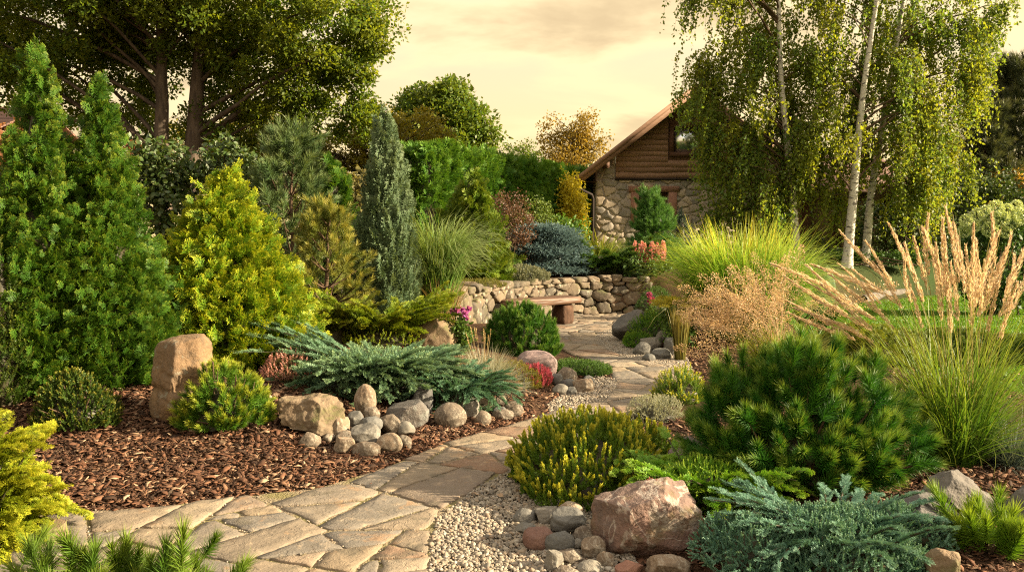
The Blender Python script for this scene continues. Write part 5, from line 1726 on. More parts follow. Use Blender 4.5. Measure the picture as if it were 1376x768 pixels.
plant('conical_arborvitae', 'green gold conical arborvitae left of the brown barberry', 'conifer', L,
      cone_conifer(h, .64, rng, SPRAY_FEW, 260, 15, (.16, .28), prof=lambda t: .62 * np.clip(1 - t, 0, 1) ** .66, up=(.6, 1.8), spread=.08, leaders=8), [M_CON, M_CORE])

# ------------------------------------------------------------------ grasses
def grass_plant(name, label, cat, px, d, m, seed, n, R, Ln, lean, droop, w, group=None, **kw):
    rng = np.random.default_rng(seed)
    L = D(px, d)
    g = Geo(); blades(g, n, R, Ln, lean, droop, w, rng, **kw)
    o = empty(name, label, cat, tuple(L), group)
    part('blades', g, m, o)
    return o, L, rng
M_MISC = fol('silver_grass', (.07, .155, .022), (.15, .235, .055), (.36, .38, .16), .6, .5, 1, trans=.35)
o, L, rng = grass_plant('silver_grass', 'fountain of pale green striped silver grass beside the columnar juniper', 'ornamental grass', 586, 12.0, M_MISC, 130, 1700, .24, (1.2, 2.05), (.02, .20), (1.2, 3.3), .0085, dpow=2.7, lean_pow=1.2, seg=8)
g = Geo(); blades(g, 420, .28, (.5, .95), (.05, .35), (.3, 1.8), .006, rng)
part('dry_blades', g, fol('dry_blades', (.24, .17, .07), (.34, .24, .11), trans=.3), o)
M_FESC = fol('blue_fescue', (.20, .215, .165), (.30, .30, .22), (.36, .32, .20), .5, .4, 1, trans=.25)
o, L, rng = grass_plant('blue_fescue', 'hummock of pale grey fescue with thin straw stalks', 'ornamental grass', 650, 7.75, M_FESC, 131, 2200, .12, (.28, .50), (.05, 1.45), (.1, .8), .0022, seg=5)
for k in range(11):
    g = Geo()
    a = rng.uniform(-1.2, 1.2)
    e = np.array([rng.uniform(-.20, .12), rng.uniform(-.08, .08), rng.uniform(.5, .68)])
    P = np.array([[0, 0, 0], e * [.4, .4, .5], e * [.8, .8, .82], e])[None]
    tubes(g, P, np.array([[.002, .002, .002, .002]]), 4)
    pts = P[0, 2] + (P[0, 3] - P[0, 2]) * rng.random((26, 1))
    inst(g, LEAF1, pts, nrm(nrm(P[0, 3] - P[0, 2]) + rng.normal(0, .3, (26, 3))), rng.uniform(.012, .02, 26), rng)
    part('flower_stalk', g, fol('fescue_straw', (.36, .26, .13), (.44, .33, .17), trans=.3) if k == 0 else fs_m, o)
    if k == 0: fs_m = o.children[-1].data.materials[0] if len(o.children) else bpy.data.materials['fescue_straw']

# purple aster
def flower_plant(name, label, px, d, h, w, heads, m_leaf, m_fl, seed, cat='flowers', head_r=.028, petals=26, head_name='flower_head', nleaf=60, hz=(.75, 1.0)):
    rng = np.random.default_rng(seed)
    L = D(px, d)
    o = empty(name, label, cat, tuple(L))
    g = clusters(lobe_points([(0, 0, h * .4, w / 2, w / 2, h * .42)], nleaf, rng, .3), 16, .07, rng, LEAF, (.03, .06))
    part('foliage', g, m_leaf, o)
    st = Geo()
    for k in range(heads):
        a, r = rng.uniform(0, 6.28), w / 2 * math.sqrt(rng.random())
        e = np.array([math.cos(a) * r, math.sin(a) * r, h * rng.uniform(*hz)])
        tubes(st, np.array([[e * [.2, .2, 0], e * [.6, .6, .6], e]]), np.array([[.003, .0025, .002]]), 4)
        f = Geo()
        nn = nrm(rng.normal(size=(petals, 3)) + [0, 0, .5])
        inst(f, LEAF, np.zeros((petals, 3)), nn, rng.uniform(.8, 1.2, petals) * head_r, rng)
        ho = part(head_name, f, m_fl, o)
        ho.location = e
    part('stems', st, m_leaf, o)
    return o
M_LEAF = fol('leaf_green', (.04, .085, .012), (.07, .125, .018), (.12, .16, .03), .3, trans=.3)
M_PURP = fol('purple_petals', (.30, .06, .28), (.45, .12, .40), (.55, .22, .48), .5, trans=.35)
flower_plant('aster', 'purple aster in flower behind the mound pine', 618, 9.3, .52, .28, 9, M_LEAF, M_PURP, 133, head_r=.05, petals=34)
# mound pine before the bench
M_MUG2 = fol('mound_pine', (.030, .110, .012), (.065, .160, .018), (.20, .28, .05), .8, .5, 1, trans=.2)
rng = np.random.default_rng(134)
L = D(703, 10.15)
plant('mound_pine', 'dense rounded green pine with upright candles in front of the bench', 'shrub', L,
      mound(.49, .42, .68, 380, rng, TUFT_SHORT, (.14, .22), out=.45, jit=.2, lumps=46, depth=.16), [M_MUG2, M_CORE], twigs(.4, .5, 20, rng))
# green mat
M_MAT = fol('green_mat', (.035, .085, .012), (.06, .125, .018), (.12, .18, .03), .5, .5, 1, trans=.2)
rng = np.random.default_rng(135)
L = D(776, 9.25)
plant('creeping_juniper', 'low bright green mat spilling on the gravel strip', 'ground cover', L,
      mound(.42, .34, .15, 1500, rng, SPRIG, (.05, .10), out=.45, jit=.4, lumps=40, depth=.3, core=.8), [M_MAT, M_CORE])
M_SED = fol('yellow_stonecrop', (.10, .12, .012), (.20, .18, .02), (.36, .26, .04), .7, .4, 1, trans=.25)
rng = np.random.default_rng(136)
L = D(690, 8.2)
plant('stonecrop', 'yellow green stonecrop cushion between the blue juniper and the red heather', 'ground cover', L,
      mound(.34, .26, .26, 900, rng, SPRIG, (.05, .09), out=.5, jit=.35, lumps=26, depth=.3, core=.75), [M_SED, M_CORE])
rng = np.random.default_rng(137)
L = D(672, 7.85)
plant('stonecrop', 'rusty orange stonecrop at the foot of the pale fescue', 'ground cover', L,
      mound(.22, .16, .24, 420, rng, SPRIG, (.05, .08), out=.5, jit=.35, lumps=16, depth=.3, core=.75), [fol('rusty_stonecrop', (.20, .10, .04), (.26, .13, .06), (.38, .20, .11), .6, trans=.2), M_CORE])
# plants around the near end of the dry wall
M_THY = fol('grey_thyme', (.11, .13, .08), (.17, .18, .11), (.26, .24, .14), .4, trans=.25)
def gp_h(px, d, z): p = D(px, d); return np.array([p[0], p[1], z])
rng = np.random.default_rng(138)
L = D(697, 15.6)
o = plant('lavender', 'grey green lavender cushion on top of the dry wall', 'shrub', L, mound(.62, .42, .30, 900, rng, SPRIG, (.10, .20), out=.35, jit=.25, lumps=20, depth=.2, core=.75), [M_THY, M_CORE])
rng = np.random.default_rng(139)
L = D(644, 13.9)
plant('stonecrop', 'olive stonecrop mat along the top of the near wall stones', 'ground cover', L, mound(.55, .45, .14, 800, rng, SPRIG, (.05, .10), out=.5, jit=.4, lumps=20, depth=.3, core=.8), [fol('olive_stonecrop', (.085, .10, .016), (.15, .14, .022), (.24, .19, .05), .5, trans=.2), M_CORE])

# ================================================================== terrace plants behind the wall
M_SPRUCE = fol('blue_spruce', (.085, .150, .160), (.15, .225, .235), (.26, .34, .35), .8, .5, 1, trans=.1)
def layered_spruce(rx, h, rng, n_br=120):
    """Flat-topped nest spruce: tiers of horizontal boughs with short bristly shoots."""
    g = Geo()
    U = nrm(rng.normal(size=(n_br * 3, 3))); U = U[U[:, 2] > -.25][:n_br]
    C = U * np.array([rx, rx * .8, h * .78]) * rng.uniform(.8, 1.05, (len(U), 1)); C[:, 2] = C[:, 2] + h * .26
    for c, u in zip(C, U):
        k = 60
        o = nrm(np.array([u[0], u[1], .02]))
        P = c + rng.normal(0, 1, (k, 3)) * [.13, .13, .03] - o * .1
        Dv = nrm(o + rng.normal(0, .45, (k, 3)) + [0, 0, .25])
        inst(g, SPRIG_FAT, P, Dv, rng.uniform(.08, .14, k), rng, np.clip(rng.random() * .6 + rng.random(k) * .4, 0, 1))
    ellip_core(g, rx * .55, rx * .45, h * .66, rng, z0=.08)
    return g
rng = np.random.default_rng(201)
L = D(730, 17.0)
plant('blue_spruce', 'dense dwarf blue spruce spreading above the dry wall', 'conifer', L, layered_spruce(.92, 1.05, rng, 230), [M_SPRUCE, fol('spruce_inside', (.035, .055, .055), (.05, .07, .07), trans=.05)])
M_BARB = fol('barberry_leaves', (.075, .040, .026), (.13, .070, .042), (.19, .10, .05), .4, trans=.25)
rng = np.random.default_rng(202)
L = D(681, 16.4); h = top_h(250, 16.4, L[2])
g, st = shrub([(0, 0, h * .5, .52, .4, h * .48), (-.25, 0, h * .72, .3, .3, h * .26), (.25, 0, h * .62, .3, .3, h * .3)], 190, 24, .15, (.03, .055), rng)
plant('barberry', 'brown leaved barberry shrub before the clipped hedge', 'shrub', L, g, M_BARB, st)
M_LGRN = fol('light_leaves', (.075, .125, .02), (.12, .17, .03), (.2, .2, .05), .4, trans=.3)
rng = np.random.default_rng(203)
L = D(720, 18.6); h = top_h(264, 18.6, L[2])
g, st = shrub([(0, 0, h * .55, .5, .4, h * .45)], 130, 22, .16, (.035, .06), rng)
plant('flowering_shrub', 'pale green loose shrub between the barberry and the hydrangea', 'shrub', L, g, M_LGRN, st)
M_HYDL = fol('hydrangea_leaves', (.055, .125, .016), (.09, .17, .025), trans=.3)
M_HYDF = fol('hydrangea_cream', (.50, .44, .27), (.58, .52, .33), (.6, .55, .38), .3, trans=.3)
M_HYDW = fol('hydrangea_green_white', (.36, .44, .20), (.46, .52, .27), (.55, .58, .36), .4, trans=.3)
def flower_ball(r, rng, n=150, rz=1.0):
    g = Geo()
    n = n * 2
    U = nrm(rng.normal(size=(n, 3)))
    inst(g, LEAF, U * r * .8 * [1, 1, rz], nrm(U + rng.normal(0, .55, (n, 3))), rng.uniform(.22, .34, n) * r, rng)
    return g
rng = np.random.default_rng(204)
L = D(758, 18.9); h = top_h(288, 18.9, L[2])
g, st = shrub([(0, 0, h * .55, .62, .5, h * .42)], 150, 18, .17, (.06, .10), rng)
o = plant('hydrangea', 'fresh green hydrangea with a cream flower head above the blue spruce', 'shrub', L, g, M_HYDL, st)
f = part('flower_head', flower_ball(.16, rng, 160, 1.2), M_HYDF, o); f.location = (.02, -.56, h * .52)
f = part('flower_head', f.data, None, o); f.location = (-.55, -.42, h * .30); f.scale = (.55, .55, .55)
f = part('flower_head', f.data, None, o); f.location = (-.30, -.5, h * .24); f.scale = (.5, .5, .5)
M_LILY = fol('daylily_blades', (.09, .15, .018), (.17, .20, .028), (.33, .30, .05), .6, .4, 1, trans=.35)
o, L, rng = grass_plant('daylily', 'arching clump of yellow green daylily leaves left of the cottage pine', 'perennial', 800, 18.3, M_LILY, 205, 420, .30, (.7, 1.15), (.05, .6), (.6, 2.2), .016)
M_JGRN = fol('green_juniper', (.040, .105, .016), (.07, .145, .024), (.13, .19, .035), .5, .4, 1, trans=.2)
rng = np.random.default_rng(206)
L = D(812, 17.5)
g = arching(70, 26, (.5, 1.0), (.2, .8), (.2, .8), SPRAY, (.16, .27), rng, R0=.2, lift=.2, zoff=.12)
g.join(arching(14, 30, (1.1, 1.4), (.50, .72), (.05, .25), SPRAY, (.16, .27), rng, az=(-.3, .35), R0=.1, lift=.1, zoff=.12))
ellip_core(g, .55, .4, .4, rng)
plant('spreading_juniper', 'green juniper with upswept boughs beside the blue spruce', 'shrub', L, g, [M_JGRN, M_CORE])
# astilbe with pink plumes
M_ASTL = fol('astilbe_leaves', (.04, .085, .016), (.07, .12, .025), trans=.25)
M_ASTF = fol('astilbe_plume', (.46, .17, .17), (.58, .27, .26), (.66, .42, .38), .5, trans=.35)
def plume_geo(L_, r, rng, n=160, tpl=LEAF1, s=(.010, .018), fat=.45, tilt=1.0, taper=.7):
    g = Geo()
    t = rng.random(n) ** .9
    rad = r * (np.sin(np.clip(t, .02, 1) * math.pi * .5 + .35) ** 1) * (1 - t) ** fat
    a = rng.uniform(0, 6.28, n)
    q = rng.random(n) ** .5
    P = np.column_stack([np.cos(a) * rad * q, np.sin(a) * rad * q, t * L_])
    Dv = nrm(np.column_stack([np.cos(a) * .55, np.sin(a) * .55, np.full(n, tilt)]) + rng.normal(0, .2, (n, 3)))
    inst(g, tpl, P, Dv, rng.uniform(s[0], s[1], n), rng, tipadd=(t - .5) * .6)
    return g
rng = np.random.default_rng(207)
L = D(862, 17.0); h = top_h(338, 17.0, L[2])
o = empty('astilbe', 'astilbe with dusty pink plumes above the right end of the dry wall', 'flowers', tuple(L))
g, st = shrub([(0, 0, .26, .6, .45, .26)], 120, 16, .13, (.05, .09), rng)
part('foliage', g, M_ASTL, o); 
pl = [plume_geo(.42, .075, rng, 240, LEAF1, (.03, .05)).mesh('plume', [M_ASTF]) for _ in range(3)]
for k in range(15):
    x = rng.uniform(-.42, .5)
    f = part('plume', pl[k % 3], None, o)
    f.location = (x, rng.uniform(-.25, .2), h * rng.uniform(.42, .62)); s = rng.uniform(.7, 1.0); f.scale = (s, s, s * 1.05); f.rotation_euler = (rng.normal(0, .12), rng.normal(.05, .15), rng.uniform(0, 6))
    tubes(st, np.array([[[x * .5, 0, .1], list(f.location)]]), np.array([[.006, .005]]), 4)
part('stems', st, M_ASTL, o)
rng = np.random.default_rng(208)
L = D(880, 15.6)
M_BOX = fol('boxwood', (.035, .090, .014), (.06, .125, .02), (.10, .17, .03), .4, trans=.2)
plant('boxwood', 'rounded green boxwood at the right end of the dry wall', 'shrub', L, mound(.44, .4, .62, 900, rng, SPRIG, (.07, .13), out=.8, lumps=30, depth=.16, core=.8), [M_BOX, M_CORE])
# pine before the cottage
M_PNG = fol('cottage_pine_needles', (.055, .155, .030), (.095, .205, .045), (.17, .27, .07), .5, .5, 1, trans=.2)
rng = np.random.default_rng(209)
L = D(876, 20.2); h = top_h(258, 20.2, L[2])
g, st = loose_pine(h * .9, .40, rng, TUFT, (.22, .30), 6, 6, 6, pw=.5)
g.join(mound(.54, .5, h * .46, 330, rng, TUFT, (.22, .32), out=.6, lumps=16, depth=.2, core=.6), (0, 0, h * .50))
g.join(mound(1.0, .7, h * .46, 420, rng, TUFT, (.24, .34), out=.6, lumps=22, depth=.25))
plant('mountain_pine', 'deep green mountain pine in front of the cottage wall', 'pine', L, g, [M_PNG, M_CORE], st, M_TWIG)
rng = np.random.default_rng(210)
L = D(914, 21.2); h = top_h(284, 21.2, L[2])
plant('small_spruce', 'small blue green spruce against the cottage wall', 'conifer', L,
      cone_conifer(h, .45, rng, SPRIG, 120, 16, (.1, .18), prof=lambda t: .42 * np.clip(1 - t, 0, 1) ** .8, up=(-.1, .8), spread=.06, leaders=4), [fol('small_spruce', (.055, .085, .07), (.09, .13, .10), trans=.12), M_CORE])

# clipped hedge: runs from behind the silver grass back to the cottage
M_HEDGE = fol('hedge_sprays', (.042, .13, .014), (.09, .19, .02), (.20, .26, .03), .7, .5, 1, trans=.22)
def hedge(p0, p1, z0, h0, h1, thick, n, rng, tpls, size, end_round=.5):
    a, b = np.array(p0, float), np.array(p1, float)
    Ld = np.hypot(*(b - a)); t = (b - a) / Ld; nn = np.array([t[1], -t[0]])
    g = Geo()
    s = rng.random(n); cls = rng.random(n)
    hh = h0 + (h1 - h0) * s
    ang = rng.uniform(-.15, math.pi + .15, n)
    # rounded-box section: parametrise by angle
    cx, cz = np.cos(ang), np.sin(ang)
    m = np.maximum(np.abs(cx), np.abs(cz)) ** .75
    q = (cx / m) * thick / 2
    zr = np.where(cls < .62, hh * rng.random(n) ** .8, hh * np.clip(cz / m, 0, 1))
    q = np.where(cls < .62, np.where(rng.random(n) < .8, 1, -1) * thick / 2 * (1 - .25 * (zr / hh) ** 6), q)
    lump = np.array([mnoise.noise(Vector((si * Ld * .9, zi * 1.1, qi))) for si, zi, qi in zip(s, zr, q)])
    q = q + lump * .2 * np.sign(q); zr = zr + lump * .2 * (zr / hh)
    xy = a + np.outer(s, b - a) + nn * q[:, None]
    P = np.column_stack([xy, zr + 0 * z0])
    o = np.column_stack([nn[0] * np.sign(q), nn[1] * np.sign(q), .6 + 1.6 * (zr / hh) ** 4])
    inst(g, tpls, P, nrm(nrm(o) + rng.normal(0, .38, (n, 3))), rng.uniform(size[0], size[1], n), rng, np.clip(.5 + lump * .9 + rng.normal(0, .18, n), 0, 1))
    # end caps
    for e, dd, hq in ((a, -t, h0), (b, t, h1)):
        k = int(n * thick / Ld * .9)
        w = rng.uniform(-thick / 2, thick / 2, k)
        z = hq * rng.random(k)
        P = np.column_stack([e + np.outer(w, nn) + dd * (.12 * np.cos(w / thick * 3))[:, None], z])
        inst(g, tpls, P, nrm(np.append(dd, .5) + rng.normal(0, .4, (k, 3))), rng.uniform(size[0], size[1], k), rng)
    core = Geo()
    V = []
    for e, hq in ((a + t * .1, h0), (b - t * .1, h1)):
        for sg in (-1, 1):
            for z in (0, hq * .93): V.append([*(e + nn * sg * thick * .40), z])
    g.add(V, [[0, 1, 3, 2], [4, 6, 7, 5], [0, 4, 5, 1], [2, 3, 7, 6], [1, 5, 7, 3]], .5, .2, 1)
    return g
rng = np.random.default_rng(211)
a, b = at(548, 300, 19.5)[:2], at(774, 300, 27.5)[:2]
z0 = .82
g = hedge((0, 0), b - a, 0, zpx(203, 19.5) - z0, zpx(236, 27.5) - z0, 1.3, 6200, rng, SPRAY_FEW, (.22, .40))
plant('clipped_hedge', 'long clipped arborvitae hedge running back towards the cottage', 'hedge', (a[0], a[1], z0), g, [M_HEDGE, M_CORE])
rng = np.random.default_rng(212)
L = D(766, 24.8); L[2] = .9; h = top_h(234, 24.8, .9)
g, st = shrub([(0, 0, h * .5, .42, .5, h * .5)], 260, 26, .26, (.07, .12), rng, LEAF1)
plant('sunlit_gold_shrub', 'bright yellow shrub standing in for the sunlit end of the hedge', 'shrub', L, g, fol('sunlit_hedge_yellow', (.34, .30, .02), (.50, .42, .03), (.6, .5, .06), .5, trans=.4), st)  # added shrub, its yellow paints the sunlit end of the hedge

# large-leaved hedge behind the arborvitae
M_BIGL = fol('viburnum_leaves', (.035, .072, .014), (.065, .11, .025), (.16, .14, .04), .45, trans=.25, gloss=.5)
def leaf_bank(name, label, px0, px1, d, ytop, mats, seed, ncl, size=(.07, .12), thick=.8, tops=.2, per=20, rad=.2, tpl=LEAF, cat='hedge'):
    rng = np.random.default_rng(seed)
    x0, x1 = (px0 - 688) * d / FPX, (px1 - 688) * d / FPX
    L = np.array([(x0 + x1) / 2, d, float(H((x0 + x1) / 2, d))])
    h = zpx(ytop, d) - L[2]; w = (x1 - x0) / 2
    n = max(3, int(w / .5))
    lobes = [(xx, rng.normal(0, .1), h * .48, w / n * 1.5, thick / 2, h * rng.uniform(.42, .5)) for xx in np.linspace(-w * .86, w * .86, n)]
    lobes += [(rng.uniform(-w, w) * .8, 0, h * .85, .35, .3, h * tops) for _ in range(n)]
    g, st = shrub(lobes, ncl, per, rad, size, rng, tpl, stems=24, stem_r=.016, foot=w * .5)
    return plant(name, label, cat, L, g, mats, st)
leaf_bank('viburnum_hedge', 'dark glossy large leaved hedge behind the golden arborvitae', 168, 352, 12.2, 196, M_BIGL, 213, 420)
leaf_bank('copper_hedge', 'copper leaved bush at the left edge behind the arborvitae', -70, 60, 11.8, 176, fol('copper_leaves', (.17, .062, .028), (.25, .10, .05), (.32, .20, .06), .5, trans=.3), 214, 300)
leaf_bank('copper_hedge', 'small copper leaved bush peeping between the dark arborvitae and the glossy hedge', 150, 196, 12.6, 200, bpy.data.materials['copper_leaves'], 215, 60, thick=.5)
leaf_bank('mixed_shrub', 'tangled olive shrub with pale reed stems between the pine and the blue column', 448, 500, 14.2, 236, fol('olive_leaves', (.10, .10, .035), (.17, .15, .06), (.3, .25, .10), .5, trans=.3), 216, 110)

# ================================================================== trees
M_OAKL = fol('maple_leaves', (.045, .11, .014), (.165, .195, .016), (.28, .26, .02), .4, dead=.1, trans=.58, gloss=.3)  # yellow-green leaf tones carry the glow of backlight
M_YELL = fol('yellow_lit_leaves', (.12, .12, .012), (.20, .17, .018), (.30, .24, .03), .4, trans=.45)  # yellow sunlight put into the leaf colour
M_RND = fol('round_tree_leaves', (.055, .12, .014), (.135, .175, .018), (.19, .16, .025), .4, trans=.4)
def leafy_tree(name, label, px, d, trunk_h, trunk_r, lobes, ncl, per, rad, size, m, seed, lean=(0, 0), base_z=None, tpl=LEAF1, limb=.07, frac=.5, shell=.55, mat_bark=None, group=None, hang=.1, lowest=.25, shift=(0, 0)):
    rng = np.random.default_rng(seed)
    L = D(px, d)
    if base_z is not None: L[2] = base_z
    P, R = trunk_geo(trunk_h, trunk_r, rng, 12, lean, .3, 10, .03, 1.35)
    C = lobe_points(lobes, ncl, rng, shell)
    lp, lr = limbs_to(C, P, rng, limb, 7, frac=frac, lowest=lowest)
    g = clusters(C, per, rad, rng, tpl, size, hang=hang)
    o = empty(name, label, 'tree', tuple(L), group)
    part('crown', g, m, o)
    part('trunk', tubes(Geo(), P[None], R[None], 12), mat_bark or M_BARK, o, True)
    part('limbs', tubes(Geo(), lp, lr, 5), mat_bark or M_BARK, o, True)
    return o
GO = 'big leafy trees at the upper left'
dd = 20.0
def lob(px, py, wx, wy, d, L, depth=None):
    """Crown lobe from a picture ellipse at distance D, relative to the tree's foot L."""
    c = at(px, py, d)
    rx, rz = wpx(wx, d) / 2, wpx(wy, d) / 2
    return (c[0] - L[0], c[1] - L[1], c[2] - L[2], rx, depth or rx * .8, rz)
L1 = D(226, dd)
lobes = [lob(*a, dd + b, L1) for a, b in (((60, 30, 260, 150), .6), ((170, -60, 300, 200), 0), ((40, 110, 150, 90), .4), ((150, 100, 170, 130), 1.5), ((-60, 40, 200, 180), 1), ((215, 30, 200, 130), .9), ((60, -80, 240, 140), 0), ((180, 175, 120, 50), 1.5))]
leafy_tree('maple', 'left of two dark trunked trees, its crown filling the top left corner', 226, dd, 7.5, .25, lobes, 760, 130, .40, (.08, .135), M_OAKL, 301, (.1, .2), limb=.045, group=GO, frac=.05, lowest=.35)
L2 = D(263, dd + .6)
lobes = [lob(*a, dd + b, L2) for a, b in (((330, -20, 240, 180), .3), ((420, 40, 210, 120), .2), ((370, 110, 190, 110), 1.2), ((470, 70, 90, 90), .5), ((440, 135, 130, 90), 1), ((300, 60, 170, 110), 1.6), ((500, 15, 60, 50), .5), ((280, -90, 300, 140), .4), ((330, 165, 150, 60), 1.4), ((480, 170, 70, 50), 1.2))]
leafy_tree('maple', 'right of two dark trunked trees, its limbs reaching over the pale sky', 263, dd + .6, 8.0, .29, lobes, 620, 130, .37, (.08, .135), M_OAKL, 302, (.3, 0), limb=.055, group=GO, frac=.06, lowest=.35)
# yellow lit small trees and the round tree behind the hedge
L = D(490, 24.5)
lobes = [lob(*a, 24.5, L) for a in ((455, 205, 100, 70), (505, 190, 80, 100), (560, 185, 90, 80), (420, 215, 80, 60))]
leafy_tree('young_tree', 'yellow lit leafy tree behind the columnar juniper', 490, 24.5, 3.0, .09, lobes, 300, 46, .33, (.07, .12), M_YELL, 303, limb=.04)
L = D(345, 25)
lobes = [lob(*a, 25, L) for a in ((340, 195, 130, 80), (260, 205, 110, 70), (400, 205, 90, 60))]
leafy_tree('young_tree', 'yellow tinted understorey tree beneath the dark limbs at the left', 345, 25, 2.8, .09, lobes, 260, 44, .36, (.07, .12), M_YELL, 304, limb=.04)
L = D(596, 31)
lobes = [lob(*a, 31, L) for a in ((592, 158, 110, 90), (560, 155, 60, 70), (625, 172, 70, 70), (598, 132, 66, 40), (640, 195, 50, 50), (580, 195, 120, 60))]
leafy_tree('round_tree', 'rounded green tree against the sky behind the hedge', 596, 31, 4.6, .18, lobes, 300, 74, .50, (.13, .21), M_RND, 305, limb=.06, frac=.12)
L = D(693, 33)
lobes = [lob(*a, 33, L) for a in ((690, 212, 60, 36), (705, 206, 36, 30))]
leafy_tree('young_tree', 'thin sparse little tree showing over the middle of the hedge', 693, 33, 3.6, .06, lobes, 60, 30, .35, (.08, .13), M_RND, 306, limb=.035, frac=.8)
M_AUT = fol('autumn_leaves', (.16, .125, .02), (.27, .18, .03), (.36, .25, .05), .5, trans=.45)
L = D(770, 36)
lobes = [lob(*a, 36, L) for a in ((760, 216, 90, 56), (743, 178, 30, 50), (786, 178, 36, 60), (806, 196, 26, 50), (768, 188, 40, 40))]
leafy_tree('autumn_tree', 'golden feathery tree beside the cottage roof', 770, 36, 5.6, .12, lobes, 210, 40, .46, (.08, .15), M_AUT, 307, limb=.05, frac=.6, hang=.6, shell=.2)

# weeping birches
M_BIRL = fol('birch_leaves', (.065, .15, .03), (.22, .24, .018), (.32, .29, .02), .3, dead=.1, trans=.55, gloss=.3)  # brighter yellow clumps paint in the glow of backlit leaves
def mat_birch():
    k = NT('birch_bark')
    o = k.obj()
    n = k.noise(1, 5, .7, k.n('ShaderNodeMapping', {'Vector': o, 'Scale': (5, 5, 14)}).outputs[0], .8)
    b = k.noise(1, 3, .6, k.n('ShaderNodeMapping', {'Vector': o, 'Scale': (3.5, 3.5, 5)}).outputs[0])
    col = k.mix(k.rng(n, .3, .6), (.40, .36, .30), (.58, .54, .47))
    col = k.mix(k.rng(n, .56, .62), col, (.06, .05, .045))
    col = k.mix(k.rng(b, .56, .66, 0, .9), col, (.07, .055, .045))
    return k.finish(col, .8, k.bump(n, .6, .02), .2)
M_BIRB = mat_birch()
def birch(name, label, d, trunk_px, base_z, lobes_px, nstr, seed, r=.14, per=34, slen=(.7, 2.0), low=None):
    rng = np.random.default_rng(seed)
    L = D(trunk_px[0][0], d); L[2] = base_z
    P = np.array([at(x, y, d) for x, y in trunk_px]); P = P - L; P[0, 2] = 0; P[:, 1] = 0
    up = P[-1] + (P[-1] - P[-2]) * .9
    P = np.concatenate([P, [up]])
    t = np.linspace(0, 1, len(P)); tt = np.linspace(0, 1, 26)
    Q = np.column_stack([np.interp(tt, t, P[:, i]) for i in range(3)])
    for _ in range(3): Q[1:-1] = .5 * Q[1:-1] + .25 * (Q[2:] + Q[:-2])
    R = r * (1 - .72 * tt); R[0] *= 1.25
    lobes = [lob(*a[:4], d + (a[4] if len(a) > 4 else 0), L) for a in lobes_px]
    ng = nstr // 13
    B = lobe_points(lobes, ng, rng, .15)
    tx = np.interp(B[:, 2], Q[:, 2], Q[:, 0])
    front = (np.abs(B[:, 0] - tx) < .45) & (B[:, 1] < .2)
    B[front, 1] = np.abs(B[front, 1]) + .35
    k = rng.integers(0, ng, nstr)
    S = B[k] + rng.normal(0, 1, (nstr, 3)) * [.20, .20, .16]
    n = len(S)
    gl = rng.uniform(slen[0], slen[1], ng)
    ln = gl[k] * rng.uniform(.6, 1.15, n)
    grnd = rng.random(ng)
    m = 8
    u = np.linspace(0, 1, m)
    cen = np.column_stack([np.interp(S[:, 2], Q[:, 2], Q[:, 0]), np.interp(S[:, 2], Q[:, 2], Q[:, 1])])
    o = nrm(S[:, :2] - cen + rng.normal(0, .25, (n, 2)))
    oh = rng.uniform(.1, .4, n) * ln * .6
    C = np.stack([S[:, None, 0] + o[:, None, 0] * oh[:, None] * (u * (2 - u))[None], S[:, None, 1] + o[:, None, 1] * oh[:, None] * (u * (2 - u))[None],
                  S[:, None, 2] + ln[:, None] * (.12 * u - .98 * u ** 1.7)[None]], -1)
    C += np.cumsum(rng.normal(0, .018, C.shape), 1)
    C[..., 2] = np.maximum(C[..., 2], (low or .5))
    f = rng.random((n, per)) * (m - 1.001)
    i0 = f.astype(int); w = (f - i0)[..., None]; bi = np.arange(n)[:, None]
    X = C[bi, i0] * (1 - w) + C[bi, i0 + 1] * w + rng.normal(0, .035, (n, per, 3))
    Dv = nrm(rng.normal(0, .6, (n, per, 3)) + np.array([0, 0, -.7]))
    g = Geo()
    rn = np.clip(grnd[k][:, None] * .65 + rng.random((n, per)) * .35, 0, 1)
    inst(g, LEAF1, X.reshape(-1, 3), Dv.reshape(-1, 3), rng.uniform(.07, .12, n * per), rng, rn.ravel())
    ob = empty(name, label, 'tree', tuple(L), 'weeping birches by the cottage')
    part('crown', g, M_BIRL, ob)
    part('trunk', tubes(Geo(), Q[None], R[None], 12), M_BIRB, ob, True)
    lp, lr = limbs_to(S[::22], Q, rng, .04, 7, sag=-.1, lowest=.2)
    tg = tubes(Geo(), lp, lr, 5)
    tubes(tg, C[:, ::2], np.broadcast_to(np.array([.005, .004, .003, .0015]), (n, 4)), 3)
    part('limbs', tg, M_TWIG, ob, True)
    return ob
birch('birch', 'leftmost weeping birch hanging low in front of the cottage gable', 22.0, [(1072, 352), (1064, 260), (1058, 190), (1049, 110), (1046, 0)], .8,
      [(985, 60, 120, 120), (960, 120, 90, 90), (1040, 40, 130, 140), (1014, 165, 130, 130), (1008, 225, 120, 110), (1035, 245, 130, 100), (1060, 130, 120, 150), (985, 268, 80, 60), (1045, 285, 110, 60), (1020, 255, 90, 70, -.6), (1010, -60, 190, 130), (1075, 210, 90, 110), (940, 140, 40, 30), (966, 185, 56, 70), (962, 240, 50, 60), (980, 105, 90, 70)], 1700, 311, .125)
birch('birch', 'middle white trunked birch leaning a little right over the whole picture', 21.5, [(1138, 352), (1146, 270), (1152, 200), (1160, 120), (1178, 0)], .8,
      [(1140, 50, 150, 150), (1190, 30, 160, 150), (1170, 140, 160, 130), (1230, 90, 130, 150), (1215, 190, 140, 110), (1130, 180, 110, 100), (1190, -70, 220, 130), (1285, 40, 90, 90), (1255, 180, 90, 110, .5), (1115, 215, 90, 70), (1092, 240, 100, 90), (1118, 262, 80, 60)], 1080, 312, .135)
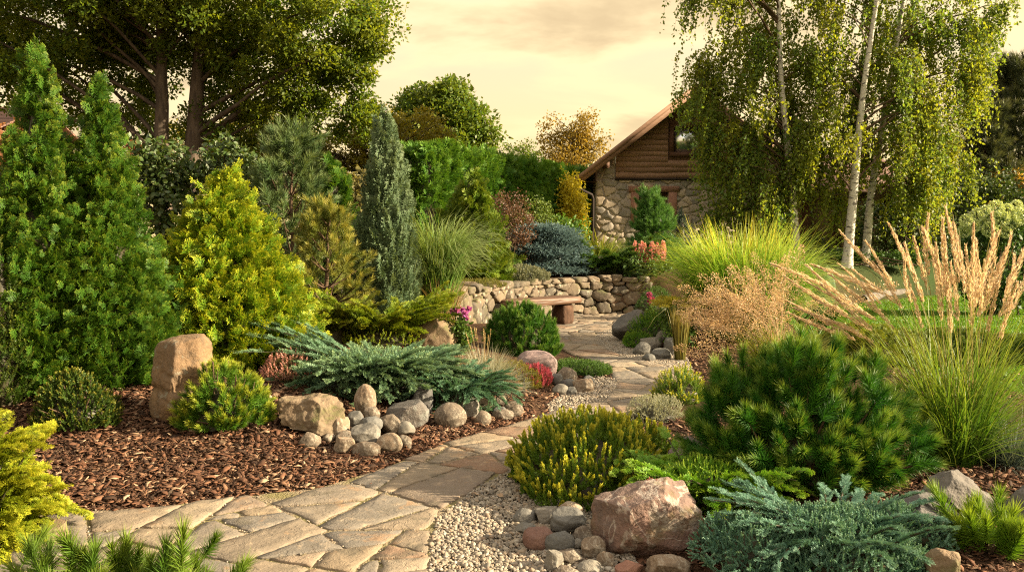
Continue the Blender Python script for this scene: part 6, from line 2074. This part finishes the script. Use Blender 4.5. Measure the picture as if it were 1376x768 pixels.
birch('birch', 'rightmost birch with the thinner dark patched trunk and trailing outer twigs', 22.6, [(1163, 350), (1169, 270), (1182, 190), (1200, 90), (1214, 0)], .8,
      [(1240, 215, 130, 110), (1210, 255, 120, 70), (1270, 140, 110, 130), (1290, 90, 90, 80), (1300, 170, 50, 60), (1250, 20, 160, 120), (1312, 30, 50, 70), (1305, 110, 60, 60), (1230, -60, 200, 120), (1265, 225, 80, 80), (1200, 200, 110, 120)], 1000, 313, .12)

# dark shrubs and trees closing the right side
M_DARK = fol('dark_shrub_leaves', (.030, .055, .012), (.055, .085, .018), (.09, .11, .025), .3, trans=.25)
leaf_bank('dark_shrub', 'dark shrub under the right birch at the edge of the lawn', 1170, 1260, 24.5, 262, M_DARK, 320, 260, (.07, .12), 1.4, cat='shrub')
leaf_bank('dark_shrub', 'tall dark shrub mass behind the white hydrangea', 1245, 1400, 26, 226, M_DARK, 321, 520, (.08, .14), 1.8, .14, cat='shrub', rad=.3)
leaf_bank('sunlit_gold_shrub', 'sunlit orange gold bush at the right edge above the dark shrubs', 1330, 1420, 29, 219, fol('sunlit_gold', (.30, .19, .03), (.40, .27, .04), (.5, .36, .08), .5, trans=.4), 322, 170, (.08, .14), 1.0, .1, cat='shrub', rad=.3)
leaf_bank('low_shrub', 'low leafy green shrub row behind the weathered log', 1085, 1225, 22.6, 340, M_BOX, 323, 330, (.05, .09), .8, .1, cat='shrub')
leaf_bank('low_shrub', 'low leafy shrub under the leftmost birch by the cottage plinth', 1000, 1100, 23.2, 318, M_DARK, 324, 220, (.05, .09), .8, .1, cat='shrub')
rng = np.random.default_rng(325)
L = D(1362, 31); L[2] = .8; h = top_h(92, 31, .8)
g, st = loose_pine(h, 1.9, rng, TUFT, (.45, .75), 11, 8, 14, pw=.6, trunk_r=.11)
plant('scots_pine', 'tall grey green pine at the right edge against the sky', 'pine', L, g, [fol('far_pine', (.045, .062, .030), (.075, .09, .04), (.14, .13, .05), .5, trans=.25), M_CORE], st, M_TWIG)
rng = np.random.default_rng(326)
L = D(1318, 30); L[2] = .8; h = top_h(152, 30, .8)
g, st = loose_pine(h, 1.2, rng, TUFT, (.4, .65), 9, 7, 12, pw=.7, trunk_r=.08)
plant('scots_pine', 'shorter pine with spiky tips left of the tall one', 'pine', L, g, [bpy.data.materials['far_pine'], M_CORE], st, M_TWIG)
# distant wooded edge beyond the gardens
def far_row():
    m = fol('far_leaves', (.055, .07, .015), (.10, .105, .02), (.17, .15, .03), .4, trans=.35)
    spots = [(60, 42, 165, 5.5), (420, 46, 190, 5), (1230, 46, 232, 5)]
    proto = []
    for q in range(3):
        r = np.random.default_rng(340 + q)
        C = lobe_points([(0, 0, .58, .42, .4, .38), (-.2, 0, .42, .3, .3, .3), (.22, 0, .45, .3, .3, .32)], 260, r, .5)
        proto.append((clusters(C, 34, .075, r, LEAF1, (.022, .036)).mesh('crown', [m]), tubes(Geo(), np.array([[[0, 0, 0], [.01, 0, .3], [0, 0, .7]]]), np.array([[.03, .022, .008]]), 7).mesh('trunk', [M_BARK])))
    names = ['far tree behind the twin arborvitae tips', 'far tree behind the yellow understorey', 'far tree behind the rightmost birch']
    for k, (px, d, yt, w) in enumerate(spots):
        L = D(px, d); L[2] = .5
        h = zpx(yt, d) - .5
        o = empty('far_tree', names[k], 'tree', tuple(L), 'far trees along the horizon', k * 1.3)
        for nm, me in zip(('crown', 'trunk'), proto[k % 3]): part(nm, me, None, o)
        o.scale = (max(h * .8, w * .8), max(h * .8, w * .8), h)
far_row()

# ================================================================== right side
# striped zebra grass
M_ZEB = fol('zebra_grass', (.06, .20, .014), (.12, .28, .022), (.56, .56, .10), .85, .5, 1.0, trans=.4, tmul=(1.15, 1.3, .7))
o, L, rng = grass_plant('zebra_grass', 'large sunlit yellow banded zebra grass in a broad fountain', 'ornamental grass', 1000, 11.6, M_ZEB, 401, 4200, .50, (.8, 1.9), (.02, .5), (.4, 2.8), .0085, dpow=2.2, lean_pow=1.1, seg=8)
g = Geo(); blades(g, 420, .4, (1.4, 1.9), (.35, .95), (.7, 2.0), .006, rng, seg=8)
part('arching_blades', g, fol('pale_blades', (.24, .25, .08), (.36, .34, .13), (.5, .44, .2), .5, trans=.4), o)
g = Geo(); blades(g, 260, .42, (1.4, 1.9), (.0, .42), (.0, .5), .009, rng, seg=8)
part('upright_blades', g, fol('lime_blades', (.26, .28, .03), (.40, .38, .06), (.55, .5, .1), .5, trans=.4), o)
# broad hosta leaves
rng = np.random.default_rng(402)
def big_leaf(Ln, W, rng):
    n, m = 14, 9
    t = np.linspace(0, 1, n); s = np.linspace(-1, 1, m)
    w = W * np.sin(np.clip(t, 0, 1) ** .75 * math.pi) ** .6 * (1 - .15 * t)
    V = np.array([[s_ * w_, abs(s_) ** 1.5 * .18 * w_ + .012 * math.cos(s_ * 14), z_ * Ln] for z_, w_ in zip(t, w) for s_ in s])
    V[:, 1] += .25 * Ln * (V[:, 2] / Ln) ** 2
    k = np.arange(m - 1)
    F = np.concatenate([np.stack([j * m + k, j * m + k + 1, (j + 1) * m + k + 1, (j + 1) * m + k], 1) for j in range(n - 1)])
    return V, F
L = D(1098, 12.4)
o = empty('hosta', 'broad rounded green leaves behind the right side of the zebra grass', 'perennial', tuple(L))
mh = fol('hosta_leaf', (.045, .11, .015), (.075, .15, .02), trans=.3, gloss=.4)
V, F = big_leaf(.75, .22, rng)
me = Geo().add(V, F, .5, .5).mesh('leaf', [mh], True)
for x, y, z, rx, ry, rz, s in ((.06, 0, .42, .2, .15, .1, 1), (-.12, .1, .3, .5, -.3, .6, .9), (.18, -.05, .25, .9, .5, -.4, .8), (0, -.15, .2, 1.0, 0, .2, .8), (-.1, .25, .2, .3, -.1, 2.8, .9), (.2, .2, .2, .4, .3, 2.2, .9)):
    f = part('leaf', me, None, o, True); f.location = (x, y, z); f.rotation_euler = (rx, ry, rz); f.scale = (s, s, s)
st = Geo(); tubes(st, np.array([[[0, 0, 0], [x * .5, y * .5, z * .6], [x, y, z + .03]] for x, y, z in ((.06, 0, .42), (-.12, .1, .3), (.18, -.05, .25), (0, -.15, .2), (-.1, .25, .2), (.2, .2, .2))]), np.full((6, 3), .012), 5)
part('stems', st, mh, o)
# right of the path: juniper by the leaning boulder
rng = np.random.default_rng(403)
L = D(884, 12.0)
M_JR = fol('lime_juniper', (.05, .15, .012), (.10, .21, .016), (.25, .32, .03), .8, .45, 1, trans=.22)
g = mound(.50, .42, .46, 1100, rng, SPRIG, (.08, .15), out=.65, lumps=34, depth=.26, core=.75)
g.join(mound(.26, .26, .20, 420, rng, SPRIG, (.07, .13), out=.65, lumps=16, depth=.26, core=.75), (-.36, -.42, -.02))
plant('spreading_juniper', 'bright green juniper flowing down beside the leaning grey boulder', 'shrub', L, g, [M_JR, M_CORE])
flower_plant('speedwell', 'small magenta flower spike behind the leaning grey boulder', 876, 13.2, .62, .12, 3, M_LEAF, fol('magenta_petals', (.30, .05, .14), (.42, .09, .2), trans=.3), 404, head_r=.06, petals=40, nleaf=26)
# tall stonecrop with flat yellow heads
rng = np.random.default_rng(405)
L = D(914, 11.1); h = top_h(396, 11.1, L[2])
o = empty('tall_stonecrop', 'tall stonecrop with flat yellow flower heads on thin stems', 'flowers', tuple(L))
M_STY = fol('yellow_heads', (.30, .28, .025), (.42, .36, .04), (.5, .44, .08), .4, trans=.3)
st = Geo()
for k in range(26):
    a, r = rng.uniform(0, 6.28), .36 * math.sqrt(rng.random())
    e = np.array([math.cos(a) * r, math.sin(a) * r * .8, h * rng.uniform(.84, .98)])
    tubes(st, np.array([[e * [.2, .2, 0], e * [.45, .45, .55], e]]), np.array([[.005, .004, .003]]), 4)
    f = Geo()
    n = 70
    q = .085 * np.sqrt(rng.random(n)); b = rng.uniform(0, 6.28, n)
    inst(f, SPRIG_FEW, np.column_stack([q * np.cos(b), q * np.sin(b), -.02 - q * .2]), nrm(np.column_stack([rng.normal(0, .35, (n, 2)), np.ones(n)])), rng.uniform(.025, .05, n), rng)
    part('flower_head', f, M_STY, o).location = e
part('stems', st, M_LEAF, o)
g = clusters(lobe_points([(0, 0, h * .45, .3, .26, h * .42)], 90, rng, .3), 14, .08, rng, LEAF, (.035, .065))
part('foliage', g, M_LEAF, o)
o, L, rng = grass_plant('rush', 'stiff upright brown green rush beside the slate heap', 'ornamental grass', 915, 10.35, fol('rush_stems', (.12, .12, .025), (.19, .155, .035), (.25, .18, .05), .5, trans=.2), 406, 260, .07, (.5, .75), (.0, .16), (.0, .25), .005)
# tufted hair grass with airy tan panicles
M_DES = fol('hair_grass', (.09, .13, .02), (.17, .19, .035), (.30, .26, .07), .5, trans=.35)
M_PAN = fol('tan_panicles', (.40, .27, .15), (.52, .38, .22), (.62, .48, .30), .5, trans=.4, tmul=(1.35, 1.2, .9), dead=0)
o, L, rng = grass_plant('hair_grass', 'airy cloud of tan flowering hair grass behind the big mugo pine', 'ornamental grass', 1052, 8.2, M_DES, 407, 900, .22, (.4, .75), (.05, .9), (.3, 1.6), .004)
st = Geo()
def airy(rng, Ln=.42, n=150):
    g = Geo()
    t = rng.random(n) ** .8; a = rng.uniform(0, 6.28, n)
    r = .12 * (1 - t) ** .7 * np.sqrt(rng.random(n)) + .004
    P = np.column_stack([np.cos(a) * r, np.sin(a) * r, t * Ln + r * .6])
    inst(g, LEAF1, P, nrm(np.column_stack([np.cos(a), np.sin(a), np.full(n, .5)]) + rng.normal(0, .4, (n, 3))), rng.uniform(.011, .02, n), rng)
    k = 26
    A = np.column_stack([np.zeros((k, 2)), t[:k] * Ln * .9])
    tubes(g, np.stack([A, P[:k]], 1), np.full((k, 2), .0008), 3)
    tubes(g, np.array([[[0, 0, -.05], [0, 0, Ln * .9]]]), np.array([[.0016, .0008]]), 3)
    return g
am = [airy(np.random.default_rng(410 + q)).mesh('panicle', [M_PAN]) for q in range(5)]
for k in range(78):
    a = rng.normal(math.pi * 1.0, 1.0); sp = rng.uniform(.05, .78)
    e = np.array([math.cos(a) * sp * .95, math.sin(a) * sp * .5, rng.uniform(.42, .98) - .22 * sp])
    P = np.array([[e[0] * .1, e[1] * .1, .1], [e[0] * .45, e[1] * .45, e[2] * .75], e])
    tubes(st, P[None], np.array([[.002, .0016, .0012]]), 3)
    f = part('panicle', am[k % 5], None, o)
    f.location = e
    dv = Vector(nrm(e - P[1]) + np.array([math.cos(a) * .35, 0, -.12]))
    f.rotation_euler = dv.to_track_quat('Z', 'Y').to_euler()
    s = rng.uniform(.85, 1.3); f.scale = (s, s, s)
part('stems', st, M_PAN, o)

# feather reed grass with dense plumes
M_REED = fol('reed_blades', (.06, .15, .014), (.12, .21, .025), (.34, .33, .07), .6, .4, 1, trans=.35)
M_PLM = fol('feather_plume', (.50, .385, .25), (.64, .52, .36), (.74, .62, .46), .5, trans=.4, tmul=(1.35, 1.2, .9), dead=0)
M_STRAW = fol('straw_stalk', (.26, .24, .06), (.36, .30, .09), trans=.3)
rng = np.random.default_rng(420)
RD = 5.1
L = D(1288, RD)
o = empty('feather_reed_grass', 'tall feather reed grass with glowing tan plumes above the right boulders', 'ornamental grass', tuple(L))
g = Geo()
blades(g, 800, .17, (.45, 1.1), (.03, .6), (.3, 1.7), .0034, rng, seg=8, lean_pow=1.3)
blades(g, 150, .16, (.75, 1.35), (.05, .42), (.1, 1.2), .0032, rng, seg=8)
blades(g, 260, .14, (.5, .95), (.45, 1.0), (.4, 1.5), .0034, rng, seg=8)
part('blades', g, M_REED, o)
def reed_plume(rng, Ln=.30):
    """A loose feathery spike, slightly bent, with tapering side tufts."""
    g = Geo()
    n = 420
    bx, by = rng.normal(0, .034, 2)
    t = rng.random(n) ** .95
    env = .017 * np.clip(np.sin(np.clip(t * 1.05 + .10, 0, 1) * math.pi) ** .6, .08, 1) * (1.05 - .5 * t) * (1 + .35 * np.sin(t * rng.uniform(20, 30) + rng.uniform(0, 6)))
    a = rng.uniform(0, 6.28, n); q = rng.random(n) ** .6
    P = np.column_stack([np.cos(a) * env * q + bx * t ** 2, np.sin(a) * env * q + by * t ** 2, t * Ln])
    Dv = nrm(np.column_stack([np.cos(a) * .42, np.sin(a) * .42, np.full(n, 1.0)]) + rng.normal(0, .16, (n, 3)))
    inst(g, LEAF_THIN, P, Dv, rng.uniform(.014, .028, n), rng, tipadd=(t - .5) * .6)
    return g
pm = [reed_plume(np.random.default_rng(430 + q)).mesh('plume', [M_PLM]) for q in range(8)]
# plume tips (picture points) of the upright fan and of the arching ones at the left
tips = [(1196, 300, 62, 0), (1232, 292, 70, 0), (1280, 278, 90, 0), (1262, 296, 80, .1), (1212, 330, 70, .1), (1244, 306, 86, 0), (1306, 302, 80, -.1), (1316, 322, 80, .1), (1332, 312, 90, 0), (1349, 290, 92, 0), (1352, 330, 86, .1), (1370, 316, 84, .1), (1322, 340, 70, -.2), (1298, 330, 84, -.2), (1266, 318, 80, -.15),
        (1226, 318, 74, -.2), (1204, 348, 66, -.25), (1250, 340, 80, .2), (1284, 352, 70, .2), (1378, 345, 80, 0), (1392, 300, 90, 0), (1364, 380, 70, -.1), (1256, 330, 72, -.3), (1288, 300, 84, .25), (1336, 350, 72, .2), (1400, 340, 80, .2), (1312, 372, 60, .25), (1220, 372, 62, .1), (1270, 372, 66, -.1), (1340, 380, 60, .15),
        (1126, 314, 66, .35), (1168, 324, 62, .3), (1092, 352, 78, .4), (1078, 368, 84, .5), (1132, 352, 60, .4), (1084, 380, 80, .35), (1112, 372, 70, .3), (1040, 352, 70, .6), (1052, 376, 76, .6), (1070, 410, 70, .45), (1096, 398, 66, .35), (1150, 388, 58, .2), (1062, 398, 80, .55), (1102, 384, 70, .5), (1146, 366, 60, .3), (1176, 352, 58, .2),
        (1058, 424, 60, .5), (1100, 420, 64, .4)]
for k, (px, py, ln, dy) in enumerate(tips):
    d = RD + dy + rng.normal(0, .08)
    e = at(px, py, d) - L
    e[2] -= 0
    low = k >= 30
    b = np.array([rng.normal(0, .07) + .03, rng.normal(0, .07), 0])
    hgt = e[2]
    Lp = ln * d / FPX * (1.15 if not low else 1.25)
    if low:
        mid = np.array([b[0] + (e[0] - b[0]) * .28, b[1] + (e[1] - b[1]) * .4, hgt * .55])
        q = np.array([b[0] + (e[0] - b[0]) * .70, b[1] + (e[1] - b[1]) * .75, hgt * rng.uniform(.80, .94)])
    else:
        mid = np.array([b[0] + (e[0] - b[0]) * .38, b[1] + (e[1] - b[1]) * .4, hgt * .5])
        q = np.array([b[0] + (e[0] - b[0]) * .8, b[1] + (e[1] - b[1]) * .8, hgt * .86])
    tt = np.linspace(0, 1, 9)[:, None]
    C = (1 - tt) ** 3 * b + 3 * tt * (1 - tt) ** 2 * mid + 3 * tt ** 2 * (1 - tt) * q + tt ** 3 * e
    dv = nrm(C[-1] - C[-2])
    C[-1] = e - dv * Lp * .1
    stt = part('flower_stalk', tubes(Geo(), C[None], np.linspace(.0022, .0012, 9)[None], 4, rng.random()), M_STRAW, o)
    f = part('plume', pm[k % 8], None, stt)
    f.location = tuple(e - dv * Lp)
    f.rotation_euler = Vector(dv).to_track_quat('Z', 'Y').to_euler()
    s = Lp / .30
    w_ = s * rng.uniform(.5, .72) * (.85 if low else 1); f.scale = (w_, w_, s)
# dark low hedge in front of the lawn
rng = np.random.default_rng(440)
L = D(1290, 10.2)
plant('low_juniper', 'dark low juniper hedge between the lawn and the feather grass', 'shrub', L, mound(1.5, .55, .42, 1500, rng, SPRAY, (.11, .2), out=.6, lumps=40, depth=.25, core=.75), [fol('dark_juniper', (.035, .078, .012), (.07, .12, .018), (.2, .2, .03), .6, trans=.2), M_CORE])
rng = np.random.default_rng(441)
L = D(1165, 9.6)
plant('low_juniper', 'yellow green low juniper left of the dark low hedge', 'shrub', L, mound(.75, .5, .42, 800, rng, SPRAY, (.11, .2), out=.6, lumps=30, depth=.25, core=.75), [fol('yellowgreen_juniper', (.07, .12, .012), (.13, .17, .018), (.28, .27, .03), .6, trans=.25), M_CORE])
# white hydrangea at the right
rng = np.random.default_rng(442)
L = D(1345, 16.5); h = top_h(272, 16.5, L[2])
g, st = shrub([(0, 0, h * .48, .95, .6, h * .46)], 260, 18, .18, (.08, .13), rng)
o = plant('hydrangea', 'large hydrangea with green white flower heads beyond the lawn', 'shrub', L, g, fol('dark_hydrangea_leaves', (.035, .08, .016), (.06, .115, .025), trans=.25), st)
hm = [flower_ball(.15, rng, 170, 1.1).mesh('flower_head', [M_HYDW]) for _ in range(3)]
for k, (px, py) in enumerate(((1298, 296), (1312, 290), (1325, 286), (1338, 280), (1352, 284), (1366, 276), (1374, 290), (1306, 304), (1320, 302), (1345, 294), (1360, 298), (1388, 284), (1330, 308), (1296, 310), (1374, 306), (1352, 312))):
    e = at(px, py, 15.95 + .15 * (k % 3)) - L
    f = part('flower_head', hm[k % 3], None, o); f.location = e; s = rng.uniform(.75, 1.15); f.scale = (s, s, s)

# big mugo pine
M_BIGM = fol('big_mugo_needles', (.022, .105, .011), (.052, .155, .014), (.32, .37, .05), .75, .55, 1.0, trans=.2, gloss=.3)
rng = np.random.default_rng(450)
L = D(1088, 4.8)
lob_ = [(-.02, .02, .32, .34, .36, .30), (-.44, -.02, .34, .22, .26, .20), (-.24, -.16, .22, .28, .26, .20), (.42, -.08, .20, .26, .30, .20), (.30, .06, .46, .22, .24, .18), (-.10, .04, .58, .20, .22, .18), (.08, .0, .66, .14, .16, .17), (.20, -.20, .26, .26, .24, .20), (-.36, .12, .48, .20, .2, .14), (.54, .05, .36, .14, .2, .14), (.0, -.28, .18, .3, .2, .16), (-.58, .05, .22, .14, .2, .14)]
g = Geo()
C = lobe_points(lob_, 560, rng, .78)
C = C[C[:, 2] > .05]
cen = np.array([0, 0, .22])
dv = nrm(nrm(C - cen) * .75 + np.array([0, 0, .55]) + rng.normal(0, .26, C.shape))
inst(g, TUFT_NEAR, C - dv * .08, dv, rng.uniform(.14, .22, len(C)), rng)
up = C[(C[:, 2] > .5)]
up = up[rng.choice(len(up), min(46, len(up)), replace=False)]
inst(g, TUFT_NEAR, up, nrm(np.column_stack([rng.normal(0, .2, (len(up), 2)), np.ones(len(up))])), rng.uniform(.15, .22, len(up)), rng, .95)
ellip_core(g, .34, .28, .36, rng, z0=.05)
t = np.linspace(0, 1, 7)[None, :, None]
s = C[rng.choice(len(C), 150, replace=False)]
A = np.column_stack([rng.normal(0, .05, (150, 2)), np.full(150, .02)])
M2 = A * .5 + s * [.6, .6, .35]
st = tubes(Geo(), (1 - t) ** 2 * A[:, None] + 2 * t * (1 - t) * M2[:, None] + t ** 2 * s[:, None], np.linspace(.015, .005, 7)[None].repeat(150, 0), 5)
plant('mugo_pine', 'big dark green mugo pine bush filling the right foreground', 'pine', L, g, [M_BIGM, M_CORE], st, M_TWIG, stem_name='branches')

# yellow tipped heath shrub at the centre front
M_HEATH = fol('heath_shoots', (.060, .135, .012), (.12, .19, .018), (.52, .47, .05), .95, .42, .95, trans=.22)
rng = np.random.default_rng(460)
L = D(790, 5.1)
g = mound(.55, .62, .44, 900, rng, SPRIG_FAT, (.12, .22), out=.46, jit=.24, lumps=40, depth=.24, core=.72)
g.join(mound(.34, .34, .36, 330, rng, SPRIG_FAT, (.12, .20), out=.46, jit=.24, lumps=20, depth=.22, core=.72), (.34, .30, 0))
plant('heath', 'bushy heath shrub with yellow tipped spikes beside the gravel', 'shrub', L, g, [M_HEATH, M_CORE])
rng = np.random.default_rng(461)
L = D(918, 7.6)
g = mound(.28, .26, .34, 300, rng, SPRIG_NEAR, (.12, .2), out=.5, jit=.25, lumps=20, depth=.25)
plant('heath', 'small olive heath tuft by the path left of the big pine', 'shrub', L, g, [M_HEATH, M_CORE])
rng = np.random.default_rng(462)
L = D(882, 6.7)
plant('woolly_thyme', 'silver grey woolly cushion between the two heaths', 'ground cover', L, mound(.30, .22, .24, 800, rng, SPRIG, (.04, .075), out=.6, jit=.4, lumps=24, depth=.3, core=.8), [fol('woolly', (.20, .22, .16), (.30, .30, .20), (.40, .36, .22), .5, trans=.2), M_CORE])
# bright green creeping plant behind the granite
M_CRP = fol('creeping_green', (.085, .23, .014), (.16, .30, .02), (.36, .44, .06), .85, .4, 1, trans=.25)
rng = np.random.default_rng(463)
L = D(962, 4.5)
g = arching(90, 22, (.2, .48), (.2, .8), (.5, 1.3), SPRAY, (.06, .11), rng, R0=.2, lift=.25, sq=(1, .8), zoff=.08)
g.join(mound(.38, .30, .27, 1100, rng, SPRIG_NEAR, (.05, .10), out=.6, jit=.35, lumps=26, depth=.28, core=.8))
plant('creeping_juniper', 'fresh green creeping juniper behind the pink granite boulder', 'shrub', L, g, [M_CRP, M_CORE])
M_SEDR = fol('red_stonecrop', (.16, .030, .028), (.26, .055, .04), (.34, .13, .06), .6, trans=.2)
for px, d, w, h, lab, sd in ((884, 4.06, .15, .06, 'orange red stonecrop sprig on top of the granite boulder', 464), (951, 3.80, .13, .20, 'dark red stonecrop hanging between the granite and the blue juniper', 465)):
    rng = np.random.default_rng(sd)
    L = D(px, d)
    if sd == 464: L[2] = zpx(658, d)
    plant('red_stonecrop', lab, 'ground cover', L, mound(w / 2, w / 2 * .7, h, 160, rng, SPRIG, (.03, .05), out=.6, jit=.4, lumps=12, depth=.3, core=.7), [M_SEDR, M_CORE])
# blue creeping juniper, front right
M_JFR = fol('front_blue_juniper', (.07, .17, .115), (.125, .24, .16), (.26, .36, .22), .55, .5, 1, trans=.15)
rng = np.random.default_rng(466)
L = D(1120, 3.68)
g = mound(.47, .40, .22, 2800, rng, SPRIG_FAT, (.045, .08), out=.9, jit=.5, lumps=46, depth=.32, core=.8)
g.join(mound(.30, .32, .20, 1100, rng, SPRIG_FAT, (.045, .08), out=.9, jit=.5, lumps=26, depth=.32, core=.8), (-.36, -.05, 0))
g.join(mound(.30, .30, .22, 1100, rng, SPRIG_FAT, (.045, .08), out=.9, jit=.5, lumps=26, depth=.32, core=.8), (.33, .05, 0))
g.join(mound(.40, .28, .18, 1200, rng, SPRIG_FAT, (.045, .08), out=.9, jit=.5, lumps=26, depth=.32, core=.8), (.0, -.28, 0))
g.join(arching(40, 40, (.2, .40), (.4, .9), (.5, 1.2), SPRAY_FINE, (.05, .085), rng, R0=.30, lift=.25, zoff=.10))
g.join(arching(8, 40, (.42, .54), (.28, .42), (.1, .5), SPRAY_FINE, (.05, .09), rng, az=(2.3, 3.2), R0=.05, lift=.2, zoff=.12))
plant('creeping_juniper', 'silvery blue creeping juniper at the lower right', 'shrub', L, g, [M_JFR, M_CORE])
o, L, rng = grass_plant('blue_fescue', 'tuft of blue fescue between the right hand boulders', 'ornamental grass', 1366, 5.0, fol('steel_fescue', (.09, .13, .12), (.16, .20, .17), (.22, .24, .19), .4, trans=.2), 467, 900, .08, (.22, .40), (.05, 1.4), (.1, .7), .0022, seg=5)
M_YPINE = fol('young_pine', (.09, .20, .014), (.16, .28, .02), (.33, .37, .04), .6, .4, 1, trans=.3)
rng = np.random.default_rng(468)
L = D(1338, 3.65)
C = np.concatenate([[[-.03, 0, .11]], np.column_stack([rng.uniform(-.11, .20, 30), rng.uniform(-.12, .12, 30), rng.uniform(.0, .08, 30)])])
g = inst(Geo(), TUFT_NEAR, C, nrm(C * [1.2, 1, 0] + [0, 0, .28]), rng.uniform(.14, .20, len(C)), rng)
st = tubes(Geo(), np.stack([np.zeros_like(C), C * .5, C], 1), np.full((len(C), 3), .008), 5)
plant('young_pine', 'bright yellow green young pine in the bottom right corner', 'pine', L, g, M_YPINE, st, M_TWIG)
# pine shoots rising into the bottom left of the picture
M_FPINE = fol('front_pine', (.060, .135, .014), (.11, .185, .018), (.24, .27, .035), .55, .4, 1, trans=.25)
rng = np.random.default_rng(469)
PD = 3.05
L = D(160, PD)
tips = [(246, 700), (262, 742), (88, 716), (112, 738), (168, 716), (204, 742), (150, 748), (224, 720), (60, 742), (280, 764), (185, 764), (130, 770), (240, 772), (40, 774), (205, 775), (95, 768), (160, 778)]
E = np.array([at(px, py, PD + rng.uniform(-.15, .15)) for px, py in tips]) - L
dirs = nrm(np.column_stack([rng.normal(0, .22, (len(E), 2)), np.ones(len(E))]))
sz = rng.uniform(.16, .21, len(E))
B = E - dirs * (sz * 1.05)[:, None]
g = inst(Geo(), TUFT_NEAR, B, dirs, sz, rng)
low = B[rng.integers(0, len(B), 70)] + rng.normal(0, .10, (70, 3)) - [0, 0, .10]
g = inst(g, TUFT_NEAR, low, nrm(np.column_stack([rng.normal(0, .5, (70, 2)), np.ones(70)])), rng.uniform(.15, .20, 70), rng)
root = np.array([0, 0, 0.])
allB = np.concatenate([B, low])
st = tubes(Geo(), np.stack([np.zeros_like(allB), allB * [.6, .6, .4], allB], 1), np.array([[.012, .009, .005]]).repeat(len(allB), 0), 5)
plant('mugo_pine', 'pine shoots with long fresh needles at the bottom left', 'pine', L, g, M_FPINE, st, M_TWIG)
